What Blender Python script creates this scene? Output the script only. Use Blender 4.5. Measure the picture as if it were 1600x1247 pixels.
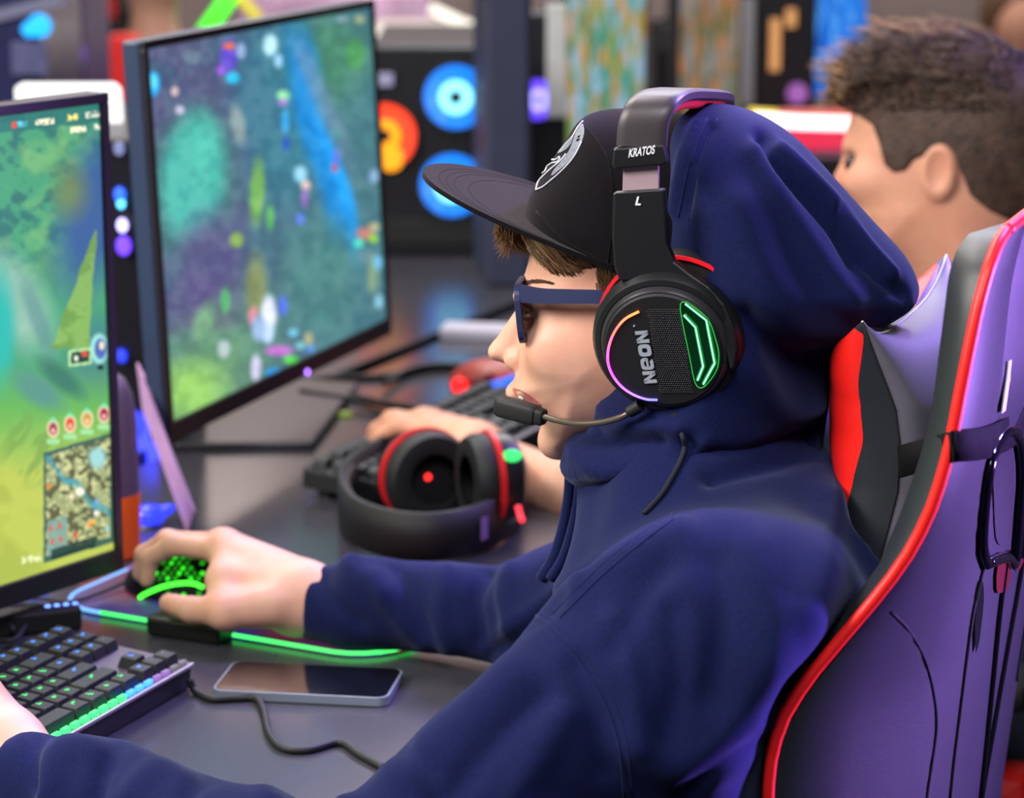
import bpy, bmesh, math, random
import numpy as np
from mathutils import Vector, Matrix
from mathutils.bvhtree import BVHTree

for o in list(bpy.data.objects):
    bpy.data.objects.remove(o, do_unlink=True)
SC = bpy.context.scene
COL = SC.collection
rnd = random.Random(7)
rng = np.random.default_rng(7)

# ------------------------------------------------------------------ camera
FPX = 4200.0
PITCH = math.radians(12.5)
CAM = np.array([0.0, 0.0, 1.44])
cd = bpy.data.cameras.new('camera')
cd.sensor_fit = 'HORIZONTAL'; cd.sensor_width = 36.0
cd.lens = FPX / 1600.0 * 36.0
cd.dof.use_dof = True; cd.dof.focus_distance = 1.86; cd.dof.aperture_fstop = 6.3
cd.clip_end = 100
cam = bpy.data.objects.new('camera', cd); COL.objects.link(cam)
cam.location = CAM.tolist(); cam.rotation_euler = (math.pi / 2 - PITCH, 0, 0)
SC.camera = cam
FW = np.array([0, math.cos(PITCH), -math.sin(PITCH)])
UP = np.array([0, math.sin(PITCH), math.cos(PITCH)])
RT = np.array([1.0, 0, 0])

def ray(px, py):
    return FW + (px - 800.0) / FPX * RT + (623.5 - py) / FPX * UP
def at(px, py, d):
    return CAM + d * ray(px, py)
def onz(px, py, z):
    r = ray(px, py); return CAM + r * ((z - CAM[2]) / r[2])
def proj(P):
    q = np.asarray(P) - CAM
    d = q @ FW
    return 800 + (q @ RT) / d * FPX, 623.5 - (q @ UP) / d * FPX, d

# ------------------------------------------------------------------ world, exposure, lights
W = bpy.data.worlds.new('hall_air'); SC.world = W
W.use_nodes = True
W.node_tree.nodes['Background'].inputs[0].default_value = (0.30, 0.32, 0.42, 1)
W.node_tree.nodes['Background'].inputs[1].default_value = 0.16
SC.view_settings.view_transform = 'Standard'
SC.view_settings.look = 'None'
SC.view_settings.gamma = 1.0
SC.view_settings.use_curve_mapping = False
SC.view_settings.exposure = 0.10

def area(name, loc, target, size, power, color, sy=None, spread=180):
    l = bpy.data.lights.new(name, 'AREA'); l.energy = power; l.color = color; l.spread = math.radians(spread)
    l.shape = 'RECTANGLE'; l.size = size; l.size_y = sy or size
    o = bpy.data.objects.new(name, l); COL.objects.link(o)
    o.location = loc
    o.rotation_euler = (Vector(target) - Vector(loc)).to_track_quat('-Z', 'Y').to_euler()
    return o
area('ceiling_softbox_front', (-1.9, 1.2, 2.4), (0.0, 2.0, 0.95), 1.3, 85, (1.0, 0.94, 0.88), 1.0)
area('ceiling_softbox_over_desk', (-0.9, 3.6, 3.4), (-0.3, 2.6, 0.8), 1.6, 80, (1.0, 0.93, 0.88), 1.2)
area('ceiling_softbox_back', (0.6, 6.2, 3.6), (0.3, 4.6, 0.8), 2.0, 90, (0.92, 0.92, 1.0), 1.2)
area('ceiling_softbox_near', (0.0, 0.1, 3.0), (0.3, 1.8, 0.9), 1.0, 48, (0.90, 0.92, 1.0), 1.0)
area('stage_wash_purple', (2.2, 2.02, 0.95), (0.42, 1.60, 0.88), 0.35, 11, (0.44, 0.23, 1.0), None, 40)
area('back_wall_fill', (0.0, 8.7, 3.9), (0.0, 10.2, 2.0), 6.0, 260, (1.0, 0.90, 0.88), 0.5)  # lamp added to brighten the back wall that the desk reflects
area('stage_wash_blue', (1.6, 3.3, 2.9), (0.15, 1.95, 1.05), 0.5, 7, (0.38, 0.26, 1.0), None, 34)

_p = CAM + ray(372, 1190) * ((0.74 - 1.44) / ray(372, 1190)[2]); _r = ray(372, 1190) * np.array([1, 1, -1]); _q = _p + _r / np.linalg.norm(_r) * 7.0
area('desk_streak_light', _q.tolist(), _p.tolist(), 0.30, 7, (1.0, 0.84, 0.78), 1.2)  # unseen lamp added to lay a pale streak across the desk

# ------------------------------------------------------------------ materials
def lin(c):
    return tuple((x / 12.92 if x <= 0.04045 else ((x + 0.055) / 1.055) ** 2.4) for x in c)
def rgb(r, g, b):
    return lin((r / 255.0, g / 255.0, b / 255.0))
MATS = {}
def mat(name, color, rough=0.5, metal=0.0, bump=None, var=0.0, vscale=20.0, emit=None, estr=0.0,
        sheen=0.0, sss=0.0, coat=0.0, spec=0.5, bump_kind='noise', alpha=1.0, trans=0.0, sheen_tint=None):
    if name in MATS: return MATS[name]
    m = bpy.data.materials.new(name); m.use_nodes = True
    nt = m.node_tree; b = nt.nodes['Principled BSDF']
    b.inputs['Base Color'].default_value = (*color, 1)
    b.inputs['Roughness'].default_value = rough
    b.inputs['Metallic'].default_value = metal
    b.inputs['Specular IOR Level'].default_value = spec
    if sheen:
        b.inputs['Sheen Weight'].default_value = sheen; b.inputs['Sheen Roughness'].default_value = 0.4
        b.inputs['Sheen Tint'].default_value = (*(sheen_tint or (1, 1, 1)), 1)
    if sss:
        b.inputs['Subsurface Weight'].default_value = sss
        b.inputs['Subsurface Radius'].default_value = (0.010, 0.0035, 0.0018)
        b.inputs['Subsurface Scale'].default_value = 1.0
    if coat:
        b.inputs['Coat Weight'].default_value = coat; b.inputs['Coat Roughness'].default_value = 0.15
    if trans:
        b.inputs['Transmission Weight'].default_value = trans
    b.inputs['Alpha'].default_value = alpha
    if emit is not None:
        b.inputs['Emission Color'].default_value = (*emit, 1); b.inputs['Emission Strength'].default_value = estr
    tc = nt.nodes.new('ShaderNodeTexCoord')
    if var:
        n = nt.nodes.new('ShaderNodeTexNoise'); n.inputs['Scale'].default_value = vscale; n.inputs['Detail'].default_value = 5
        nt.links.new(tc.outputs['Object'], n.inputs['Vector'])
        mr = nt.nodes.new('ShaderNodeMapRange')
        mr.inputs['From Min'].default_value = 0.3; mr.inputs['From Max'].default_value = 0.7
        mr.inputs['To Min'].default_value = 1 - var; mr.inputs['To Max'].default_value = 1 + var
        nt.links.new(n.outputs['Fac'], mr.inputs['Value'])
        vm = nt.nodes.new('ShaderNodeVectorMath'); vm.operation = 'SCALE'
        vm.inputs[0].default_value = color
        nt.links.new(mr.outputs['Result'], vm.inputs['Scale'])
        nt.links.new(vm.outputs['Vector'], b.inputs['Base Color'])
    if bump:
        sc_, st, dist = bump
        if bump_kind == 'voronoi':
            n2 = nt.nodes.new('ShaderNodeTexVoronoi'); n2.feature = 'DISTANCE_TO_EDGE'; n2.inputs['Scale'].default_value = sc_; out = n2.outputs['Distance']
        else:
            n2 = nt.nodes.new('ShaderNodeTexNoise'); n2.inputs['Scale'].default_value = sc_; n2.inputs['Detail'].default_value = 4; out = n2.outputs['Fac']
        nt.links.new(tc.outputs['Object'], n2.inputs['Vector'])
        bp = nt.nodes.new('ShaderNodeBump'); bp.inputs['Strength'].default_value = st; bp.inputs['Distance'].default_value = dist
        nt.links.new(out, bp.inputs['Height']); nt.links.new(bp.outputs['Normal'], b.inputs['Normal'])
    MATS[name] = m
    return m
def glow(name, color, s):
    return mat(name, (0.02, 0.02, 0.02), 0.5, emit=color, estr=s)
def painted(name, strength):
    m = bpy.data.materials.new(name); m.use_nodes = True
    nt = m.node_tree; b = nt.nodes['Principled BSDF']
    at_ = nt.nodes.new('ShaderNodeAttribute'); at_.attribute_name = 'picture'
    b.inputs['Base Color'].default_value = (0.006, 0.006, 0.007, 1); b.inputs['Roughness'].default_value = 0.3; b.inputs['Specular IOR Level'].default_value = 0.15
    nt.links.new(at_.outputs['Color'], b.inputs['Emission Color']); b.inputs['Emission Strength'].default_value = strength
    return m

M_navy = mat('navy_fleece', rgb(22, 28, 68), 0.95, bump=(2600, 0.35, 0.0005), var=0.16, vscale=500, sheen=0.18, sheen_tint=(0.5, 0.55, 0.9), spec=0.1)
M_capf = mat('black_felt', rgb(17, 15, 18), 0.95, bump=(2600, 0.4, 0.0005), var=0.22, vscale=700, sheen=0.12, sheen_tint=(0.9, 0.75, 0.8), spec=0.1)
M_skin = mat('fair_skin', rgb(224, 172, 146), 0.48, bump=(420, 0.12, 0.0008), var=0.06, vscale=45, sss=0.22, spec=0.4)
M_skin2 = mat('tan_skin', rgb(222, 162, 132), 0.5, bump=(300, 0.1, 0.0008), var=0.06, vscale=40, sss=0.22, spec=0.35)
for M_s in (M_skin, M_skin2):
    nt = M_s.node_tree; bs_ = nt.nodes['Principled BSDF']; src = bs_.inputs['Base Color'].links[0].from_socket
    tc_ = nt.nodes.new('ShaderNodeTexCoord'); nz_ = nt.nodes.new('ShaderNodeTexNoise'); nz_.inputs['Scale'].default_value = 24; nz_.inputs['Detail'].default_value = 3
    mr_ = nt.nodes.new('ShaderNodeMapRange'); mr_.inputs['From Min'].default_value = 0.45; mr_.inputs['From Max'].default_value = 0.75; mr_.inputs['To Max'].default_value = 0.35
    mx_ = nt.nodes.new('ShaderNodeMix'); mx_.data_type = 'RGBA'; mx_.inputs['B'].default_value = (*rgb(206, 122, 104), 1)
    nt.links.new(tc_.outputs['Object'], nz_.inputs['Vector']); nt.links.new(nz_.outputs['Fac'], mr_.inputs['Value']); nt.links.new(mr_.outputs['Result'], mx_.inputs['Factor'])
    nt.links.new(src, mx_.inputs['A']); nt.links.new(mx_.outputs['Result'], bs_.inputs['Base Color'])
M_lip = mat('lip', rgb(186, 110, 102), 0.4, sss=0.2)
M_hair = mat('brown_hair', rgb(98, 68, 44), 0.45, var=0.45, vscale=90, spec=0.5)
M_hairl = mat('light_brown_hair', rgb(150, 112, 74), 0.42, var=0.3, vscale=90, spec=0.5)
M_hair2 = mat('dark_brown_hair', rgb(74, 54, 42), 0.6, var=0.4, vscale=70, bump=(240, 0.8, 0.003))
M_blk = mat('black_plastic', rgb(22, 23, 25), 0.38, bump=(700, 0.05, 0.0004), var=0.08)
M_blkm = mat('matt_black_plastic', rgb(16, 16, 18), 0.62, bump=(900, 0.08, 0.0004), var=0.1)
M_blkg = mat('gloss_black_plastic', rgb(14, 14, 16), 0.15, coat=0.4, var=0.05)
M_gun = mat('gunmetal_plastic', rgb(58, 56, 60), 0.33, metal=0.35, bump=(1500, 0.06, 0.0003), var=0.06)
M_steel = mat('pinkish_steel', rgb(182, 156, 162), 0.4, metal=0.25, bump=(1200, 0.04, 0.0002), var=0.04)
M_grey = mat('grey_print', rgb(170, 176, 184), 0.5, var=0.05)
M_white = mat('white_print', rgb(236, 236, 240), 0.5, var=0.03)
M_red = mat('red_plastic', rgb(214, 30, 36), 0.4, var=0.05)
M_redl = mat('red_leather', rgb(244, 30, 22), 0.42, bump=(950, 0.2, 0.0006), var=0.05, bump_kind='voronoi')
M_leather = mat('black_leather', rgb(34, 38, 42), 0.42, bump=(950, 0.22, 0.0006), var=0.12, vscale=14, bump_kind='voronoi')
M_leatherg = mat('grey_leather', rgb(92, 88, 98), 0.42, bump=(950, 0.22, 0.0006), var=0.1, vscale=14, bump_kind='voronoi')
M_thread = mat('black_thread', rgb(10, 10, 14), 0.9, var=0.05)
M_threadw = mat('pale_thread', rgb(205, 200, 200), 0.8, var=0.05)
M_strap = mat('black_elastic', rgb(9, 9, 11), 0.9, spec=0.15, bump=(900, 0.5, 0.001), var=0.15, vscale=200)
M_blue = mat('blue_grey_frame', rgb(44, 50, 84), 0.4, var=0.05)
M_lens = mat('dark_red_lens', rgb(46, 8, 16), 0.08, coat=0.5, alpha=0.86)
M_eye = mat('eye_white', rgb(220, 210, 205), 0.2, var=0.03)
M_iris = mat('dark_iris', rgb(40, 28, 22), 0.15, var=0.1)
M_tooth = mat('tooth', rgb(240, 235, 220), 0.25, var=0.02)
M_bezel = mat('monitor_black', rgb(30, 24, 30), 0.42, bump=(500, 0.06, 0.0004), var=0.06)
M_side = mat('monitor_side', rgb(46, 62, 88), 0.4, bump=(500, 0.06, 0.0004), var=0.06)
M_key = mat('keycap', rgb(30, 32, 35), 0.5, bump=(600, 0.08, 0.0004), var=0.08)
M_alu = mat('keyboard_plate', rgb(120, 110, 124), 0.35, metal=0.7, var=0.05)
M_cable = mat('black_cable', rgb(20, 21, 24), 0.6, bump=(800, 0.3, 0.0006), var=0.1)
M_cord = mat('braided_cable', rgb(22, 26, 40), 0.8, bump=(1400, 0.6, 0.0008), var=0.2, vscale=300)
M_boom = mat('brown_metal_boom', rgb(120, 108, 98), 0.35, metal=0.8, var=0.06)
M_glassblk = mat('phone_glass', rgb(12, 13, 16), 0.06, coat=0.6, var=0.03)
M_phone = mat('phone_edge', rgb(150, 160, 176), 0.3, metal=0.5, var=0.05)
M_denim = mat('dark_denim', rgb(28, 32, 46), 0.9, bump=(700, 0.4, 0.001), var=0.2)
M_tshirt = mat('dark_tshirt', rgb(40, 42, 50), 0.9, bump=(700, 0.3, 0.001), var=0.1)

# ------------------------------------------------------------------ object helpers
def linked(name, me, material, parent=None):
    o = bpy.data.objects.new(name, me); COL.objects.link(o)
    if material is not None and len(me.materials) == 0: me.materials.append(material)
    if parent is not None: o.parent = parent
    return o
def wloc(o):
    v = Vector((0, 0, 0))
    while o is not None:
        v += Vector(o.location); o = o.parent
    return np.array(v)
def obj(name, V, F, material, parent=None, smooth=True, origin=None):
    """mesh from world-space verts; origin = parent's origin unless given"""
    V = np.asarray(V, dtype=float)
    base = wloc(parent) if parent is not None else np.zeros(3)
    org = np.asarray(origin, float) if origin is not None else (base if parent is not None else (V.min(0) + V.max(0)) / 2 * np.array([1, 1, 0]) + np.array([0, 0, V[:, 2].min()]))
    me = bpy.data.meshes.new(name)
    if isinstance(F, np.ndarray):
        VL = V - org
        n = len(F); k = F.shape[1]
        me.vertices.add(len(VL)); me.vertices.foreach_set('co', VL.astype(np.float32).ravel())
        me.loops.add(n * k); me.loops.foreach_set('vertex_index', F.astype(np.int32).ravel())
        me.polygons.add(n); me.polygons.foreach_set('loop_start', np.arange(0, n * k, k, dtype=np.int32))
        me.update(calc_edges=True); me.validate()
    else:
        me.from_pydata((V - org).tolist(), [], [list(map(int, f)) for f in F]); me.update()
    if smooth:
        me.polygons.foreach_set('use_smooth', [True] * len(me.polygons))
    o = linked(name, me, material, parent)
    o.location = (org - base).tolist()
    return o
def thing(name, label, cat, loc, group=None):
    o = bpy.data.objects.new(name, None); COL.objects.link(o); o.empty_display_size = 0.05
    o.location = [float(x) for x in loc]
    return tag(o, label, cat, group)
def tag(o, label, cat, group=None):
    o['label'] = label; o['category'] = cat
    if group: o['group'] = group
    return o
def struct(o):
    o['kind'] = 'structure'; return o
class MB:
    """collects shapes in world space"""
    def __init__(s): s.V = []; s.F = []
    def add(s, V, F):
        n = len(s.V); s.V += [tuple(v) for v in V]; s.F += [tuple(int(i) + n for i in f) for f in F]; return s
    def build(s, name, material, parent=None, smooth=False, bevel=0.0, auto=False):
        o = obj(name, np.array(s.V), s.F, material, parent, smooth)
        if bevel:
            b = o.modifiers.new('edge', 'BEVEL'); b.width = bevel; b.segments = 2; b.limit_method = 'ANGLE'; b.angle_limit = math.radians(40)
        return o
def box_geo(c, ax, ay, az, sx, sy, sz):
    c, ax, ay, az = map(lambda q: np.asarray(q, float), (c, ax, ay, az))
    V = [c + ax * sx * i / 2 + ay * sy * j / 2 + az * sz * k / 2 for k in (-1, 1) for j in (-1, 1) for i in (-1, 1)]
    F = [(0, 2, 3, 1), (4, 5, 7, 6), (0, 1, 5, 4), (2, 6, 7, 3), (0, 4, 6, 2), (1, 3, 7, 5)]
    return V, F
def box(name, c, ax, ay, az, sx, sy, sz, m, parent=None, bevel=0.0):
    mb = MB(); mb.add(*box_geo(c, ax, ay, az, sx, sy, sz)); return mb.build(name, m, parent, False, bevel)
EX, EY, EZ = np.eye(3)
def unit(v):
    v = np.asarray(v, float); return v / np.linalg.norm(v)
def spline(P, n, closed=False):
    P = np.asarray(P, float); N = len(P)
    segs = N if closed else N - 1
    out = []
    for i in range(segs):
        if closed: p0, p1, p2, p3 = P[(i - 1) % N], P[i], P[(i + 1) % N], P[(i + 2) % N]
        else:
            p1, p2 = P[i], P[i + 1]
            p0 = P[i - 1] if i > 0 else 2 * p1 - p2
            p3 = P[i + 2] if i + 2 < N else 2 * p2 - p1
        for k in range(n):
            t = k / n
            out.append(0.5 * ((2 * p1) + (-p0 + p2) * t + (2 * p0 - 5 * p1 + 4 * p2 - p3) * t * t + (-p0 + 3 * p1 - 3 * p2 + p3) * t ** 3))
    if not closed: out.append(P[-1])
    return np.array(out)
def tube_geo(P, r, seg=8, closed=False, caps=True, flat=1.0, up=None):
    P = np.asarray(P, float); n = len(P)
    r = np.full(n, r) if np.isscalar(r) else np.asarray(r, float)
    T = np.empty_like(P)
    for i in range(n):
        a = P[(i - 1) % n] if (closed or i > 0) else P[i]
        b = P[(i + 1) % n] if (closed or i < n - 1) else P[i]
        T[i] = unit(b - a + 1e-12)
    nrm = np.asarray(up, float) if up is not None else (EZ if abs(T[0][2]) < 0.9 else EX)
    V = []; F = []
    for i in range(n):
        nrm = nrm - T[i] * (nrm @ T[i]); nrm = unit(nrm)
        if up is not None and False: pass
        bn = np.cross(T[i], nrm)
        for k in range(seg):
            a = 2 * math.pi * k / seg
            V.append(P[i] + r[i] * (math.cos(a) * nrm + math.sin(a) * bn * flat))
    m = n if closed else n - 1
    for i in range(m):
        for k in range(seg):
            i2 = (i + 1) % n
            F.append((i * seg + k, i * seg + (k + 1) % seg, i2 * seg + (k + 1) % seg, i2 * seg + k))
    if caps and not closed:
        F.append(tuple(range(seg))[::-1]); F.append(tuple((n - 1) * seg + k for k in range(seg)))
    return V, F
def tube(name, P, r, m, parent=None, seg=8, closed=False):
    return obj(name, *tube_geo(P, r, seg, closed), m, parent)
def lathe_geo(c, axis, prof, seg=32, cap=True, ref=None, ell=1.0):
    """prof: list of (h along axis, radius)"""
    axis = unit(axis); ref = np.asarray(ref, float) if ref is not None else (EZ if abs(axis[2]) < 0.9 else EX)
    x = unit(ref - axis * (ref @ axis)); y = np.cross(axis, x); c = np.asarray(c, float)
    V = []; F = []
    for h, r in prof:
        for k in range(seg):
            a = 2 * math.pi * k / seg
            V.append(c + axis * h + r * (math.cos(a) * x + math.sin(a) * y * ell))
    for i in range(len(prof) - 1):
        for k in range(seg):
            F.append((i * seg + k, i * seg + (k + 1) % seg, (i + 1) * seg + (k + 1) % seg, (i + 1) * seg + k))
    if cap:
        F.append(tuple(range(seg))[::-1]); F.append(tuple((len(prof) - 1) * seg + k for k in range(seg)))
    return V, F
def lathe(name, c, axis, prof, m, parent=None, seg=32, cap=True, smooth=True, ref=None, ell=1.0):
    o = obj(name, *lathe_geo(c, axis, prof, seg, cap, ref, ell), m, parent, smooth)
    if smooth: edge_split(o)
    return o
def edge_split(o, ang=35):
    md = o.modifiers.new('edges', 'EDGE_SPLIT'); md.split_angle = math.radians(ang); return o
def slab(name, pts, off, m, parent=None, bevel=0.0, smooth=False):
    """polygon of 3D points extruded by vector off"""
    pts = np.asarray(pts, float); off = np.asarray(off, float); n = len(pts)
    V = list(pts) + list(pts + off)
    F = [tuple(range(n))[::-1], tuple(range(n, 2 * n))] + [(i, (i + 1) % n, n + (i + 1) % n, n + i) for i in range(n)]
    o = obj(name, V, F, m, parent, smooth)
    bm = bmesh.new(); bm.from_mesh(o.data); bmesh.ops.recalc_face_normals(bm, faces=bm.faces)
    if n > 4: bmesh.ops.triangulate(bm, faces=[f for f in bm.faces if len(f.verts) > 4])
    bm.to_mesh(o.data); bm.free()
    if bevel:
        b = o.modifiers.new('edge', 'BEVEL'); b.width = bevel; b.segments = 2; b.limit_method = 'ANGLE'; b.angle_limit = math.radians(40)
    return o
def ribbon_geo(A, B, th):
    """strip between two polylines with thickness along its normals"""
    A = np.asarray(A, float); B = np.asarray(B, float); n = len(A)
    N = []
    for i in range(n):
        t = A[min(i + 1, n - 1)] - A[max(i - 1, 0)]
        N.append(unit(np.cross(t, B[i] - A[i])))
    N = np.array(N) * th / 2
    V = list(A + N) + list(B + N) + list(A - N) + list(B - N)
    F = []
    for i in range(n - 1):
        F += [(i, i + 1, n + i + 1, n + i), (2 * n + i + 1, 2 * n + i, 3 * n + i, 3 * n + i + 1),
              (i + 1, i, 2 * n + i, 2 * n + i + 1), (n + i, n + i + 1, 3 * n + i + 1, 3 * n + i)]
    F += [(0, n, 3 * n, 2 * n), (2 * n - 1, n - 1, 3 * n - 1, 4 * n - 1)]
    return V, F
def text(name, body, pos, xdir, ydir, height, m, parent=None, depth=0.0006, bold=0.0, shear=0.0, width=None):
    c = bpy.data.curves.new(name, 'FONT'); c.body = body; c.size = 1.0; c.extrude = 0.02; c.offset = bold; c.shear = shear
    t = bpy.data.objects.new(name, c); COL.objects.link(t)
    dg = bpy.context.evaluated_depsgraph_get()
    me = bpy.data.meshes.new_from_object(t.evaluated_get(dg))
    bpy.data.objects.remove(t); bpy.data.curves.remove(c)
    V = np.array([v.co for v in me.vertices]); F = [tuple(p.vertices) for p in me.polygons]
    bpy.data.meshes.remove(me)
    lo, hi = V.min(0), V.max(0); s = height / (hi[1] - lo[1])
    sx = s if width is None else width / (hi[0] - lo[0])
    V = V - (lo + hi) / 2
    xdir, ydir = unit(xdir), unit(ydir); z = np.cross(xdir, ydir)
    Wd = np.asarray(pos) + np.outer(V[:, 0] * sx, xdir) + np.outer(V[:, 1] * s, ydir) + np.outer(V[:, 2] / 0.02 * depth, z)
    return obj(name, Wd, F, m, parent, False)
def copy_tree(o, parent=None):
    c = o.copy(); COL.objects.link(c); c.parent = parent
    for ch in o.children: copy_tree(ch, c)
    return c

# ------------------------------------------------------------------ implicit sculpting
def grid(lo, hi, h):
    lo = np.asarray(lo, float); hi = np.asarray(hi, float)
    n = np.ceil((hi - lo) / h).astype(int) + 1
    ax = [np.float32(lo[i]) + np.arange(n[i], dtype=np.float32) * np.float32(h) for i in range(3)]
    return np.meshgrid(*ax, indexing='ij', sparse=True)
def s_cap(G, a, b, ra, rb=None):
    rb = ra if rb is None else rb
    a = np.asarray(a, float); b = np.asarray(b, float); d = b - a; L2 = float(d @ d) + 1e-12
    x, y, z = G[0] - a[0], G[1] - a[1], G[2] - a[2]
    t = np.clip((x * d[0] + y * d[1] + z * d[2]) / L2, 0, 1)
    return np.sqrt((x - t * d[0]) ** 2 + (y - t * d[1]) ** 2 + (z - t * d[2]) ** 2) - (ra + t * (rb - ra))
def s_ell(G, c, r, R=None):
    x, y, z = G[0] - c[0], G[1] - c[1], G[2] - c[2]
    if R is not None:
        R = np.asarray(R, float)
        x, y, z = (x * R[0][0] + y * R[0][1] + z * R[0][2], x * R[1][0] + y * R[1][1] + z * R[1][2], x * R[2][0] + y * R[2][1] + z * R[2][2])
    k0 = np.sqrt((x / r[0]) ** 2 + (y / r[1]) ** 2 + (z / r[2]) ** 2)
    k1 = np.sqrt((x / r[0] ** 2) ** 2 + (y / r[1] ** 2) ** 2 + (z / r[2] ** 2) ** 2) + 1e-9
    return k0 * (k0 - 1) / k1
def smin(a, b, k):
    h = np.clip(0.5 + 0.5 * (b - a) / k, 0, 1)
    return b * (1 - h) + a * h - k * h * (1 - h)
def smax(a, b, k): return -smin(-a, -b, k)
def s_plane(G, p, n):
    n = unit(n); return (G[0] - p[0]) * n[0] + (G[1] - p[1]) * n[1] + (G[2] - p[2]) * n[2]
def poly2d(U, Vv, P):
    """signed distance of 2D points to closed polygon"""
    d = np.full(np.broadcast(U, Vv).shape, 1e9, dtype=np.float32); inside = np.zeros(d.shape, bool)
    n = len(P)
    for i in range(n):
        a = P[i]; b = P[(i + 1) % n]; e = b - a; L2 = e @ e + 1e-12
        x = U - a[0]; y = Vv - a[1]
        t = np.clip((x * e[0] + y * e[1]) / L2, 0, 1)
        d = np.minimum(d, (x - t * e[0]) ** 2 + (y - t * e[1]) ** 2)
        c = ((a[1] > Vv) != (b[1] > Vv))
        if abs(e[1]) > 1e-12:
            inside ^= c & (U < e[0] * (Vv - a[1]) / e[1] + a[0])
    d = np.sqrt(d); return np.where(inside, -d, d).astype(np.float32)
def inflate(G, P, R, T, w0=0.0):
    """polygon in (u,v) inflated along w; G is a (u,v,w) grid"""
    d2 = poly2d(G[0][:, :, 0], G[1][:, :, 0], P)[:, :, None]
    a = np.maximum(0, d2 + R) / R
    b = (G[2] - w0) / T
    return (np.sqrt(a * a + b * b) - 1) * min(R, T)
def nets(F, G):
    """surface nets: field sampled on grid -> verts, quads"""
    F = np.asarray(F, np.float32)
    ax = [g.ravel() for g in G]; h = ax[0][1] - ax[0][0]
    S = F < 0
    n = np.array(F.shape)
    c = np.zeros(n - 1, np.int8)
    for i in (0, 1):
        for j in (0, 1):
            for k in (0, 1):
                c += S[i:n[0] - 1 + i, j:n[1] - 1 + j, k:n[2] - 1 + k]
    act = (c > 0) & (c < 8)
    I, J, K = np.nonzero(act)
    idx = np.full(act.shape, -1, np.int64); idx[I, J, K] = np.arange(len(I))
    pos = np.zeros((len(I), 3)); cnt = np.zeros(len(I))
    cor = [(i, j, k) for i in (0, 1) for j in (0, 1) for k in (0, 1)]
    for a in cor:
        for ax_ in range(3):
            if a[ax_] == 1: continue
            b = list(a); b[ax_] = 1
            fa = F[I + a[0], J + a[1], K + a[2]]; fb = F[I + b[0], J + b[1], K + b[2]]
            m = (fa < 0) != (fb < 0)
            t = np.where(m, fa / np.where(m, fa - fb, 1), 0)
            p = np.tile(np.array(a, float), (len(I), 1)); p[:, ax_] += t
            pos[m] += p[m]; cnt[m] += 1
    pos = pos / cnt[:, None] + np.stack([I, J, K], 1)
    V = pos * h + np.array([ax[0][0], ax[1][0], ax[2][0]])
    Q = []
    for a in range(3):
        b_, c_ = (a + 1) % 3, (a + 2) % 3
        s0 = [slice(None)] * 3; s1 = [slice(None)] * 3
        s0[a] = slice(0, n[a] - 1); s1[a] = slice(1, n[a])
        for q in (b_, c_):
            s0[q] = slice(1, n[q] - 1); s1[q] = slice(1, n[q] - 1)
        A = S[tuple(s0)]; B = S[tuple(s1)]
        E = np.nonzero(A != B)
        e = [E[0], E[1], E[2]]
        e[b_] = e[b_] + 1; e[c_] = e[c_] + 1
        def cell(db, dc):
            q = [e[0].copy(), e[1].copy(), e[2].copy()]; q[b_] = q[b_] + db; q[c_] = q[c_] + dc
            return idx[q[0], q[1], q[2]]
        quad = np.stack([cell(-1, -1), cell(0, -1), cell(0, 0), cell(-1, 0)], 1)
        flip = ~A[E]
        quad[flip] = quad[flip][:, ::-1]
        Q.append(quad)
    Q = np.concatenate(Q); Q = Q[(Q >= 0).all(1)]
    return V, Q
def laplace(V, Q, it=2, lam=0.5):
    E = np.concatenate([Q[:, [0, 1]], Q[:, [1, 2]], Q[:, [2, 3]], Q[:, [3, 0]]])
    E = np.concatenate([E, E[:, ::-1]])
    deg = np.bincount(E[:, 0], minlength=len(V)).astype(float)[:, None] + 1e-9
    for _ in range(it):
        S = np.stack([np.bincount(E[:, 0], weights=V[E[:, 1], k], minlength=len(V)) for k in range(3)], 1) / deg
        V = V + lam * (S - V)
    return V
def normals(V, Q):
    n = np.cross(V[Q[:, 2]] - V[Q[:, 0]], V[Q[:, 3]] - V[Q[:, 1]])
    N = np.zeros_like(V)
    for k in range(4):
        for a in range(3):
            N[:, a] += np.bincount(Q[:, k], weights=n[:, a], minlength=len(V))
    return N / (np.linalg.norm(N, axis=1, keepdims=True) + 1e-12)
def polydist(px, py, P):
    d = np.full(len(px), 1e18)
    for i in range(len(P) - 1):
        a = np.array(P[i], float); e = np.array(P[i + 1], float) - a
        x = px - a[0]; y = py - a[1]
        t = np.clip((x * e[0] + y * e[1]) / (e @ e + 1e-9), 0, 1)
        d = np.minimum(d, (x - t * e[0]) ** 2 + (y - t * e[1]) ** 2)
    return np.sqrt(d)
def folds(V, Q, L, dmin=0, dmax=99):
    """cloth folds on the side of the garment that the lines are drawn on: (points, width, height)"""
    N = normals(V, Q); px, py, d = proj(V)
    vd = CAM - V; vd /= np.linalg.norm(vd, axis=1, keepdims=True)
    face = np.clip((N * vd).sum(1) * 2.5, 0, 1) * ((d > dmin) & (d < dmax))
    disp = np.zeros(len(V))
    for pts, wd, hgt in L:
        P = spline(np.array(pts, float), 6) if len(pts) > 2 else np.array(pts, float)
        q = polydist(px, py, P) / wd
        disp += hgt * np.exp(-q * q)
    return V + N * (disp * face)[:, None]
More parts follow.
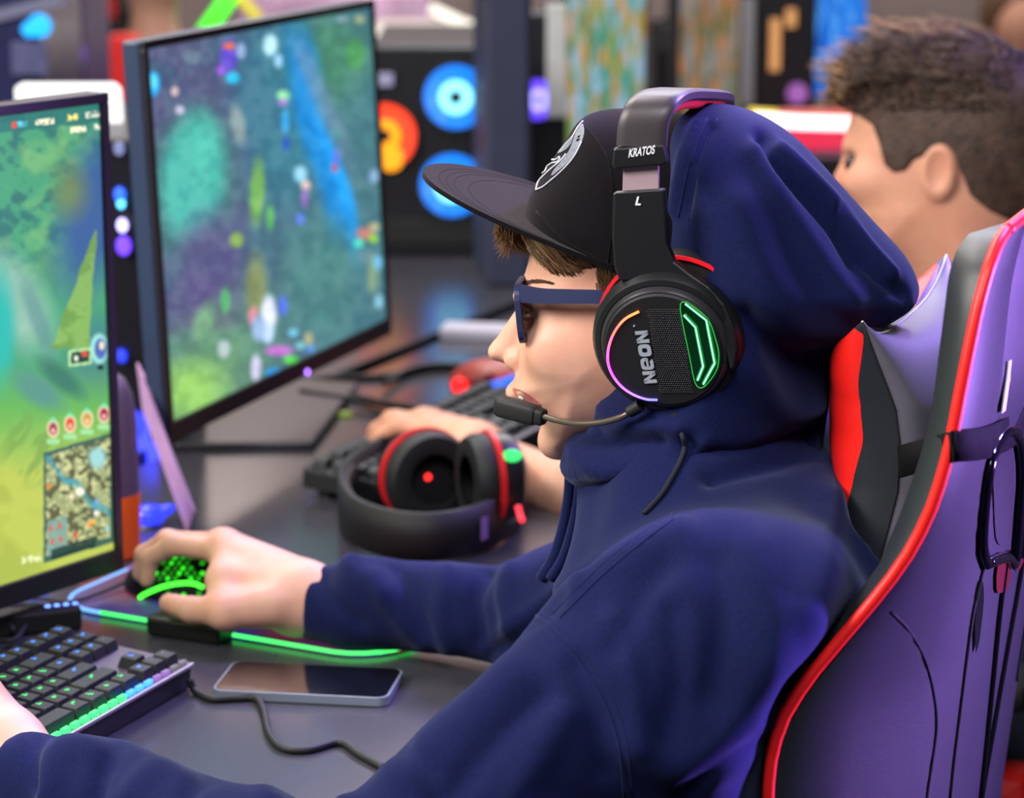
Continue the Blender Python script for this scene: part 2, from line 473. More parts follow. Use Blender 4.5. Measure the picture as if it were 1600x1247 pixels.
def vnoise(x, y, s, seed=0):
    """smooth value noise for the flat print on screens"""
    r = np.random.default_rng(seed).random((64, 64))
    x = np.asarray(x) / s; y = np.asarray(y) / s
    xi = np.floor(x).astype(int); yi = np.floor(y).astype(int); fx = x - xi; fy = y - yi
    fx = fx * fx * (3 - 2 * fx); fy = fy * fy * (3 - 2 * fy)
    g = lambda a, b: r[a % 64, b % 64]
    return (g(xi, yi) * (1 - fx) + g(xi + 1, yi) * fx) * (1 - fy) + (g(xi, yi + 1) * (1 - fx) + g(xi + 1, yi + 1) * fx) * fy
def fbm(x, y, s, seed=0): return 0.5 * vnoise(x, y, s, seed) + 0.3 * vnoise(x, y, s / 2.1, seed + 1) + 0.2 * vnoise(x, y, s / 4.3, seed + 2)

# ------------------------------------------------------------------ the row of desks: e1 along the row, e2 towards the monitors
A_ROW = math.radians(66)
E1 = np.array([math.cos(A_ROW), math.sin(A_ROW), 0]); E2 = np.array([-math.sin(A_ROW), math.cos(A_ROW), 0])
DESK = 0.74
EDGE = np.array([0.03, 1.83, 0])                       # a point on the desk's front edge
def D(a, b, z=0.0): return EDGE + E1 * a + E2 * b + EZ * (DESK + z)
def desk_coords(P):
    q = np.asarray(P) - EDGE; return q @ E1, q @ E2
# ------------------------------------------------------------------ setting
M_floor = mat('dark_carpet', rgb(30, 30, 36), 0.95, bump=(300, 0.4, 0.003), var=0.25, vscale=40)
M_wall = mat('dark_hall_wall', rgb(26, 25, 32), 0.85, bump=(60, 0.15, 0.002), var=0.2, vscale=4)
M_ceil = mat('hall_ceiling', rgb(60, 60, 66), 0.9, bump=(40, 0.1, 0.002), var=0.1, vscale=3)
M_desk = mat('dark_grey_laminate', rgb(64, 63, 70), 0.21, bump=(900, 0.06, 0.0003), var=0.10, vscale=260, spec=0.6)
M_deskedge = mat('black_desk_edge', rgb(18, 18, 20), 0.5, var=0.08)
M_post = mat('navy_column_paint', rgb(52, 58, 82), 0.55, bump=(90, 0.1, 0.001), var=0.08)
struct(box('floor', (0, 3.5, -0.05), EX, EY, EZ, 12, 14, 0.1, M_floor))
struct(box('ceiling', (0, 3.5, 4.35), EX, EY, EZ, 12, 14, 0.1, M_ceil))
struct(box('wall_back', (0, 10.4, 2.15), EX, EY, EZ, 12, 0.2, 4.3, mat('pale_hall_wall', rgb(128, 114, 110), 0.85, bump=(60, 0.15, 0.002), var=0.15, vscale=4)))
struct(box('wall_left', (-5.9, 3.5, 2.15), EX, EY, EZ, 0.2, 14, 4.3, M_wall))
struct(box('wall_right', (5.9, 3.5, 2.15), EX, EY, EZ, 0.2, 14, 4.3, M_wall))

def make_desk(name, a0, a1, b0, b1, label):
    c = D((a0 + a1) / 2, (b0 + b1) / 2)
    t = thing(name, label, 'desk', (c[0], c[1], 0))
    box('tabletop', c - EZ * 0.0135, E1, E2, EZ, a1 - a0, b1 - b0, 0.027, M_desk, t, 0.003)
    for a in (a0 + 0.08, (a0 + a1) / 2, a1 - 0.08):
        for b in (b0 + 0.10, b1 - 0.10):
            q = D(a, b); box('leg', (q[0], q[1], (DESK - 0.027) / 2), E1, E2, EZ, 0.05, 0.05, DESK - 0.027, M_deskedge, t, 0.003)
    q = D((a0 + a1) / 2, b1 - 0.04); box('modesty_panel', (q[0], q[1], 0.53), E1, E2, EZ, a1 - a0 - 0.2, 0.02, 0.34, M_deskedge, t)
    return t
make_desk('gaming_desk', -1.5, 3.3, 0.0, 0.80, 'long dark grey desk in front of the person in the cap')
make_desk('gaming_desk', 0.5, 2.12, 1.66, 2.36, 'dark desk of the next row carrying the towers in the upper left corner')
make_desk('gaming_desk', -1.5, 4.25, 0.83, 1.63, 'dark grey desk back to back behind the two game monitors')

# ------------------------------------------------------------------ monitors
def paint_monitor1(px, py):
    n1 = fbm(px, py, 60, 3); n2 = fbm(px, py, 26, 9); n3 = fbm(px + 0.6 * py, py * 0.4, 24, 15)
    C = np.zeros((len(px), 3)); C[:] = (70, 150, 110)
    def mix(m, col):
        m = np.clip(m, 0, 1)[:, None]; C[:] = C * (1 - m) + np.array(col) * m
    st = lambda a, b, x: np.clip((x - a) / (b - a), 0, 1)
    el = lambda cx, cy, rx, ry, ang=0.0: np.sqrt((((px - cx) * math.cos(ang) + (py - cy) * math.sin(ang)) / rx) ** 2 + ((-(px - cx) * math.sin(ang) + (py - cy) * math.cos(ang)) / ry) ** 2)
    soft = lambda e, s=0.5: np.clip((1 - e) / s, 0, 1)
    mix(0.8 * st(0.45, 0.62, n2) * st(480, 380, py), (44, 104, 100))
    mix(0.7 * st(0.55, 0.7, n1) * st(480, 350, py), (120, 176, 110))
    mix(soft(el(150, 330, 75, 170, 0.25), 0.6), (58, 92, 142))
    mix(0.7 * soft(el(110, 300, 40, 60), 0.8), (120, 134, 70))
    mix(soft(el(150, 560, 60, 90), 0.6) * 0.8, (66, 118, 130))
    mix(soft(el(25, 470, 62, 120, -0.5), 0.6) * (0.6 + 0.4 * n3), (150, 184, 170))
    mix(0.6 * soft(el(60, 500, 18, 90, -0.35), 0.6), (86, 130, 130))
    mix(soft(el(0, 520, 30, 120), 0.6), (44, 172, 160))
    leaf = (py > 360) & (py < 545) & (np.abs(px - (150 - (py - 360) * 0.22)) < (py - 358) * 0.16 + 8 * (n2 - 0.5))
    mix(leaf * 0.9, (132, 172, 84)); mix(leaf * st(0.5, 0.65, n2) * 0.6, (92, 134, 62))
    mix(st(560, 640, py) * 0.85, (104, 172, 78))
    mix(soft(el(60, 610, 60, 30, 0.6), 0.6), (84, 140, 126)); mix(soft(el(95, 590, 60, 22, 0.7), 0.6), (60, 116, 96))
    mix(st(640, 740, py + 30 * (n1 - 0.5)), (176, 188, 84)); mix(0.5 * st(0.5, 0.66, n1) * st(700, 760, py), (146, 160, 66))
    mix(0.6 * st(0.52, 0.6, n3) * soft(el(50, 700, 60, 70), 0.5), (110, 146, 70))
    # portrait and its plate, team pictures, map
    top = 172 - 0.114 * px
    mix((py < top + 36) * 0.75, (40, 106, 104))
    for x0, x1, yo, col in ((18, 26, 26, (220, 80, 60)), (27, 42, 26, (90, 200, 220)), (56, 84, 26, (240, 236, 200)), (104, 121, 24, (240, 230, 130)), (134, 161, 24, (220, 220, 200)),
                            (110, 134, 44, (240, 236, 200)), (148, 163, 44, (230, 230, 210))):
        mm = (px > x0) & (px < x1) & (np.abs(py - (172 - 0.114 * px + yo)) < 4.5) & (vnoise(px, py, 3.0, 5) > 0.33)
        mix(mm * 1.0, col)
    mix(soft(el(155, 545, 16, 27), 0.25), (150, 215, 205)); mix(soft(el(157, 545, 11, 19), 0.3), (78, 100, 170)); mix(soft(el(159, 540, 5, 9), 0.5), (236, 220, 170))
    pl = (px > 107) & (px < 143) & (np.abs(py - (558 - 0.12 * (px - 125))) < 13)
    mix(pl, (170, 214, 150)); pl2 = (px > 111) & (px < 140) & (np.abs(py - (558 - 0.12 * (px - 125))) < 9); mix(pl2, (30, 70, 56))
    mix(soft(el(132, 553, 7, 6), 0.5), (224, 80, 60)); mix(soft(el(119, 560, 4, 6), 0.5), (240, 240, 220))
    mix(soft(el(157, 574, 6, 5), 0.4), (20, 40, 40))
    for i in range(4):
        cx = 83 + i * 26.5; cy = 670 - i * 7.5
        mix(soft(el(cx, cy, 11, 17), 0.3), (232, 214, 170)); mix(soft(el(cx, cy, 8, 12), 0.4), [(150, 60, 80), (206, 70, 40), (190, 140, 60), (150, 30, 70)][i])
        mix(soft(el(cx, cy - 14, 4, 5), 0.5), (90, 220, 180)); mix(soft(el(cx, cy + 3, 3, 5), 0.6), (250, 220, 200))
        mix(((np.abs(px - cx) < 10) & (np.abs(py - (cy + 20)) < 4)) * 1.0, (150, 210, 150))
    yt = 708 - 0.30 * (px - 68); yb = 876 - 0.30 * (px - 68)
    mp = (px > 68) & (py > yt) & (py < yb + 4)
    mix(mp * 1.0, (58, 96, 84)); inn = (px > 72) & (py > yt + 6) & (py < yb - 6) & (px < 172)
    mix(inn * 1.0, (150, 160, 112)); mix(inn * (vnoise(px, py, 7, 21) > 0.52), (86, 92, 60)); mix(inn * (vnoise(px, py, 5, 33) > 0.7), (196, 196, 140))
    rv = inn * np.clip(1 - np.abs((py - 742) - (px - 98) * 0.9 - 6 * np.sin(px / 7)) / 9, 0, 1); mix(rv, (70, 158, 176))
    mix(inn * soft(el(152, 715, 18, 22), 0.5), (150, 200, 200)); mix(inn * soft(el(125, 768, 9, 8), 0.4), (240, 230, 210))
    for cx, cy, col in ((76, 760, (230, 120, 40)), (112, 776, (240, 220, 200)), (140, 820, (230, 140, 60)), (150, 802, (240, 240, 240)), (118, 836, (220, 60, 50)), (150, 784, (90, 160, 230)), (146, 816, (240, 170, 60))):
        mix(inn * soft(el(cx, cy, 4, 6), 0.5), col)
    pn = (px > 74) & (px < 105) & (py > 814 - 0.3 * (px - 74)) & (py < yb - 4); mix(pn * 0.9, (122, 156, 146))
    for cx, cy in ((79, 826), (93, 822), (82, 846), (95, 843)): mix(pn * soft(el(cx, cy, 3, 6), 0.4), (216, 76, 60))
    mix((mp & (py > yb - 14) & (px > 80) & (px < 150)) * 0.8, (26, 52, 48)); mix(soft(el(167, 826, 5, 6), 0.5), (140, 200, 190))
    mix(((px > 34) & (px < 64) & (np.abs(py - (876 - 0.2 * (px - 34))) < 6) & (vnoise(px, py, 4, 8) > 0.4)) * 0.8, (230, 236, 190))
    return C
def paint_monitor2(px, py):
    n1 = fbm(px, py, 80, 41); n2 = fbm(px, py, 34, 47); n3 = fbm(px, py, 16, 53)
    C = np.zeros((len(px), 3)); C[:] = (84, 88, 122)
    def mix(m, col):
        m = np.clip(m, 0, 1)[:, None]; C[:] = C * (1 - m) + np.array(col) * m
    st = lambda a, b, x: np.clip((x - a) / (b - a), 0, 1)
    el = lambda cx, cy, rx, ry, ang=0.0: np.sqrt((((px - cx) * math.cos(ang) + (py - cy) * math.sin(ang)) / rx) ** 2 + ((-(px - cx) * math.sin(ang) + (py - cy) * math.cos(ang)) / ry) ** 2)
    soft = lambda e, s=0.5: np.clip((1 - e) / s, 0, 1)
    mix(st(0.42, 0.62, n1) * 0.7, (70, 112, 128)); mix(st(0.52, 0.66, n2) * 0.5, (62, 76, 112))
    mix(st(360, 520, px) * 0.75, (66, 124, 126)); mix(soft(el(510, 90, 90, 90), 0.6) * 0.8, (70, 132, 100))
    mix(soft(el(430, 170, 90, 190, -0.1), 0.5) * 0.6, (50, 126, 146))
    mix(soft(el(300, 290, 84, 150, 0.12), 0.3), (74, 116, 122)); mix(soft(el(302, 275, 60, 118, 0.12), 0.35), (76, 176, 164)); mix(soft(el(318, 240, 22, 70, 0.1), 0.7) * 0.6, (90, 200, 178))
    cxr = 455 + (py - 40) * 0.24 + 6 * np.sin(py / 40.0)
    mix(np.clip(1.5 - np.abs(px - cxr) / 22, 0, 1) * st(400, 320, py) * st(20, 80, py), (28, 132, 206))
    mix(np.clip(1.3 - np.abs(px - cxr - 16) / 12, 0, 1) * st(430, 300, py) * st(150, 230, py), (30, 160, 245))
    mix(np.clip(1.4 - np.abs(px - (480 + (py - 100) * 0.42)) / 16, 0, 1) * st(300, 200, py) * st(40, 90, py) * 0.7, (108, 140, 168))
    mix(soft(el(330, 420, 70, 110), 0.5) * 0.8, (90, 82, 128)); mix(soft(el(500, 440, 70, 120), 0.6) * 0.8, (74, 128, 124))
    mix(st(500, 640, py + (px - 240) * 0.6 + 60 * (n1 - 0.5)) * st(470, 330, px) * 0.9, (112, 168, 104)); mix(soft(el(300, 610, 70, 60), 0.7), (146, 200, 100))
    mix(soft(el(400, 450, 22, 70), 0.6), (128, 140, 92)); mix(soft(el(402, 300, 15, 66, 0.05), 0.5), (120, 178, 92)); mix(soft(el(422, 340, 8, 26), 0.5), (96, 180, 96)); mix(soft(el(370, 375, 14, 16), 0.5), (140, 176, 90))
    mix(soft(el(372, 195, 15, 40, -0.2), 0.5) * 0.9, (140, 158, 158)); mix(soft(el(352, 470, 10, 26), 0.5) * 0.9, (88, 186, 110)); mix(soft(el(320, 500, 22, 40, 0.4), 0.6) * .7, (126, 186, 126))
    S = [(240, 131, 13, 24, (40, 170, 236)), (240, 128, 8, 15, (90, 210, 250)), (273, 143, 8, 10, (220, 190, 190)), (281, 172, 9, 9, (190, 186, 214)), (357, 88, 17, 34, (96, 76, 200)), (358, 72, 12, 7, (220, 110, 70)),
         (377, 80, 9, 16, (150, 180, 220)), (364, 122, 14, 12, (50, 190, 236)), (345, 110, 8, 10, (150, 90, 220)), (422, 70, 14, 22, (190, 236, 250)), (435, 95, 8, 14, (150, 200, 240)), (443, 149, 13, 10, (150, 230, 170)), (442, 160, 9, 7, (170, 130, 210)),
         (446, 190, 7, 24, (60, 170, 236)), (447, 225, 5, 16, (36, 80, 200)), (470, 272, 13, 17, (150, 210, 236)), (478, 290, 9, 10, (236, 200, 190)), (476, 310, 6, 20, (150, 110, 190)), (469, 342, 8, 12, (90, 120, 230)),
         (525, 245, 7, 13, (90, 110, 220)), (523, 262, 5, 9, (200, 60, 70)), (527, 210, 8, 10, (70, 140, 140)), (584, 275, 9, 14, (140, 176, 214)), (556, 95, 9, 10, (80, 210, 80)), (555, 85, 20, 30, (76, 150, 90)),
         (420, 490, 15, 36, (226, 232, 250)), (418, 520, 12, 22, (190, 214, 255)), (396, 495, 10, 20, (226, 140, 150)), (442, 478, 9, 20, (80, 110, 226)), (404, 512, 14, 26, (150, 180, 220)), (400, 575, 10, 26, (206, 200, 232)),
         (436, 548, 28, 10, (190, 110, 200)), (455, 562, 15, 8, (90, 220, 80)), (430, 582, 20, 9, (40, 160, 240)), (482, 530, 9, 14, (180, 180, 130)), (485, 545, 8, 8, (90, 150, 230)), (470, 540, 10, 8, (120, 190, 200)), (458, 520, 10, 8, (110, 190, 220)),
         (570, 365, 16, 12, (190, 120, 110)), (584, 355, 10, 9, (190, 180, 130)), (560, 380, 10, 8, (80, 220, 190)), (583, 373, 9, 8, (150, 210, 50)), (575, 400, 18, 14, (90, 130, 140)), (582, 430, 10, 40, (120, 150, 120)), (590, 410, 9, 14, (110, 180, 220)), (592, 470, 8, 14, (140, 200, 220)),
         (535, 30, 14, 6, (130, 160, 170)), (562, 30, 10, 8, (170, 180, 140)), (350, 545, 12, 18, (170, 190, 190)), (300, 90, 18, 14, (100, 120, 140))]
    for x, y, rx, ry, col in S: mix(soft(el(x, y, rx, ry), 0.45), col)
    mix((n3 > 0.56) * 0.10, (20, 30, 60)); mix((n3 < 0.42) * 0.08, (190, 210, 210))
    return C
def screen(name, TL, TR, BL, us, vs, paint, m, parent):
    TL, TR, BL = map(np.asarray, (TL, TR, BL))
    U, Vv = np.meshgrid(us, vs, indexing='xy')
    P = TL + U.ravel()[:, None] * (TR - TL) + Vv.ravel()[:, None] * (BL - TL)
    nx, ny = len(us), len(vs)
    i, j = np.meshgrid(np.arange(nx - 1), np.arange(ny - 1), indexing='xy'); a = (j * nx + i).ravel()
    F = np.stack([a, a + nx, a + nx + 1, a + 1], 1)
    o = obj(name, P, F, m, parent, False)
    px, py, d = proj(P)
    C = np.clip(paint(px, py), 0, 255) / 255.0
    C = np.where(C <= 0.04045, C / 12.92, ((C + 0.055) / 1.055) ** 2.4)
    ca = o.data.color_attributes.new('picture', 'FLOAT_COLOR', 'POINT')
    ca.data.foreach_set('color', np.concatenate([C, np.ones((len(C), 1))], 1).astype(np.float32).ravel())
    return o
def monitor(name, label, BR, ang, Wd, H, tilt, us, vs, paint, strength, side_mat, logo, group=None):
    """BR: right bottom outer corner of the front, ang: direction of its width"""
    ax = np.array([math.cos(ang), math.sin(ang), 0]); nrm = np.array([math.sin(ang), -math.cos(ang), 0])
    up = unit(EZ * math.cos(tilt) - nrm * math.sin(tilt)); nf = np.cross(ax, up)
    c = BR - ax * Wd / 2 + up * H / 2
    back = c - nf * 0.12; base = np.array([back[0], back[1], DESK])
    t = thing(name, label, 'monitor', base, group)
    th = 0.020
    box('back_shell', c - nf * (th / 2 + 0.001), ax, up, nf, Wd, H, th, side_mat, t, 0.003)
    bt, bb = 0.009, 0.020
    for nm, cc, sx, sy in (('bezel', c + up * (H / 2 - bt / 2), Wd, bt), ('bezel', c - up * (H / 2 - bb / 2), Wd, bb),
                           ('bezel', c - ax * (Wd / 2 - bt / 2) + up * (bb - bt) / 2, bt, H - bt - bb), ('bezel', c + ax * (Wd / 2 - bt / 2) + up * (bb - bt) / 2, bt, H - bt - bb)):
        box(nm, cc + nf * 0.002, ax, up, nf, sx, sy, 0.006, M_bezel, t, 0.001)
    tl = c - ax * (Wd / 2 - bt) + up * (H / 2 - bt) + nf * 0.0012
    screen('screen', tl, tl + ax * (Wd - 2 * bt), tl - up * (H - bt - bb), us, vs, paint, painted(name + '_picture', strength), t)
    box('rear_bulge', c - nf * 0.045, ax, up, nf, Wd * 0.45, H * 0.5, 0.04, side_mat, t, 0.012)
    nk = base + EZ * 0.012
    slab('neck', [nk + ax * 0.035 - nf * 0.012, nk - ax * 0.035 - nf * 0.012, nk - ax * 0.035 + nf * 0.012, nk + ax * 0.035 + nf * 0.012], EZ * (c[2] + 0.04 - nk[2]), M_bezel, t, 0.004)
    box('arm', (nk + c) / 2 * np.array([1, 1, 0]) + EZ * (c[2]) , ax, EZ, np.cross(ax, EZ), 0.06, 0.06, 0.11, M_bezel, t, 0.004)
    return t, c, ax, up, nf, base
# the gamer's own monitor: only its right part shows
BR1 = at(188, 888, 2.40)
us1 = np.concatenate([np.linspace(0, 0.74, 50), np.linspace(0.745, 1, 190)])
mon1 = monitor('monitor', 'large gaming monitor at the left edge with green and yellow game map', BR1, math.radians(55), 0.72, 0.425, 0.0, us1, np.linspace(0, 1, 470), paint_monitor1, 1.25, M_bezel, True)
t, c, ax, up, nf, base = mon1
q = base + nf * 0.02
slab('base_plate', [q - ax * 0.13 - nf * 0.10, q + ax * 0.13 - nf * 0.10, q + ax * 0.13 + nf * 0.06, q - ax * 0.13 + nf * 0.06], EZ * 0.012, M_bezel, t, 0.004)
BR2 = at(607, 521, 3.26)
mon2 = monitor('monitor', 'second gaming monitor between the brim of the cap and the left monitor', BR2, math.radians(71.0), 0.604, 0.402, math.radians(2.5), np.linspace(0, 1, 300), np.linspace(0, 1, 330), paint_monitor2, 1.2, M_side, True)
t, c, ax, up, nf, base = mon2
bp = [onz(272, 706, DESK), onz(490, 702, DESK), onz(560, 610, DESK), onz(440, 600, DESK)]
slab('base_plate', bp, EZ * 0.010, M_gun, t, 0.003)
lathe('power_light', BR2 - ax * 0.26 + up * 0.004 + nf * 0.004, nf, [(0, 0.003), (0.002, 0.003)], glow('violet_led', (0.35, 0.15, 1.0), 6), t, 12)
# ------------------------------------------------------------------ the gamer: head frame (u back, v up, w towards his left ear)
YAW = math.radians(15)
HC = at(1000, 600, 1.95)
HU = np.array([math.cos(YAW), -math.sin(YAW), 0]); HV = EZ; HW = np.array([-math.sin(YAW), -math.cos(YAW), 0])
def hl(P):
    q = np.asarray(P) - HC; return np.stack([q @ HU, q @ HV, q @ HW], -1)
def hw(L):
    L = np.asarray(L, float); return HC + np.outer(L[..., 0].ravel(), HU) + np.outer(L[..., 1].ravel(), HV) + np.outer(L[..., 2].ravel(), HW)
def hq(px, py, w=0.0):
    """point of the plane at w (parallel to the head's mid-plane) seen at a pixel, in world space"""
    r = ray(px, py); t = ((HC + HW * w - CAM) @ HW) / (r @ HW); return CAM + r * t
def hpoly(pts, n=5, w=0.0, shrink=0.0):
    P = np.array([hl(hq(x, y, w))[:2] for x, y in pts])
    return spline(P, n, True)

gamer = thing('person', 'person in navy hoodie and black cap seated in profile at the desk', 'person', (0.16, 1.85, 0.0))

# --- head
head_px = [(830, 400), (822, 430), (820, 450), (826, 476), (820, 505), (813, 540), (810, 575), (804, 600), (808, 615), (816, 622), (826, 628), (833, 645), (850, 655), (851, 672), (853, 690), (866, 706), (892, 712),
           (940, 690), (980, 700), (1000, 780), (1150, 780), (1190, 620), (1215, 500), (1215, 380), (1190, 280), (1120, 215), (1020, 195), (920, 220), (850, 290), (836, 350)]
G = grid((-0.13, -0.13, -0.095), (0.14, 0.24, 0.095), 0.0022)
HP = hpoly(head_px, 4)
f = inflate(G, HP, 0.100, 0.073)
# jaw and neck narrow, face flatter at the sides
hp = lambda px, py, w=0.0: hl(hq(px, py, w))
f = smax(f, np.abs(G[2]) - 0.068, 0.03)
lowj = np.clip((hp(900, 560)[1] - G[1]) / 0.09, 0, 1)
f = f + 0.012 * lowj * np.clip((np.abs(G[2]) - 0.02) / 0.04, 0, 1)
def blob(px, py, w, r, R=None): return s_ell(G, hp(px, py, w), r, R)
nose = hpoly([(824, 456), (810, 478), (795, 500), (779, 524), (765, 541), (763, 552), (770, 562), (785, 566), (799, 574), (815, 574), (824, 552), (824, 510), (822, 480)], 5)
fn = inflate(G, nose, 0.013, 0.0130)
f = smin(f, fn, 0.007)
for sg in (1, -1):
    wN = 0.0130 * sg
    f = smin(f, s_ell(G, hp(814, 558)+ np.array([0, 0, wN]), (0.0098, 0.0080, 0.0062)), 0.0022)          # wings of the nose
    f = smin(f, s_ell(G, hp(898, 528)+ np.array([0, 0, 0.047 * sg]), (0.020, 0.016, 0.012)), 0.02)      # cheekbones
    f = smax(f, -s_ell(G, hp(829, 484, 0.027) * np.array([1, 1, sg]), (0.0105, 0.0085, 0.0135)), 0.010)
    f = smin(f, s_ell(G, hp(868, 482, 0.042) * np.array([1, 1, sg]), (0.011, 0.014, 0.008)), 0.012)   # eye sockets
    f = smin(f, s_ell(G, hp(838, 450)+ np.array([0, 0, 0.028 * sg]), (0.009, 0.0055, 0.020)), 0.010)    # brow ridge
    f = smax(f, -s_ell(G, hp(797, 566)+ np.array([0, 0, 0.0065 * sg]), (0.004, 0.0025, 0.0026)), 0.002)  # nostrils
    f = smax(f, -s_cap(G, hp(826, 546)+ np.array([0, 0, 0.0205 * sg]), hp(822, 572)+ np.array([0, 0, 0.0200 * sg]), 0.0022), 0.003)
    f = smin(f, s_ell(G, hp(1050, 520)+ np.array([0, 0, 0.071 * sg]), (0.017, 0.030, 0.008)), 0.006)    # ears, under the headset
f = smin(f, s_ell(G, hp(810, 609), (0.0085, 0.0060, 0.020)), 0.005)      # upper lip
f = smin(f, s_ell(G, hp(826, 638), (0.0085, 0.0060, 0.017)), 0.005)      # lower lip
f = smax(f, -s_ell(G, hp(818, 625), (0.016, 0.0022, 0.019)), 0.0025)      # parted mouth
f = smin(f, s_ell(G, hp(868, 688), (0.010, 0.010, 0.017)), 0.012)        # chin
Vh, Qh = nets(f, G); Vh = laplace(Vh, Qh, 2, 0.4); Vh = hw(Vh)

# --- hands (world space)
def hand_mesh(wrist, mcps, fingers, thumb, h=0.0020, bare=False, web=False, forearm=None, palm_r=(0.028, 0.0150), wr=0.026):
    """mcps: knuckles; fingers: list of [pip, dip, tip]; thumb: [cmc, mcp, ip, tip]"""
    allp = [wrist] + list(mcps) + [p for q in fingers for p in q] + list(thumb) + ([forearm] if forearm is not None else [])
    A = np.array(allp); G = grid(A.min(0) - 0.035, A.max(0) + 0.035, h)
    f = None
    for m in mcps:
        s = s_cap(G, wrist, m, palm_r[0], palm_r[1]); f = s if f is None else smin(f, s, 0.010)
    for m1, m2 in zip(mcps[:-1], mcps[1:]): f = smin(f, s_cap(G, m1, m2, 0.0115), 0.006)
    for m, q, r in zip(mcps, fingers, (0.0098, 0.0102, 0.0095, 0.0082)):
        s = s_cap(G, m, q[0], r * 1.12, r * 0.98)
        s = smin(s, s_cap(G, q[0], q[1], r * 0.98, r * 0.86), 0.003); s = smin(s, s_cap(G, q[1], q[2], r * 0.86, r * 0.74), 0.003)
        s = smin(s, s_ell(G, q[0], (r * 1.08,) * 3), 0.003)
        f = smin(f, s, 0.0045)
        f = smin(f, s_ell(G, np.asarray(m) + EZ * 0.0035, (0.010,) * 3), 0.006)
    t = thumb
    s = smin(s_cap(G, t[0], t[1], 0.020, 0.0145), s_cap(G, t[1], t[2], 0.0132, 0.0112), 0.006); s = smin(s, s_cap(G, t[2], t[3], 0.0112, 0.0088), 0.004)
    f = smin(f, s, 0.012)
    if web:
        mid_ = (np.asarray(mcps[0]) + np.asarray(t[1])) / 2
        f = smin(f, s_cap(G, wrist, mid_, 0.027, 0.017), 0.012); f = smin(f, s_cap(G, mcps[0], t[1], 0.0125, 0.0125), 0.010)
    if forearm is not None: f = smin(f, s_cap(G, wrist, forearm, wr, wr * (1.15 if bare else 0.75)), 0.015)
    V, Q = nets(f, G); return laplace(V, Q, 2, 0.4), Q
a_ = at
rw = a_(470, 935, 2.295)
rh = hand_mesh(rw, [a_(352, 860, 2.335), a_(346, 852, 2.357), a_(352, 852, 2.380), a_(362, 858, 2.400)],
    [[a_(272, 851, 2.350), a_(234, 872, 2.362), a_(229, 905, 2.367)], [a_(262, 846, 2.378), a_(226, 866, 2.392), a_(219, 896, 2.397)],
     [a_(275, 850, 2.402), a_(240, 872, 2.414), a_(238, 900, 2.418)], [a_(298, 862, 2.420), a_(272, 885, 2.428), a_(268, 905, 2.430)]],
    [a_(425, 945, 2.275), a_(352, 956, 2.268), a_(300, 953, 2.285), a_(264, 943, 2.300)], web=True, forearm=a_(600, 945, 2.26))
lw = a_(0, 1172, 1.915)
def K_(px, py, dz): return onz(px, py, DESK + dz)
lh = hand_mesh(lw, [K_(-118, 1075, 0.070), K_(-106, 1052, 0.070), K_(-88, 1035, 0.067), K_(-66, 1024, 0.060)],
    [[K_(-190, 1035, 0.075), K_(-222, 1040, 0.060), K_(-232, 1052, 0.045)], [K_(-180, 1008, 0.075), K_(-214, 1010, 0.060), K_(-224, 1022, 0.045)],
     [K_(-158, 990, 0.072), K_(-190, 992, 0.058), K_(-200, 1002, 0.044)], [K_(-120, 985, 0.064), K_(-146, 984, 0.054), K_(-156, 992, 0.044)]],
    [K_(-60, 1110, 0.055), K_(-120, 1112, 0.052), K_(-165, 1096, 0.046), K_(-190, 1080, 0.044)], h=0.0026, forearm=a_(150, 1247, 1.845))

# --- trunk, arms and legs under the clothes (coarse; hidden)
BF = np.array([-math.cos(math.radians(20)), math.sin(math.radians(20)), 0]); BL = np.array([-math.sin(math.radians(20)), -math.cos(math.radians(20)), 0])
SHL = at(1050, 985, 1.735); SHR = SHL - BL * 0.36 + EZ * 0.005
ELL = at(560, 1405, 1.688); WRM = at(170, 1254, 1.838); WRL = at(50, 1220, 1.875)
ELR = at(880, 962, 2.20); WRR = at(452, 936, 2.30)
CH = (SHL + SHR) / 2
PEL = CH - BF * 0.045 - EZ * 0.40
G = grid((-0.50, 1.45, 0.02), (0.50, 2.45, 1.12), 0.011)
RB = np.array([BF, BL, EZ])
f = s_ell(G, CH - EZ * 0.13 + BF * 0.03, (0.075, 0.13, 0.19), RB)
f = smin(f, s_ell(G, PEL + BF * 0.02, (0.075, 0.13, 0.10), RB), 0.06)
f = smin(f, s_cap(G, CH + EZ * 0.0, hq(1080, 680), 0.06, 0.055), 0.05)
f = smin(f, s_cap(G, SHL, SHR, 0.045), 0.05)
for S_, E_, W_ in ((SHL, ELL, WRL), (SHR, ELR, WRR)):
    f = smin(f, smin(s_cap(G, S_, E_, 0.036, 0.026), s_cap(G, E_, W_, 0.024, 0.020), 0.02), 0.03)
LEG = []
for sg in (1, -1):
    hip = PEL + BL * 0.09 * sg - EZ * 0.03; kn = hip + BF * 0.42 + BL * 0.05 * sg + EZ * 0.02; kn[2] = 0.50; an = kn + BF * 0.03 + np.array([0, 0, -0.42]); toe = an + BF * 0.16; toe[2] = 0.045
    LEG.append((hip, kn, an, toe))
    f = smin(f, smin(s_cap(G, hip, kn, 0.060, 0.045), s_cap(G, kn, an, 0.05, 0.036), 0.03), 0.03)
Vt, Qt = nets(f, G); Vt = laplace(Vt, Qt, 1)
VV = [Vh, rh[0], lh[0], Vt]; QQ = [Qh, rh[1], lh[1], Qt]
off = np.cumsum([0] + [len(v) for v in VV])
body = obj('body', np.concatenate(VV), np.concatenate([q + o_ for q, o_ in zip(QQ, off)]), M_skin, gamer)
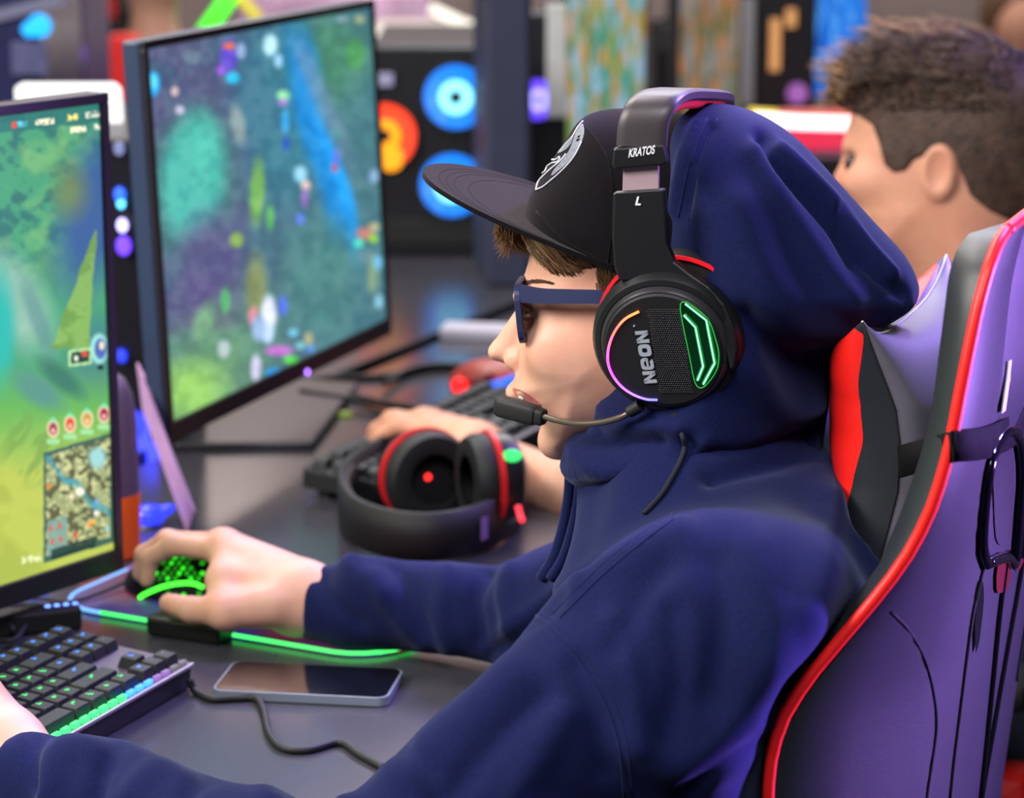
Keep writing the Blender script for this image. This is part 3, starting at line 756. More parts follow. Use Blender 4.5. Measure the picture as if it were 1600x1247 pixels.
# trousers and shoes, out of the frame
G = grid((-0.55, 1.40, 0.0), (0.50, 2.40, 0.70), 0.012); f = s_ell(G, PEL, (0.115, 0.175, 0.115), RB)
for hip, kn, an, toe in LEG: f = smin(f, smin(s_cap(G, hip, kn, 0.088, 0.064), s_cap(G, kn, an, 0.062, 0.05), 0.03), 0.03)
V, Q = nets(f, G); obj('trousers', laplace(V, Q, 1), Q, M_denim, gamer)
for hip, kn, an, toe in LEG:
    G = grid(np.minimum(an, toe) - 0.09, np.maximum(an, toe) + 0.09, 0.006)
    f = smin(s_cap(G, an - EZ * 0.02 - BF * 0.03, toe, 0.05, 0.036), s_cap(G, an, an + EZ * 0.03, 0.045), 0.02); f = smax(f, -(G[2] - 0.004), 0.01)
    V, Q = nets(f, G); obj('shoe', laplace(V, Q, 1), Q, M_blk, gamer)

# --- eye, brow, tooth
_HB0 = BVHTree.FromPolygons([Vector(v) for v in Vh], [tuple(int(i) for i in q) for q in Qh])
def on_head0(px, py, lift):
    r = unit(ray(px, py)); h = _HB0.ray_cast(Vector(CAM), Vector(r))
    return hq(px, py, 0.03) if h[0] is None else np.array(h[0]) + np.array(h[1]) * lift
for sg in (1, -1):
    c = hw(hp(847, 485, 0.0265) * np.array([1, 1, sg]))[0]
    e = lathe('eyeball', c, -HU, [(-0.0112, 0.001)] + [(0.0112 * math.sin(a), 0.0112 * math.cos(a)) for a in np.linspace(-1.4, 1.4, 12)] + [(0.0112, 0.0008)], M_eye, gamer, 20)
    lathe('iris', c - HU * 0.0108, -HU, [(0, 0.0050), (0.0008, 0.0040)], M_iris, e, 16)
    # lids
    for s2, th in ((1, 0.0030), (-1, 0.0024)):
        P = [c - HU * (0.0098 - 0.003 * abs(k) ** 2) + HW * 0.013 * k + EZ * s2 * 0.0052 * (1 - 0.6 * k * k) for k in np.linspace(-1, 1, 9)]
        tube('eyelid', P, [th * (1 - 0.6 * abs(k)) + 0.0008 for k in np.linspace(-1, 1, 9)], M_skin, gamer, 8)
V = []; F = []
mb = MB()
def strand(mb, P, r, seg=4):
    P = np.asarray(P); n = len(P); mb.add(*tube_geo(P, [r * (1 - 0.85 * (i / (n - 1)) ** 1.5) for i in range(n)], seg))
for k in range(150):
    t_ = rnd.random(); x = 815 + 44 * t_; y = 444 - 5 * math.sin(t_ * 2.6) + rnd.uniform(-3.5, 3.5) * (1 - 0.5 * t_)
    b = on_head0(x, y, 0.0002); e = on_head0(x + 9, y - 1 + 4 * t_, 0.0006); strand(mb, [b, (b + e) / 2, e], 0.00035, 3)
o = mb.build('eyebrow', M_hair, gamer, True); o['kind'] = 'stuff'
LIPS = True

# --- hair: fringe under the cap, short hair at the temple
HEADB = BVHTree.FromPolygons([Vector(v) for v in Vh], [tuple(int(i) for i in q) for q in Qh])
def on_head(px, py, lift, wmiss=0.02):
    r = unit(ray(px, py)); h = HEADB.ray_cast(Vector(CAM), Vector(r))
    if h[0] is None: return hq(px, py, wmiss)
    return np.array(h[0]) + np.array(h[1]) * lift
mb = MB(); mb2 = MB()
for k in range(2200):
    t_ = rnd.random() ** 1.3; x0 = 782 + 172 * t_; y0 = 338 + (x0 - 784) * 0.38
    lf = rnd.uniform(0.002, 0.009); wm = rnd.uniform(0.0, 0.035)
    ln = np.interp(x0, [784, 800, 830, 855, 880, 905, 930, 956], [38, 66, 74, 66, 46, 34, 24, 20]) * rnd.uniform(0.55, 1.05)
    if x0 < 806:
        sl_ = rnd.uniform(-0.55, 0.5); P = [(x0, y0), (x0 - 4 + sl_ * 6, y0 + ln * 0.5), (x0 + sl_ * ln * 0.8, y0 + ln * rnd.uniform(0.75, 1))]
    else:
        sl_ = rnd.uniform(0.45, 0.85); P = [(x0, y0), (x0 + ln * 0.25, y0 + ln * 0.55), (x0 + ln * sl_, y0 + ln)]
    Q3 = np.array([on_head(x, y, lf * (1 - 0.5 * i_), wm) for i_, (x, y) in enumerate(P)])
    strand(mb2 if (x0 < 812 and rnd.random() < 0.75) or rnd.random() < 0.25 else mb, spline(Q3, 4), 0.0009 if x0 > 806 else 0.0007, 3)
for k in range(260):                                      # far side, hidden from the front
    t_ = rnd.random(); w = -0.066 * t_ ** 0.8
    root = hp(815 + 140 * t_ ** 1.3, 346 + 62 * t_); root[2] = w; tip = root + np.array([0.016 * t_ - 0.004, -0.022, -0.004]); mid = (root + tip) / 2 + np.array([-0.004 * (1 - t_), 0.002, -0.003])
    strand(mb, spline(hw(np.array([root, mid, tip])), 3), 0.0015, 4)
for k in range(140):                                      # temple
    px = rnd.uniform(932, 966); py = rnd.uniform(412, 446)
    strand(mb, spline(np.array([on_head(px, py, 0.0005), on_head(px + 3, py + 9, 0.0015), on_head(px + 8, py + 22, 0.001)]), 3), 0.0006, 3)
o = mb.build('hair', M_hair, gamer, True); o['kind'] = 'stuff'
o = mb2.build('hair', M_hairl, gamer, True); o['kind'] = 'stuff'; o['label'] = 'light brown fringe tips'

# ------------------------------------------------------------------ cap
cap = thing('baseball_cap', 'black flat-brimmed cap with white embroidered emblem worn under the navy hood', 'cap', hq(960, 300))
crown_px = [(826, 318), (838, 288), (860, 255), (888, 215), (908, 186), (936, 173), (980, 170), (1050, 176), (1120, 195), (1185, 250), (1205, 330), (1190, 420), (1150, 520), (1050, 560), (960, 520), (880, 450), (835, 400), (822, 350)]
G = grid((-0.105, -0.02, -0.105), (0.115, 0.225, 0.105), 0.0026)
cp = hpoly(crown_px, 5)
f = inflate(G, cp, 0.075, 0.0795)
pa = hp(826, 328); pb = hp(964, 422, 0.076); dn = np.array([pb[0] - pa[0], pb[1] - pa[1]]); nn = np.array([dn[1], -dn[0], 0]); nn = nn / np.linalg.norm(nn); nn = nn if nn[1] < 0 else -nn
f = smax(f, s_plane(G, pa + nn * 0.004, nn), 0.004)
f = smax(f, -(f + 0.006) * 1.0 if False else f, 0.001)
inner = inflate(G, cp, 0.075, 0.0795) + 0.0085
inner = smax(inner, s_plane(G, pa + nn * 0.03, nn), 0.004)
f = smax(f, -smax(inner, -1 * (s_plane(G, pa - nn * 0.06, nn)) * 0 - 1, 0.001), 0.002)
V, Q = nets(f, G); V = laplace(V, Q, 2, 0.4)
crown = obj('crown', hw(V), Q, M_capf, cap)
crownL = V
# brim: a stiff sheet from the crown's lower rim
TH = np.linspace(-1, 1, 41)
inn, outr = [], []
A0 = hp(829, 326); Bs = hp(965, 424, 0.076); tip = hp(668, 262)
fdir = (tip - A0); Lb = np.linalg.norm(fdir[:2]); fdir = np.array([fdir[0], fdir[1], 0]) / Lb
side = np.array([Bs[0] - A0[0], Bs[1] - A0[1], 0])
for k in TH:
    s_ = math.sin(k * math.pi / 2)
    back = side * (1 - math.sqrt(max(0, 1 - s_ * s_ * 0.999)))
    p = A0 + back; p = np.array([p[0], p[1], 0.0775 * s_]); inn.append(p)
    reach = Lb * max(0.0, 1 - abs(k) ** 2.6) ** 0.75
    wide = np.array([0, 0, 0.011 * s_ * (1 - abs(k) ** 6)])
    outr.append(p + fdir * reach + wide)
inn, outr = np.array(inn), np.array(outr)
rows = []
NR = 14
for j in range(NR + 1):
    t_ = j / NR; P = inn * (1 - t_) + outr * t_
    sag = 0.0015 * (np.abs(P[:, 2]) / 0.085) ** 2 * t_ ** 0.7; P = P.copy(); P[:, 1] += sag; P[:, 2] = P[:, 2]
    rows.append(P)
rows = np.array(rows); nK = len(TH)
updir = np.array([-fdir[1], fdir[0], 0]); updir = updir if updir[1] > 0 else -updir
V = np.concatenate([(rows + updir * 0.0017).reshape(-1, 3), (rows - updir * 0.0017).reshape(-1, 3)])
F = []; o_ = (NR + 1) * nK
for j in range(NR):
    for k in range(nK - 1):
        a = j * nK + k; F.append((a, a + 1, a + nK + 1, a + nK)); F.append((o_ + a, o_ + a + nK, o_ + a + nK + 1, o_ + a + 1))
for k in range(nK - 1):
    a = NR * nK + k; F.append((a, a + 1, o_ + a + 1, o_ + a))
brim = obj('brim', hw(V), F, M_capf, cap); edge_split(brim, 50)
bvh_brim_up = hw(rows.reshape(-1, 3) + updir * 0.0020).reshape(NR + 1, nK, 3)
for j in (8, 10, 11, 12):
    tube('stitch_line', bvh_brim_up[j][3:-3] - (HU * updir[0] + HV * updir[1]) * 0.0004, 0.0003, M_capf, brim, 5)
# seams of the crown panels and button
def bvh_of(o):
    m = o.data; return BVHTree.FromPolygons([o.matrix_world @ v.co if False else (v.co + Vector(wloc(o))) for v in m.vertices], [p.vertices[:] for p in m.polygons])
CB = bvh_of(crown)
def drape(bvh, pts, lift=0.0, n=6, dflt=None):
    out = []
    P = spline(np.array(pts, float), n) if len(pts) > 2 else np.linspace(pts[0], pts[1], n * 2)
    for x, y in P:
        r = unit(ray(x, y)); h = bvh.ray_cast(Vector(CAM), Vector(r))
        if h[0] is not None: out.append(np.array(h[0]) - np.array(h[1]) * lift * np.sign(np.array(h[1]) @ r))
    return np.array(out)

# ------------------------------------------------------------------ frame and outline of the gamer's chair (the hoodie leans against it)
CYAW = math.radians(20)
CF = np.array([-math.cos(CYAW), math.sin(CYAW), 0]); CS = np.array([-math.sin(CYAW), -math.cos(CYAW), 0]); CBk = -CF
c0 = at(1345, 510, 1.80); CO = c0 - CS * 0.14; CO = np.array([CO[0], CO[1], 0.0])
def cq(px, py, s):
    r = ray(px, py); t_ = ((CO + CS * s - CAM) @ CS) / (r @ CS); P = CAM + r * t_; return (P - CO) @ CBk, P[2]
def cw_(s, b, z): return CO + CS * s + CBk * b + EZ * z
def curve(pts):
    q = np.array([(*cq(x, y, s), s) for x, y, s in pts]); q = q[np.argsort(q[:, 1])]; return q   # b, z, s by height
Ac = curve([(1585, 344, 0.175), (1545, 348, 0.195), (1515, 364, 0.215), (1494, 390, 0.228), (1482, 430, 0.238), (1476, 480, 0.243), (1466, 560, 0.247), (1456, 640, 0.25), (1436, 720, 0.252), (1408, 800, 0.255), (1372, 885, 0.26), (1312, 965, 0.268), (1256, 1032, 0.275), (1215, 1100, 0.28), (1193, 1180, 0.282), (1187, 1247, 0.283), (1200, 1400, 0.28), (1290, 1620, 0.26)])
Bc = curve([(1594, 338, 0.180), (1576, 354, 0.212), (1560, 380, 0.235), (1545, 420, 0.252), (1530, 475, 0.262), (1516, 540, 0.268), (1500, 620, 0.272), (1485, 700, 0.275), (1462, 780, 0.278), (1430, 850, 0.28), (1385, 915, 0.285), (1330, 980, 0.292), (1275, 1045, 0.30), (1232, 1105, 0.305), (1208, 1170, 0.308), (1200, 1247, 0.308), (1215, 1400, 0.30), (1300, 1620, 0.27)])
zt = min(Ac[-1, 1], Bc[-1, 1]) - 0.001; zb = 0.50
fA = lambda z: (np.interp(z, Ac[:, 1], Ac[:, 0]), np.interp(z, Ac[:, 1], Ac[:, 2]))
fB = lambda z: (np.interp(z, Bc[:, 1], Bc[:, 0]), np.interp(z, Bc[:, 1], Bc[:, 2]))
e_ = [cq(1350, 508, 0.14), cq(1395, 640, 0.145), cq(1402, 700, 0.145), cq(1400, 770, 0.143), cq(1374, 890, 0.135)]
eb = np.array([q[0] for q in e_]); ez_ = np.array([q[1] for q in e_]); o_ = np.argsort(ez_); eb = eb[o_]; ez_ = ez_[o_]
# emblem on the cap's front panel (embroidered, slightly raised)
def patch(name, poly, bvh, lift, th, m, parent, n=3):
    """closed pixel polygon draped on a surface as a thin raised piece"""
    P = spline(np.array(poly, float), n, True)
    top = []
    for x, y in P:
        r = unit(ray(x, y)); h = bvh.ray_cast(Vector(CAM), Vector(r))
        if h[0] is None: continue
        nh = np.array(h[1]); nh = -nh if nh @ r > 0 else nh
        top.append((np.array(h[0]), nh))
    if len(top) < 4: return None
    A = np.array([a + nn_ * lift for a, nn_ in top]); B = np.array([a - nn_ * th for a, nn_ in top])
    nA = len(A); V = list(A) + list(B)
    F = [tuple(range(nA))] + [(i, nA + i, nA + (i + 1) % nA, (i + 1) % nA) for i in range(nA)]
    o = obj(name, V, F, m, parent, False)
    bm = bmesh.new(); bm.from_mesh(o.data); bmesh.ops.triangulate(bm, faces=[f for f in bm.faces if len(f.verts) > 4]); bmesh.ops.recalc_face_normals(bm, faces=bm.faces); bm.to_mesh(o.data); bm.free()
    return o
M_silver = mat('silver_thread', rgb(118, 122, 132), 0.55, bump=(2500, 0.7, 0.0004), var=0.35, vscale=500)
M_emw = mat('white_thread', rgb(196, 198, 206), 0.6, bump=(2500, 0.6, 0.0004), var=0.1, vscale=400)
for e in ([(911, 194), (913, 209), (906, 230), (892, 250), (877, 264), (863, 275), (866, 266), (880, 250), (891, 234), (897, 218), (902, 205)], [(898, 208), (888, 222), (876, 234), (872, 240), (882, 236), (892, 226)]):
    o = patch('emblem', e, CB, 0.0006, 0.002, M_silver, cap)
    if o: o['label'] = 'silver embroidered emblem on the front panel'
for e in ([(838, 297), (842, 284), (852, 273), (864, 262), (876, 252), (885, 241)], [(838, 297), (849, 292), (860, 283), (873, 272), (888, 257), (900, 241), (909, 222)], [(846, 272), (847, 262), (855, 254), (862, 250), (868, 250), (875, 245)], [(846, 272), (852, 268), (856, 260), (864, 255), (872, 253), (876, 246)], [(875, 238), (884, 226), (895, 214), (903, 200), (911, 190)]):
    P = drape(CB, e, 0.0004)
    if len(P) > 3: o = tube('emblem_outline', P, 0.0007, M_emw, cap, 6)
# lips and teeth on the face
for e in ([(802, 607), (812, 609), (828, 616), (845, 631), (832, 629), (818, 623), (806, 617)], [(816, 631), (830, 634), (845, 633), (838, 642), (826, 645), (818, 640)]):
    patch('lip', e, HEADB, 0.0007, 0.003, M_lip, gamer)
patch('tooth', [(811, 619), (818, 622), (818, 628), (811, 625)], HEADB, 0.0012, 0.003, M_tooth, gamer, 2)
patch('nostril', [(797, 566), (805, 563), (812, 567), (806, 572), (799, 571)], HEADB, 0.0002, 0.002, mat('nostril_shadow_skin', rgb(120, 60, 50), 0.6), gamer, 2) if False else None
for pts in ([(908, 188), (950, 250), (958, 330), (950, 412)], [(838, 330), (880, 372), (930, 402), (960, 416)]):
    P = drape(CB, pts, 0.0002)
    if len(P) > 3: tube('seam', P, 0.0007, M_capf, cap, 5)

# ------------------------------------------------------------------ hoodie
G = grid((-0.42, 1.50, 0.44), (0.42, 2.36, 1.10), 0.0045)
f = s_ell(G, CH - EZ * 0.145 + BF * 0.038, (0.105, 0.180, 0.235), RB)
f = smin(f, s_ell(G, PEL + EZ * 0.03, (0.118, 0.190, 0.14), RB), 0.06)
f = smin(f, s_cap(G, CH + BF * 0.005 + EZ * 0.005, hq(1070, 720), 0.078, 0.074), 0.05)
f = smin(f, s_cap(G, CH + BL * 0.10 - EZ * 0.015 - BF * 0.01, CH - BL * 0.13 - EZ * 0.015, 0.066), 0.05)
f = smin(f, s_cap(G, SHL - EZ * 0.005, ELL, 0.068, 0.050), 0.035)
f = smin(f, s_cap(G, SHR, ELR, 0.070, 0.056), 0.035)
f = smin(f, s_cap(G, SHL - BF * 0.045 - EZ * 0.012 - BL * 0.012, PEL + BL * 0.100 + BF * 0.03 + EZ * 0.06, 0.068, 0.088), 0.07)
f = smin(f, s_cap(G, SHL - BF * 0.045 - BL * 0.03 - EZ * 0.018, CH - BF * 0.055 - EZ * 0.040, 0.060, 0.070), 0.06)
f = smin(f, s_cap(G, CH - BF * 0.055 - EZ * 0.040, SHR - BF * 0.04 - EZ * 0.02, 0.070, 0.06), 0.06)
f = smin(f, s_cap(G, SHL - EZ * 0.06 + BF * 0.01, PEL + BL * 0.115 + BF * 0.08 + EZ * 0.10, 0.060, 0.070), 0.06)
fl = smin(s_cap(G, ELL, WRM, 0.047, 0.038), s_cap(G, WRM, WRL, 0.037, 0.036), 0.02)
fr = smin(s_cap(G, ELR, at(570, 944, 2.27), 0.043, 0.036), s_cap(G, at(570, 944, 2.27), at(455, 937, 2.30), 0.034, 0.0315), 0.02)
f = smin(smin(f, fl, 0.02), fr, 0.02)
# the back leans against the chair and its pillow
gz = G[2]; sS = (G[0] - CO[0]) * CS[0] + (G[1] - CO[1]) * CS[1]; bB_ = (G[0] - CO[0]) * CBk[0] + (G[1] - CO[1]) * CBk[1]
front_ = np.interp(gz.ravel(), Ac[:, 1], Ac[:, 0])[None, None, :].astype(np.float32)
wing_ = np.clip((np.abs(sS) - 0.225) / 0.03, 0, 1)
lim_ = front_ + 0.030 * (1 - wing_) - 0.000 * wing_
pz = ((gz > ez_[0] + 0.01) & (gz < ez_[-1] + 0.03)).astype(np.float32); pb_ = np.interp(gz.ravel(), ez_, eb)[None, None, :].astype(np.float32)
lim_ = np.where((np.abs(sS) < 0.155) & (pz > 0), np.minimum(lim_, pb_ - 0.050 * np.sqrt(np.clip(1 - (sS / 0.155) ** 2, 0, 1))), lim_)
f = smax(f, (bB_ - lim_).astype(np.float32), 0.02)
# sleeves are open at the cuff
for a, b, r in ((WRL, WRL + 2 * (WRL - WRM), 0.025), (at(462, 935, 2.298), at(330, 930, 2.33), 0.0245)):
    f = smax(f, -s_cap(G, a, b, r), 0.004)
dcut = unit(at(20, 1150, 1.985) - WRL); f = smax(f, s_plane(G, at(38, 1158, 1.976), dcut) if True else f, 0.003) if False else f
for p, d_ in ((WRL + (WRL - WRM) * 0.25, unit(WRL - WRM)), (at(428, 933, 2.305), unit(np.array(WRR) - ELR))):
    loc = np.sqrt((G[0] - p[0]) ** 2 + (G[1] - p[1]) ** 2 + (G[2] - p[2]) ** 2)
    f = np.where(loc < 0.12, smax(f, s_plane(G, p, d_), 0.005), f)
V, Q = nets(f, G); V = laplace(V, Q, 3, 0.5)
sl = [  # left upper arm, shoulder and back
    ([(905, 905), (850, 945), (790, 990)], 16, 0.004), ([(890, 930), (840, 972), (770, 1020)], 9, -0.004),
    ([(1060, 830), (980, 870), (890, 925)], 26, 0.006), ([(1040, 880), (1000, 930), (960, 1010)], 22, -0.004),
    ([(1120, 880), (1130, 980), (1110, 1090)], 30, -0.005), ([(1180, 860), (1210, 960), (1200, 1080)], 30, 0.004),
    ([(960, 970), (990, 1060), (1000, 1160)], 18, 0.004), ([(900, 1040), (935, 1120), (945, 1200)], 22, -0.005),
    ([(1050, 960), (1060, 1060), (1040, 1150)], 20, -0.004), ([(1290, 700), (1200, 720), (1110, 745)], 14, -0.008), ([(1300, 780), (1290, 880), (1260, 960)], 30, 0.006),
    ([(800, 1050), (700, 1130), (620, 1210)], 30, 0.005), ([(840, 1090), (760, 1170), (700, 1247)], 24, -0.006), ([(620, 1160), (660, 1200), (680, 1247)], 18, -0.005), ([(880, 1120), (830, 1200), (800, 1247)], 24, 0.005),
    ([(980, 1170), (1080, 1200), (1180, 1130)], 34, 0.005), ([(1060, 1247), (1120, 1190), (1200, 1150)], 16, -0.005),
    # left forearm
    ([(60, 1150), (50, 1180), (60, 1230)], 12, -0.006), ([(120, 1160), (90, 1190), (75, 1247)], 22, 0.007), ([(185, 1170), (160, 1205), (150, 1247)], 14, -0.006), ([(260, 1190), (220, 1215), (200, 1247)], 22, 0.005),
    ([(330, 1210), (300, 1230), (290, 1247)], 14, -0.005), ([(420, 1240), (470, 1236), (530, 1247)], 22, 0.010), ([(300, 1215), (240, 1180), (150, 1170)], 20, 0.004),
    # right forearm
    ([(468, 890), (462, 930), (468, 985)], 9, -0.005), ([(545, 870), (560, 900), (600, 930)], 20, 0.007), ([(500, 900), (520, 940), (560, 975)], 14, -0.004), ([(620, 890), (640, 930), (660, 985)], 16, -0.005), ([(590, 905), (620, 955), (660, 1005)], 16, 0.005),
    ([(700, 895), (690, 950), (700, 1010)], 16, 0.005), ([(760, 890), (740, 940), (750, 1000)], 12, -0.006), ([(800, 890), (790, 930), (800, 980)], 14, 0.005),
]
V = folds(V, Q, [(a_1, b_1, c_1 * 1.2) for a_1, b_1, c_1 in sl]); V = laplace(V, Q, 1, 0.4)
rgh = (np.sin(V[:, 0] * 61 + V[:, 2] * 37) * np.sin(V[:, 1] * 53 - V[:, 2] * 29) + np.sin(V[:, 0] * 23 - V[:, 1] * 41 + V[:, 2] * 67)) * 0.0012
V = V + normals(V, Q) * rgh[:, None]
hoodie = obj('hoodie', V, Q, M_navy, gamer)

# hood: cloth shell round the back of the head, open towards the face
hood_px = [(1058, 186), (1096, 166), (1140, 166), (1198, 190), (1255, 233), (1306, 288), (1362, 350), (1412, 405), (1434, 452), (1428, 480), (1396, 502), (1340, 538), (1300, 600), (1286, 680), (1270, 750), (1180, 790), (1060, 800),
           (980, 775), (915, 750), (888, 725), (884, 705), (900, 668), (925, 630), (945, 600), (985, 540), (1010, 460), (1030, 380), (1040, 280)]
G = grid((-0.075, -0.125, -0.135), (0.235, 0.235, 0.135), 0.0034)
hpz = hpoly(hood_px, 4)
f = inflate(G, hpz, 0.085, 0.112)
# narrower towards the tip of the hood
tipx = np.clip((G[0] - hp(1230, 400)[0]) / 0.11, 0, 1)
f = f + 0.030 * tipx * np.clip((np.abs(G[2]) - 0.02) / 0.06, 0, 1)
inn_ = f + 0.009
mouth = s_cap(G, hp(1000, 420), hp(860, 470), 0.098, 0.10)
mouth = np.minimum(mouth, s_cap(G, hp(950, 640), hp(800, 640), 0.070, 0.075))
open_ = smax(inn_, s_plane(G, hp(1215, 500), np.array([1, 0.1, 0])), 0.01)
f = smax(f, -open_, 0.004)
pl = s_plane(G, hp(1066, 190), np.array([-(hp(1066, 190)[1] - hp(960, 600)[1]), (hp(1066, 190)[0] - hp(960, 600)[0]), 0]))
cut = smin(pl, G[1] - hp(960, 655)[1], 0.01)
f = smax(f, cut, 0.004)
V, Q = nets(f, G); V = laplace(V, Q, 2, 0.4); V = hw(V)
hf = [
    ([(1190, 215), (1215, 260), (1255, 300), (1300, 350), (1335, 410)], 12, -0.006), ([(1215, 235), (1250, 268), (1300, 320), (1345, 380), (1390, 430)], 13, 0.006), ([(1180, 240), (1205, 290), (1240, 345), (1290, 420), (1330, 470)], 20, 0.005),
    ([(1310, 330), (1330, 380), (1370, 430), (1410, 460)], 8, -0.005), ([(1150, 330), (1180, 420), (1240, 500), (1320, 530)], 40, 0.006), ([(1165, 500), (1230, 560), (1300, 560)], 26, -0.007), ([(1170, 580), (1220, 640), (1280, 650)], 26, 0.006),
    ([(1110, 200), (1085, 260), (1070, 330)], 9, -0.003), ([(1090, 195), (1066, 250), (1052, 330)], 9, 0.003),
    ([(905, 660), (960, 690), (1030, 690)], 12, -0.006), ([(890, 700), (940, 735), (1030, 735), (1100, 700)], 16, 0.006), ([(960, 760), (1010, 740), (1060, 750)], 10, -0.006), ([(985, 790), (1030, 755), (1100, 755), (1180, 730)], 14, 0.006), ([(1080, 700), (1140, 720), (1220, 700), (1290, 660)], 16, -0.007),
    ([(1100, 780), (1160, 765), (1240, 730)], 12, -0.006), ([(940, 640), (1000, 665), (1060, 670)], 14, 0.004),
]
V = folds(V, Q, [(a_1, b_1, c_1 * 1.35) for a_1, b_1, c_1 in hf]); V = laplace(V, Q, 1, 0.4)
hood = obj('hood', V, Q, M_navy, hoodie)
HB = bvh_of(hood); KB = bvh_of(hoodie)
def seam(pts, bvh, par, r=0.0010, lift=-0.0002, gap=0.0):
    P = drape(bvh, pts, lift)
    if len(P) > 3: tube('seam', P, r, M_navy, par, 6)
seam([(1105, 185), (1086, 225), (1072, 280), (1060, 340)], HB, hood); seam([(1121, 185), (1100, 228), (1086, 285), (1076, 345)], HB, hood, 0.0007)
seam([(1060, 806), (1000, 850), (940, 900), (875, 965)], KB, hoodie); seam([(1052, 800), (990, 842), (930, 892), (862, 960)], KB, hoodie, 0.0006)
seam([(838, 962), (880, 1000), (920, 1055), (950, 1110), (968, 1170), (976, 1247)], KB, hoodie, 0.0013); seam([(846, 955), (892, 995), (934, 1050), (964, 1108), (981, 1170), (988, 1247)], KB, hoodie, 0.0007)
# zip placket at the throat
for dx, w_, r_ in ((0, 0.012, 0.0050), (14, 0.030, 0.0040)):
    tube('placket', spline(np.array([hq(x + dx, y, w_) for x, y in ((893, 738), (890, 780), (880, 830), (866, 872), (846, 905))]), 6), r_, M_navy, hoodie, 10)
# ------------------------------------------------------------------ sunglasses
gl = thing('eyeglasses', 'blue-grey framed dark glasses worn by the person in the cap', 'glasses', hq(830, 480))
for sg in (1, -1):
    wc = 0.033 * sg
    # lens rim: rounded square in a plane facing forward
    c = hp(818, 483, 0.033) * np.array([1, 1, sg])
    dirv = hp(812, 527) - hp(803, 438); dirv = np.array([dirv[0], dirv[1], 0]); dirv /= np.linalg.norm(dirv)   # down
    dw = np.array([0.14 * sg, 0, 1.0]); dw /= np.linalg.norm(dw)                                             # outwards, slightly wrapped
    ring = []; 
    for k in range(28):
        a = 2 * math.pi * k / 28; ca, sa = math.cos(a), math.sin(a)
        x = 0.0265 * math.copysign(abs(ca) ** 0.45, ca); y = 0.0200 * math.copysign(abs(sa) ** 0.45, sa)
        ring.append(hw(c + dw * x + dirv * y)[0])
    n_ = np.cross(dw, dirv); n_ = n_ if n_[0] < 0 else -n_
    nv = HU * n_[0] + HV * n_[1] + HW * n_[2]; cw0 = hw(c)[0]; V_ = []; K_n = len(ring)
    for sc_, of in ((1.10, 0.0022), (1.10, -0.0022), (0.90, -0.0022), (0.90, 0.0022)): V_ += [cw0 + (p - cw0) * sc_ + nv * of for p in ring]
    F_ = [(a_ * K_n + i_, a_ * K_n + (i_ + 1) % K_n, ((a_ + 1) % 4) * K_n + (i_ + 1) % K_n, ((a_ + 1) % 4) * K_n + i_) for a_ in range(4) for i_ in range(K_n)]
    rim_ = obj('lens_rim', V_, F_, M_blue, gl, False); bm = bmesh.new(); bm.from_mesh(rim_.data); bmesh.ops.recalc_face_normals(bm, faces=bm.faces); bm.to_mesh(rim_.data); bm.free()
    md = rim_.modifiers.new('edge', 'BEVEL'); md.width = 0.0006; md.segments = 2
    slab('lens', [cw0 + (p - cw0) * 0.92 for p in ring], hw(n_)[0] * 0 + (HU * n_[0] + HV * n_[1] + HW * n_[2]) * 0.0012, M_lens, gl)
    # hinge block and temple
    h0 = hp(813, 458, 0.059) * np.array([1, 1, sg]); h1 = h0 + np.array([0.016, -0.0005, 0.004 * sg]); h2 = hp(948, 466, 0.073) * np.array([1, 1, sg]); h3 = h2 + np.array([0.035, -0.008, 0.0])
    P = hw(spline(np.array([h0, h1, (h1 + h2) / 2 + np.array([0, 0.0005, 0.001 * sg]), h2, h3]), 5))
    up_ = np.outer(np.interp(np.arange(len(P)), [0, 6, len(P)], [0.0062, 0.0052, 0.0044]), EZ)
    obj('temple', *ribbon_geo(P + up_, P - up_, 0.0030), M_blue, gl, False)
tube('bridge', hw(np.array([hp(818, 466) + np.array([0, 0, w]) + np.array([-0.003 * (1 - abs(w) / 0.008), 0, 0]) for w in (-0.009, -0.004, 0, 0.004, 0.009)])), 0.0022, M_blue, gl, 8)

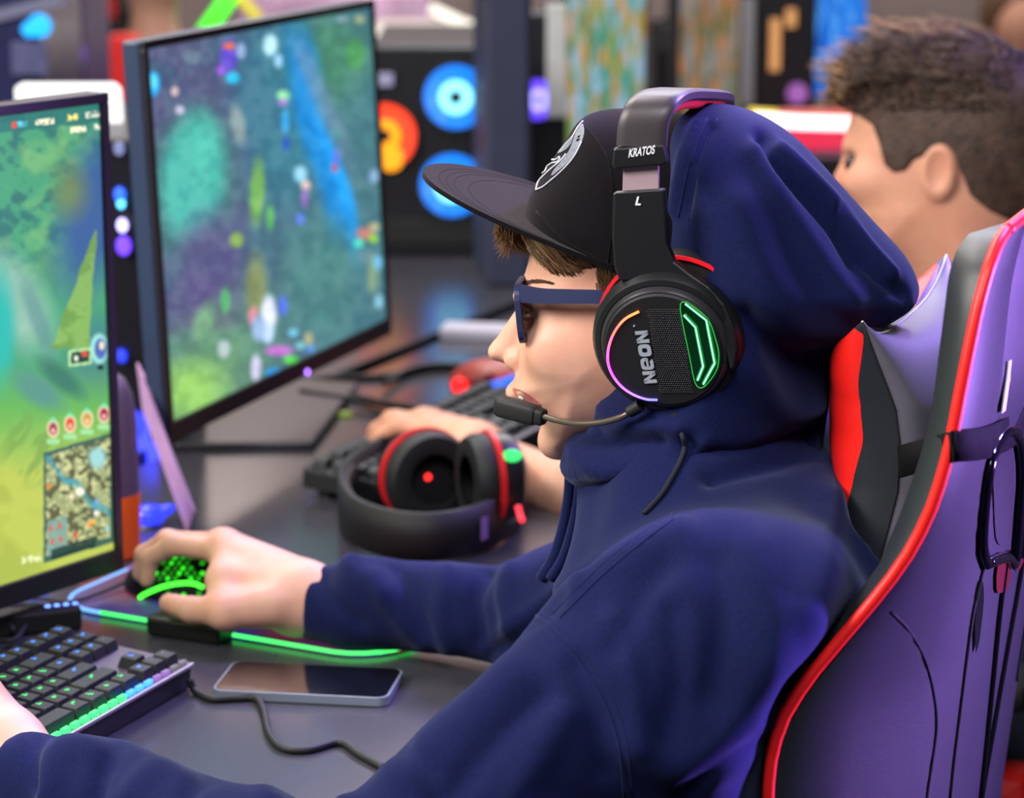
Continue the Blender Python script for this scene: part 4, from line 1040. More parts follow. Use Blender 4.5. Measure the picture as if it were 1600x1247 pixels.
# ------------------------------------------------------------------ headset on the head
hs = thing('headset', 'black gaming headset with green and rainbow lit ear cup worn over the navy hood', 'headset', hq(1040, 540, 0.10))
cupc = hl(hq(1038, 545, 0.118))
def HWv(v): return HU * v[0] + HV * v[1] + HW * v[2]
for sg in (1, -1):
    ax_l = np.array([-0.02, -0.24, 1.0 * sg]); ax_l /= np.linalg.norm(ax_l)
    axw = HWv(ax_l)
    cw = hw(np.array([cupc[0], cupc[1], cupc[2] * sg]))[0]
    near = sg > 0
    nm = lambda s: s
    lathe('ear_cushion', cw - axw * 0.046 + HV * 0.003 + HU * 0.003, axw, [(0, 0.036), (0.001, 0.049), (0.006, 0.0545), (0.014, 0.0555), (0.020, 0.0545), (0.0225, 0.050)], M_blkm, hs, 48)
    r_ = lathe('accent_ring', cw - axw * 0.0245 + HV * 0.003 + HU * 0.003, axw, [(0, 0.0535), (0.0004, 0.0557), (0.0020, 0.0557), (0.0024, 0.0535)], mat('lit_red_ring', rgb(226, 20, 30), 0.35, emit=(0.9, 0.02, 0.03), estr=0.35), hs, 56, False)
    lathe('cup_housing', cw - axw * 0.021, axw, [(0, 0.0492), (0.003, 0.0522), (0.0075, 0.0530), (0.013, 0.0520), (0.0175, 0.0490), (0.0185, 0.0455), (0.0165, 0.0440)], M_blk, hs, 56)
    lathe('cup_rim', cw - axw * 0.0045, axw, [(0.000, 0.0450), (0.0035, 0.0446), (0.0060, 0.0425), (0.0062, 0.0410), (0.0045, 0.0400)], M_gun, hs, 56, False)
    lathe('cup_plate', cw - axw * 0.002, axw, [(0, 0.0415), (0.0038, 0.0412), (0.0052, 0.0400), (0.0054, 0.030), (0.0054, 0.001)], M_blkm, hs, 56)
    if not near: continue
    # details of the lit face, laid in the plane of the plate
    fx = unit(HU - axw * (HU @ axw)); fy = np.cross(axw, fx); fy = fy if fy[2] > 0 else -fy
    fo = cw + axw * 0.0036
    def fp(px, py, lift=0.0):
        r = ray(px, py); t_ = ((fo + axw * lift - CAM) @ axw) / (r @ axw); return CAM + r * t_
    arc = [(998, 487), (976, 499), (960, 519), (951, 543), (950, 566), (957, 586), (971, 604), (990, 617), (1010, 624), (1027, 625)]
    A = spline(np.array([fp(x, y, 0.0004) for x, y in arc]), 4)
    cols = [(1.0, 0.22, 0.03), (1.0, 0.10, 0.10), (0.9, 0.05, 0.75), (0.30, 0.12, 1.0), (0.10, 0.12, 1.0)]
    nseg = 12
    for k in range(nseg):
        i0 = int(k * (len(A) - 1) / nseg); i1 = int((k + 1) * (len(A) - 1) / nseg)
        tt = (k + 0.5) / nseg * (len(cols) - 1); j = min(int(tt), len(cols) - 2); cc = np.array(cols[j]) * (1 - tt + j) + np.array(cols[j + 1]) * (tt - j)
        o = obj('light_strip', *tube_geo(A[i0:i1 + 1], 0.00085, 8, False, k in (0, nseg - 1)), glow('arc_%d' % k, tuple(cc), 3.2), hs)
    win = [(1063, 484), (1070, 472), (1090, 484), (1108, 502), (1118, 530), (1123, 552), (1121, 575), (1110, 594), (1097, 606), (1086, 598), (1077, 555)]
    slab('light_window', [fp(x, y, 0.0001) for x, y in win], axw * 0.0005, mat('green_black_window', rgb(4, 16, 6), 0.2, emit=(0.0, 0.06, 0.01), estr=0.3), hs)
    tube('window_edge', spline(np.array([fp(x, y, 0.0006) for x, y in win]), 3, True), 0.00035, glow('green_edge', (0.02, 0.5, 0.06), 1.0), hs, 6, True)
    for pts in ([(1071, 474), (1104, 500), (1117, 567), (1099, 600)], [(1069, 492), (1087, 511), (1099, 572), (1090, 594)]):
        P = []
        for a, b in zip(pts[:-1], pts[1:]):
            for k in range(6): P.append(fp(a[0] + (b[0] - a[0]) * k / 6, a[1] + (b[1] - a[1]) * k / 6, 0.0012))
        P.append(fp(*pts[-1], 0.0012))
        tube('light_strip', P, 0.0010, glow('mint_led', (0.22, 1.0, 0.50), 2.6), hs, 8)
        tube('light_halo', [p - axw * 0.0007 for p in P], 0.0016, glow('green_halo', (0.0, 0.6, 0.04), 0.35), hs, 8)
    # dotted grip panel
    mb = MB()
    for i in range(26):
        for j in range(40):
            x = 1015 + i * 3.6 + (j % 2) * 1.8 + (j * 3.3) * 0.10 - 8; y = 484 + j * 3.3
            left = 1012 + (y - 484) * 0.14; right = 1063 + (y - 484) * 0.155 if y > 470 else 1063
            rr = math.hypot(x - 1035, (y - 548) * 0.95)
            if x < left or x > right or rr > 84: continue
            c_ = fp(x, y, 0.0006); s_ = 0.0007
            v = [c_ - fx * s_, c_ - fy * s_, c_ + fx * s_, c_ + fy * s_, c_ + axw * 0.0005]; mb.add(v, [(0, 1, 4), (1, 2, 4), (2, 3, 4), (3, 0, 4)])
    o = mb.build('grip_dots', M_gun, hs); o['kind'] = 'stuff'
    td = unit(fp(1001, 512) - fp(1018, 604))
    ty = np.cross(axw, td)
    gx = unit(td); gy = ty; g0 = fp(1009.5, 558, 0.0006); GH, GW = 0.0090, 0.0088
    def glyph(k, rects):
        mb = MB()
        for poly in rects:
            P = [g0 + gx * ((k - 1.5) * 0.0100 + (x - 0.5) * GW) + gy * ((y - 0.5) * GH) for x, y in poly]
            n_ = len(P); V_ = P + [p + axw * 0.0004 for p in P]; mb.add(V_, [tuple(range(n_))[::-1], tuple(range(n_, 2 * n_))] + [(i_, (i_ + 1) % n_, n_ + (i_ + 1) % n_, n_ + i_) for i_ in range(n_)])
        mb.build('brand_letter', M_grey, hs)
    R4 = lambda x0, y0, x1, y1: [(x0, y0), (x1, y0), (x1, y1), (x0, y1)]
    def ringq(a0, a1, n_=14, t_=0.30):
        o_ = []
        for i_ in range(n_):
            u0, u1 = a0 + (a1 - a0) * i_ / n_, a0 + (a1 - a0) * (i_ + 1) / n_
            q_ = lambda a, r: (0.5 + 0.5 * r * math.copysign(abs(math.cos(a)) ** 0.55, math.cos(a)), 0.5 + 0.5 * r * math.copysign(abs(math.sin(a)) ** 0.55, math.sin(a)))
            o_.append([q_(u0, 1), q_(u1, 1), q_(u1, 1 - 2 * t_), q_(u0, 1 - 2 * t_)])
        return o_
    NN = [[(0, 0), (0.28, 0), (0.28, 1), (0, 1)], [(0.72, 0), (1, 0), (1, 1), (0.72, 1)], [(0.0, 1), (0.30, 1), (1.0, 0), (0.70, 0)]]
    glyph(0, NN); glyph(3, NN); glyph(2, ringq(0, 2 * math.pi, 24)); glyph(1, ringq(0.0, math.pi * 1.70, 22, 0.26) + [R4(0.2, 0.40, 0.98, 0.56)])
    lathe('registered_dot', fp(991, 509, 0.0004), axw, [(0, 0.0007), (0.0006, 0.0007)], M_grey, hs, 10)
    # yoke arm sweeping from the slider down the back of the cup
    yk = [(962, 298), (1042, 293), (1045, 340), (1047, 380), (1058, 405), (1082, 424), (1112, 445), (1136, 472), (1150, 505), (1155, 540), (1151, 572), (1144, 574), (1139, 545), (1126, 508), (1104, 478), (1076, 456), (1040, 443), (1000, 436), (972, 436), (964, 415), (960, 370)]
    wy = 0.112
    Y = spline(np.array([hl(hq(x, y, wy)) for x, y in yk]), 1, True)
    arm = slab('yoke', hw(Y), HW * 0.009, M_blk, hs, 0.0022)
    text('side_letter', 'L', hq(997, 314, wy + 0.0094), HU, HV, 0.0058, M_white, hs, 0.0004, 0.03, 0.25)
    sl_ = [(976, 236), (1030, 232), (1031, 300), (974, 303)]
    slab('slider', [hq(x, y, 0.110) for x, y in sl_], HW * 0.0035, M_steel, hs, 0.0006)
    bl = [(964, 228), (1042, 222), (1047, 252), (1040, 256), (968, 262), (961, 256)]
    slab('end_block', [hq(x, y, 0.1075) for x, y in bl], HW * 0.011, M_blk, hs, 0.0015)
    text('brand_lettering', 'KRATOS', hq(1003, 236.5, 0.1188), unit(hq(1030, 232, 0.1188) - hq(976, 240, 0.1188)), HV, 0.0058, M_white, hs, 0.0004, 0.02, 0.25, 0.0185)
    # microphone
    P = spline(np.array([hq(x, y, w) for x, y, w in ((990, 641, 0.106), (970, 652, 0.104), (940, 660, 0.096), (905, 662, 0.086), (875, 658, 0.074), (846, 650, 0.062))]), 8)
    tube('mic_boom', P, 0.0022, M_boom, hs, 10)
    lathe('boom_socket', hq(990, 640, 0.106), unit(P[1] - P[0]), [(-0.006, 0.0045), (0.0035, 0.0042), (0.005, 0.003)], M_blkm, hs, 16)
    m0 = hq(850, 653, 0.062); m1 = hq(777, 633, 0.050)
    dm = unit(m1 - m0); um = unit(EZ - dm * (EZ @ dm)); sm = np.cross(dm, um)
    Lm = np.linalg.norm(m1 - m0)
    Vm = []; Fm = []
    for t_, hh, ww in ((0, 0.0052, 0.0045), (0.03, 0.006, 0.005), (0.14, 0.006, 0.005), (0.16, 0.0066, 0.006), (0.24, 0.0072, 0.0066), (0.9, 0.0074, 0.0068), (0.98, 0.0062, 0.006), (1.0, 0.005, 0.005)):
        b = m0 + dm * Lm * t_
        for k in range(16):
            a = 2 * math.pi * (k + 0.5) / 16; ca, sa = math.cos(a), math.sin(a)
            Vm.append(b + um * hh * math.copysign(abs(ca) ** 0.45, ca) + sm * ww * math.copysign(abs(sa) ** 0.45, sa))
    for i in range(7):
        for k in range(16): Fm.append((i * 16 + k, i * 16 + (k + 1) % 16, (i + 1) * 16 + (k + 1) % 16, (i + 1) * 16 + k))
    Fm += [tuple(range(16))[::-1], tuple(7 * 16 + k for k in range(16))]
    edge_split(obj('microphone', Vm, Fm, M_blkm, hs), 40)
    # cable
    e0 = cw - axw * 0.012 - EZ * 0.050 + HU * 0.004
    lathe('strain_relief', hq(1056, 645, 0.104), unit(hq(1066, 690, 0.106) - hq(1056, 645, 0.104)), [(0, 0.0042), (0.004, 0.0042), (0.0045, 0.0034), (0.008, 0.0034), (0.0085, 0.0038), (0.012, 0.0036), (0.0125, 0.003), (0.017, 0.0028)], M_blkm, hs, 14)
    cabl = [hq(1060, 660, 0.104)]
    for x, y in ((1066, 680), (1069, 700), (1063, 725), (1050, 750), (1035, 775), (1018, 795), (1008, 805)):
        r = unit(ray(x, y)); best = None
        for b_ in (HB, KB):
            h_ = b_.ray_cast(Vector(CAM), Vector(r))
            if h_[0] is not None and (best is None or h_[3] < best[0]): best = (h_[3], np.array(h_[0]) + np.array(h_[1]) * 0.0018)
        if best is not None: cabl.append(best[1])
    tube('headset_cable', spline(np.array(cabl), 6), 0.0019, M_cord, hs, 8)
# headband over the crown of the hood
crest = hl(hq(1095, 148, 0.0))
e_n = hl(hq(1003, 228, 0.1130)); 
mid1 = hl(hq(1012, 180, 0.100)); mid2 = hl(hq(1050, 160, 0.058))
half = [e_n, mid1, mid2, crest]
half = [np.array(x) for x in half]
full = half + [np.array([p[0], p[1], -p[2]]) for p in half[-2::-1]] 
# keep it in one tilted plane: u follows a straight line in |w|
u0, u1 = e_n[0], e_n[0] + 0.010
arch = []
for t_ in np.linspace(-1, 1, 61):
    a = (0.5 * t_ + 0.5 * math.copysign(abs(t_) ** 0.6, t_) if False else t_) * math.pi / 2
    w = 0.1135 * math.copysign(abs(math.sin(a)) ** 0.42, a) if t_ else 0.0
    e0_ = e_n[1] - 0.11 * 0.1135; v = e0_ + (crest[1] - e0_) * max(0.0, math.cos(a)) ** 0.40 + 0.11 * w
    arch.append(np.array([u0 + (u1 - u0) * max(0, math.cos(a)), v, w]))
arch = np.array(arch); arch[-1][1] = e_n[1]
def band(name, wid, thick, lift, m, sel=slice(None)):
    P = arch[sel]; n = len(P); V = []; F = []
    for i in range(n):
        t_ = P[min(i + 1, n - 1)] - P[max(i - 1, 0)]; t_ /= np.linalg.norm(t_)
        ud = np.array([1.0, 0, 0]); nn_ = np.cross(t_, ud); nn_ /= np.linalg.norm(nn_); nn_ = nn_ if nn_ @ (P[i] - np.array([P[i][0], crest[1] - 0.13, 0])) > 0 else -nn_
        c_ = P[i] + nn_ * lift
        for k in range(12):
            a = 2 * math.pi * (k + 0.5) / 12; ca, sa = math.cos(a), math.sin(a)
            V.append(c_ + ud * wid / 2 * math.copysign(abs(ca) ** 0.4, ca) + nn_ * thick / 2 * math.copysign(abs(sa) ** 0.55, sa))
    for i in range(n - 1):
        for k in range(12): F.append((i * 12 + k, i * 12 + (k + 1) % 12, (i + 1) * 12 + (k + 1) % 12, (i + 1) * 12 + k))
    F += [tuple(range(12))[::-1], tuple((n - 1) * 12 + k for k in range(12))]
    return edge_split(obj(name, hw(np.array(V)), F, m, hs), 45)
band('headband', 0.0345, 0.0090, 0.0, mat('satin_taupe_plastic', rgb(66, 60, 63), 0.42, metal=0.15, bump=(1500, 0.05, 0.0003), var=0.05))
band('headband_padding', 0.024, 0.008, -0.0060, M_red, slice(9, 52))
# far side fittings (hidden from here)
fs = arch[0]
slab('slider', [hw(fs + np.array([du, dv, -0.001]))[0] for du, dv in ((-0.012, 0.0), (0.012, 0.0), (0.012, -0.05), (-0.012, -0.05))], -HW * 0.0035, M_steel, hs)
slab('yoke', [hw(fs + np.array([du, dv, 0.004]))[0] for du, dv in ((-0.018, -0.035), (0.018, -0.035), (0.022, -0.08), (0.045, -0.11), (0.05, -0.13), (0.03, -0.12), (-0.016, -0.095))], -HW * 0.009, M_blk, hs, 0.002)
# ------------------------------------------------------------------ gaming chair (s lateral, + towards the camera side; b rearwards)
chair = thing('gaming_chair', 'black gaming chair with red piping and purple sheen behind the person in the cap', 'chair', cw_(0, -0.15, 0))
ZL = np.concatenate([np.linspace(zb, zt - 0.06, 42), zt - 0.06 * (1 - np.linspace(0.1, 1, 12)) ** 1.6])
# rear panel plane at the harness slots, and the seam of the side wing
r1 = cq(1552, 760, 0.135); r2 = cq(1505, 1100, 0.135)
fR = lambda z: r1[0] + (z - r1[1]) * (r2[0] - r1[0]) / (r2[1] - r1[1])
ss_profile = []
def ring(z):
    bA, sA = fA(z); bB, sB = fB(z); bR = fR(z)
    bR = max(bR, bB + 0.006); topk = np.clip((zt - z) / 0.10, 0, 1); 
    bR = bB + (bR - bB) * (0.35 + 0.65 * topk)
    bF = bA + 0.035
    pts = [(0.0, bF), (sA * 0.45, bF + 0.002), (sA * 0.80, bA + 0.016), (sA * 0.95, bA + 0.004), (sA, bA)]
    pts += [(sA + (sB - sA) * 0.45, bA + (bB - bA) * 0.25), (sA + (sB - sA) * 0.85, bA + (bB - bA) * 0.65), (sB, bB)]
    pts += [(sB - 0.001, bB + (bR - bB) * 0.10), (sB + (0.135 - sB) * 0.28, bB + (bR - bB) * 0.42 + 0.004), (sB + (0.135 - sB) * 0.6, bB + (bR - bB) * 0.75 + 0.004), (sB + (0.135 - sB) * 0.88, bR - 0.002), (0.12, bR), (0.06, bR + 0.002), (0.0, bR + 0.002)]
    return pts
RG = [ring(z) for z in ZL]
def strip(name, i0, i1, m, parent, zsel=slice(None), close=False):
    Z = ZL[zsel]; R_ = RG[zsel]
    for sg in (1, -1):
        V = []; F = []; k = i1 - i0
        for z, r in zip(Z, R_):
            for s_, b_ in r[i0:i1]: V.append(cw_(s_ * sg, b_, z))
        for i in range(len(Z) - 1):
            for j in range(k - 1):
                q = (i * k + j, i * k + j + 1, (i + 1) * k + j + 1, (i + 1) * k + j); F.append(q if sg < 0 else q[::-1])
        o = obj(name, V, F, m, parent)
    return o
redz = [z for z in ZL]
zr0, zr1 = cq(1195, 1188, 0.295)[1], cq(1262, 1037, 0.285)[1]
ib = int(np.argmin(abs(ZL - zr0))); ia = int(np.argmin(abs(ZL - zr1)))
strip('front_cushion', 0, 5, M_leather, chair)
strip('side_band', 4, 8, M_leather, chair, slice(0, ib + 1)); strip('side_band', 4, 8, M_redl, chair, slice(ib, ia + 1)); strip('side_band', 4, 8, M_leather, chair, slice(ia, None))
strip('rear_panel', 7, 15, M_leather, chair)
# caps of the top edge
for nm, i0, i1 in (('top_edge', 0, 15),):
    top = RG[-1]; V = [cw_(s_, b_, ZL[-1]) for s_, b_ in top] + [cw_(-s_, b_, ZL[-1]) for s_, b_ in top[::-1][1:-1]]
    obj(nm, V, [tuple(range(len(V)))], M_leather, chair)
bot = RG[0]; V = [cw_(s_, b_, ZL[0]) for s_, b_ in bot] + [cw_(-s_, b_, ZL[0]) for s_, b_ in bot[::-1][1:-1]]; obj('bottom_edge', V, [tuple(range(len(V)))[::-1]], M_leather, chair)
for sg in (1, -1):
    P = [cw_((r[7][0] + 0.001) * sg, r[7][1], z) for r, z in zip(RG, ZL)]
    P = np.array(P); tube('piping', P, 0.0042, M_redl, chair, 10)
P = [cw_(sg * RG[-1][7][0], RG[-1][7][1], ZL[-1]) for sg in (1, -1)]
tube('piping', spline(np.array([P[0], cw_(0.12, RG[-1][7][1] + 0.004, zt + 0.002), cw_(0, RG[-1][7][1] + 0.004, zt - 0.006), cw_(-0.12, RG[-1][7][1] + 0.004, zt + 0.002), P[1]]), 8), 0.0042, M_redl, chair, 10)
# stitched seam on the side wing and the slot trims on the rear panel
rear = [o for o in chair.children if o.name.startswith('rear_panel')][0]
RBv = bvh_of(rear)
P = drape(RBv, [(1392, 955), (1420, 985), (1445, 1030), (1460, 1090), (1463, 1140), (1455, 1200), (1448, 1247)], 0.0004)
tube('seam', P, 0.0009, M_thread, rear, 6)
mb = MB()
for i in range(0, len(P) - 1):
    for t_ in (0.2, 0.7):
        a = P[i] * (1 - t_) + P[i + 1] * t_; dd = unit(P[i + 1] - P[i]); mb.add(*tube_geo([a - dd * 0.0012 + CS * 0.0006, a + dd * 0.0012 + CS * 0.0006], 0.0006, 5))
o = mb.build('stitches', M_thread, rear); o['kind'] = 'stuff'
P = drape(RBv, [(1537, 880), (1520, 950), (1510, 1020), (1500, 1100), (1490, 1180), (1483, 1247)], 0.0006)
tube('panel_groove', P, 0.0016, M_thread, rear, 6)
P2 = drape(RBv, [(1572, 860), (1560, 950), (1550, 1050), (1540, 1150), (1530, 1247)], 0.0006)
if len(P2) > 3: tube('panel_groove', P2, 0.0028, M_blkg, rear, 8)
M_trim = mat('purple_black_chrome', rgb(40, 34, 52), 0.16, metal=0.7, coat=0.5, var=0.05)
lp = [(1535, 880), (1528, 850), (1532, 780), (1541, 720), (1556, 684), (1573, 672), (1586, 690), (1590, 740), (1586, 800), (1582, 850), (1578, 880), (1566, 870), (1556, 905), (1545, 915)]
V = drape(RBv, lp[:12] + [lp[0]], 0.003)
if len(V) > 6: tube('slot_trim', V, 0.0040, M_trim, rear, 10, True)
V = drape(RBv, [(1553, 700), (1568, 686), (1580, 700), (1583, 760), (1578, 835), (1566, 850), (1554, 840), (1550, 760)], 0.001, 3)
if len(V) > 5: obj('slot_dark_plate', V, [tuple(range(len(V)))], M_thread, rear, False)  # dark sheet painting the shade inside the slot opening
V = drape(RBv, [(1557, 862), (1574, 868), (1572, 915), (1554, 925), (1552, 900)], 0.0022, 3)
if len(V) > 4: obj('slot_insert', V, [tuple(range(len(V)))], mat('dark_red_insert', rgb(120, 16, 34), 0.3, coat=0.4), rear, False)
V = drape(RBv, [(1519, 975), (1523, 930), (1530, 905), (1533, 935), (1526, 1000), (1520, 1020)], 0.002, 3)
if len(V) > 4: obj('slot_insert', V, [tuple(range(len(V)))], M_trim, rear, False)
# lettering on the rear, cut by the frame
rears = [o for o in chair.children if o.name.startswith('rear_panel')]
_v = []; _f = []
for o in rears:
    n0 = len(_v); w0 = Vector(wloc(o)); _v += [v.co + w0 for v in o.data.vertices]; _f += [tuple(n0 + k for k in p.vertices) for p in o.data.polygons]
RALL = BVHTree.FromPolygons(_v, _f)
def rear_b(s_, z_):
    h_ = RALL.ray_cast(Vector(cw_(s_, 0.8, z_)), Vector(-CBk)); return None if h_[0] is None else float((np.array(h_[0]) - CO) @ CBk)
zr = cq(1590, 605, 0.155)[1]
tx = text('brand_lettering', 'NEON', cw_(0.075, 0.5, zr - 0.002), -CS, EZ, 0.036, M_white, chair, 0.0005, 0.05, 0.0, 0.15)
bm = bmesh.new(); bm.from_mesh(tx.data); bmesh.ops.triangulate(bm, faces=bm.faces); bmesh.ops.subdivide_edges(bm, edges=[e for e in bm.edges if e.calc_length() > 0.006], cuts=3, use_grid_fill=True); bmesh.ops.triangulate(bm, faces=bm.faces)
w0 = wloc(tx)
for v in bm.verts:
    p = np.array(v.co) + w0; s_ = (p - CO) @ CS; d_ = (p - CO) @ CBk - 0.5; rb = rear_b(s_, p[2])
    if rb is not None: v.co = Vector(cw_(s_, rb + 0.0028 + d_, p[2]) - w0)
bm.to_mesh(tx.data); bm.free()
for o in list(rear.children):                       # the other half of the back carries the same trims
    me = o.data.copy(); w0 = wloc(o)
    for v in me.vertices:
        p = np.array(v.co) + w0; v.co = Vector(p - CS * 2 * ((p - CO) @ CS) - w0)
    me.flip_normals(); c = bpy.data.objects.new(o.name.split('.')[0], me); COL.objects.link(c); c.parent = rears[1]; c.location = o.location
    if 'kind' in o: c['kind'] = o['kind']
# seat, arms and base (below the frame)
sz = 0.40
V = []; 
slab('seat_cushion', [cw_(s_, b_, sz) for s_, b_ in ((0.21, 0.02), (0.26, -0.12), (0.26, -0.45), (0.20, -0.52), (-0.20, -0.52), (-0.26, -0.45), (-0.26, -0.12), (-0.21, 0.02))], EZ * 0.085, M_leather, chair, 0.03)
for sg in (1, -1):
    slab('seat_bolster', [cw_(sg * s_, b_, sz + 0.04) for s_, b_ in ((0.22, -0.02), (0.29, -0.06), (0.29, -0.44), (0.22, -0.48))], EZ * 0.065, M_redl, chair, 0.025)
    box('armrest_post', cw_(sg * 0.33, -0.16, 0.50), CF, CS, EZ, 0.07, 0.035, 0.20, M_blk, chair, 0.005)
    box('armrest_bracket', cw_(sg * 0.28, -0.16, 0.40), CF, CS, EZ, 0.07, 0.14, 0.02, M_blk, chair, 0.004)
    box('armrest_pad', cw_(sg * 0.33, -0.18, 0.61), CF, CS, EZ, 0.26, 0.09, 0.03, M_blkm, chair, 0.012)
    box('recline_bracket', cw_(sg * 0.24, 0.03, 0.46), CF, CS, EZ, 0.12, 0.02, 0.16, M_blk, chair, 0.005)
lathe('gas_lift', cw_(0, -0.22, 0.10), EZ, [(0, 0.03), (0.14, 0.03), (0.14, 0.02), (0.31, 0.02)], M_blkg, chair, 20)
for k in range(5):
    a = math.radians(72 * k + 20); d_ = CF * math.cos(a) + CS * math.sin(a)
    tube('base_spoke', [cw_(0, -0.22, 0.13) + d_ * 0.02, cw_(0, -0.22, 0.12) + d_ * 0.15, cw_(0, -0.22, 0.075) + d_ * 0.31], [0.03, 0.024, 0.018], M_blk, chair, 10)
    lathe('caster', cw_(0, -0.22, 0.03) + d_ * 0.30, np.cross(d_, EZ), [(-0.025, 0.022), (-0.02, 0.03), (0.02, 0.03), (0.025, 0.022)], M_blkm, chair, 18)

# ------------------------------------------------------------------ neck pillow strapped to the chair
pillow = thing('neck_pillow', 'black and red leather neck pillow strapped to the gaming chair', 'pillow', cw_(0, -0.02, 0.95))
NS, NZ = 220, 110
def pil(sn, tn, side):
    """sn -1..1 across, tn 0..1 up, side -1 front +1 rear"""
    z = ez_[0] + (ez_[-1] - ez_[0]) * tn
    b0 = np.interp(z, ez_, eb)
    corner = abs(sn) ** 6 * (abs(2 * tn - 1) ** 6)
    wdt = 0.145 * (1 - 0.05 * math.cos((2 * tn - 1) * math.pi / 2))
    z2 = z + 0.003 * (2 * tn - 1) * corner - 0.020 * (2 * tn - 1) * (1 - abs(sn) ** 3) * abs(2 * tn - 1) ** 3
    bul = (max(0, 1 - sn ** 2) ** 0.30) * (max(0, 1 - (2 * tn - 1) ** 2) ** 0.50)
    thick = 0.070 if side < 0 else 0.036
    return cw_(sn * wdt, b0 + side * thick * bul, z2)
tn = (1 - np.cos(np.linspace(0, 1, 70) * math.pi)) / 2
def bound(t_):
    best = 0.3
    for a in np.sin(np.linspace(0.3, 1, 160) * math.pi / 2):
        x_, y_, d_ = proj(pil(a, t_, -1))
        if 512 < y_ < 800 and x_ < np.interp(y_, [512, 525, 600, 690, 740, 795], [1346, 1352, 1341, 1350, 1336, 1323]): best = a
    return best
SB = np.array([bound(t_) for t_ in tn]); SBs = SB.copy()
for i_ in range(2, len(SB) - 2):
    if SB[i_ - 2:i_ + 3].min() > 0.31: SBs[i_] = SB[i_ - 2:i_ + 3].mean()
def pstrip(name, lo_, hi_, side, m, n_=14):
    V = []; F = []
    for t_, l_, h_ in zip(tn, lo_, hi_):
        for k in np.linspace(0, 1, n_):
            a = math.asin(max(-1, min(1, l_))) * (1 - k) + math.asin(max(-1, min(1, h_))) * k; V.append(pil(math.sin(a), t_, side))
    for j_ in range(len(tn) - 1):
        for i_ in range(n_ - 1):
            q = (j_ * n_ + i_, j_ * n_ + i_ + 1, (j_ + 1) * n_ + i_ + 1, (j_ + 1) * n_ + i_); F.append(q if side < 0 else q[::-1])
    return obj(name, V, F, m, pillow)
one = np.ones(len(tn))
pstrip('rear_cover', -one, one, 1, M_leatherg, 80)
pstrip('front_cover', -0.3 * one, 0.3 * one, -1, M_leather, 20)
for sg in (1, -1):
    a_, b_ = (SBs, one) if sg > 0 else (-one, -SBs); pstrip('end_panel', a_, b_, -1, M_leather, 24)
    a_, b_ = (0.3 * one, SBs) if sg > 0 else (-SBs, -0.3 * one); o = pstrip('red_panel', a_, b_, -1, M_redl, 20); o['label'] = 'bright red leather panel'
loop = [pil(math.copysign(1, 1), b, 1) for b in np.linspace(0, 1, 16)]
tube('seam', loop, 0.0011, M_thread, pillow, 6)
tube('seam', [pil(a, 1.0, 1) for a in np.linspace(1, -1, 24)], 0.0010, M_threadw, pillow, 6)
# elastic strap round the chair back
tp = [(1404, 697, 0.146), (1440, 686, 0.240), (1490, 673, 0.284), (1515, 669, 0.272), (1545, 663, 0.235), (1575, 645, 0.19), (1600, 612, 0.15), (1640, 560, 0.09)]
btm = [(1407, 747, 0.146), (1448, 735, 0.240), (1492, 722, 0.286), (1520, 718, 0.274), (1550, 711, 0.237), (1580, 694, 0.192), (1606, 662, 0.152), (1650, 612, 0.09)]
def sp3(L): return spline(np.array([cw_(s, *cq(x, y, s)) for x, y, s in L]), 6)
RTOP = drape(RBv, [(x, y) for x, y, q_ in tp if x >= 1515], 0.0022); RBOT = drape(RBv, [(x, y) for x, y, q_ in btm if x >= 1515], 0.0022)
nr = min(len(RTOP), len(RBOT)); LT = spline(np.array([cw_(s_, *cq(x, y, s_)) for x, y, s_ in tp[:3]]), 6); LB = spline(np.array([cw_(s_, *cq(x, y, s_)) for x, y, s_ in btm[:3]]), 6)
RTOP = RTOP[:nr]; RBOT = RBOT[:nr]; zA, zB = RTOP[-1][2], RBOT[-1][2]; s0_ = (RTOP[-1] - CO) @ CS; TT = []; TB = []
for s_ in np.linspace(s0_ - 0.012, -0.268, 30):
    k_ = 1 - (s0_ - s_) / (s0_ + 0.268) * 0.5; za = zA - 0.02 * (1 - k_) * 2; zb_ = zB - 0.02 * (1 - k_) * 2
    ra, rb = rear_b(s_, za), rear_b(s_, zb_)
    if ra is not None and rb is not None: TT.append(cw_(s_, ra + 0.0036, za)); TB.append(cw_(s_, rb + 0.0036, zb_))
for L_, T_ in ((LT, TT), (LB, TB)):
    zl = T_[-1][2]
    for q in L_[::-1][2:]:
        s_ = -((q - CO) @ CS); b_ = (q - CO) @ CBk; T_.append(cw_(s_, b_, zl))
obj('strap', *ribbon_geo(np.concatenate([LT, RTOP, TT]), np.concatenate([LB, RBOT, TB]), 0.0018), M_strap, pillow, True)
# ------------------------------------------------------------------ desk things: mouse pad, mouse, keyboards, phone, spare headset
def dz(px, py, z=0.0): return onz(px, py, DESK + z)
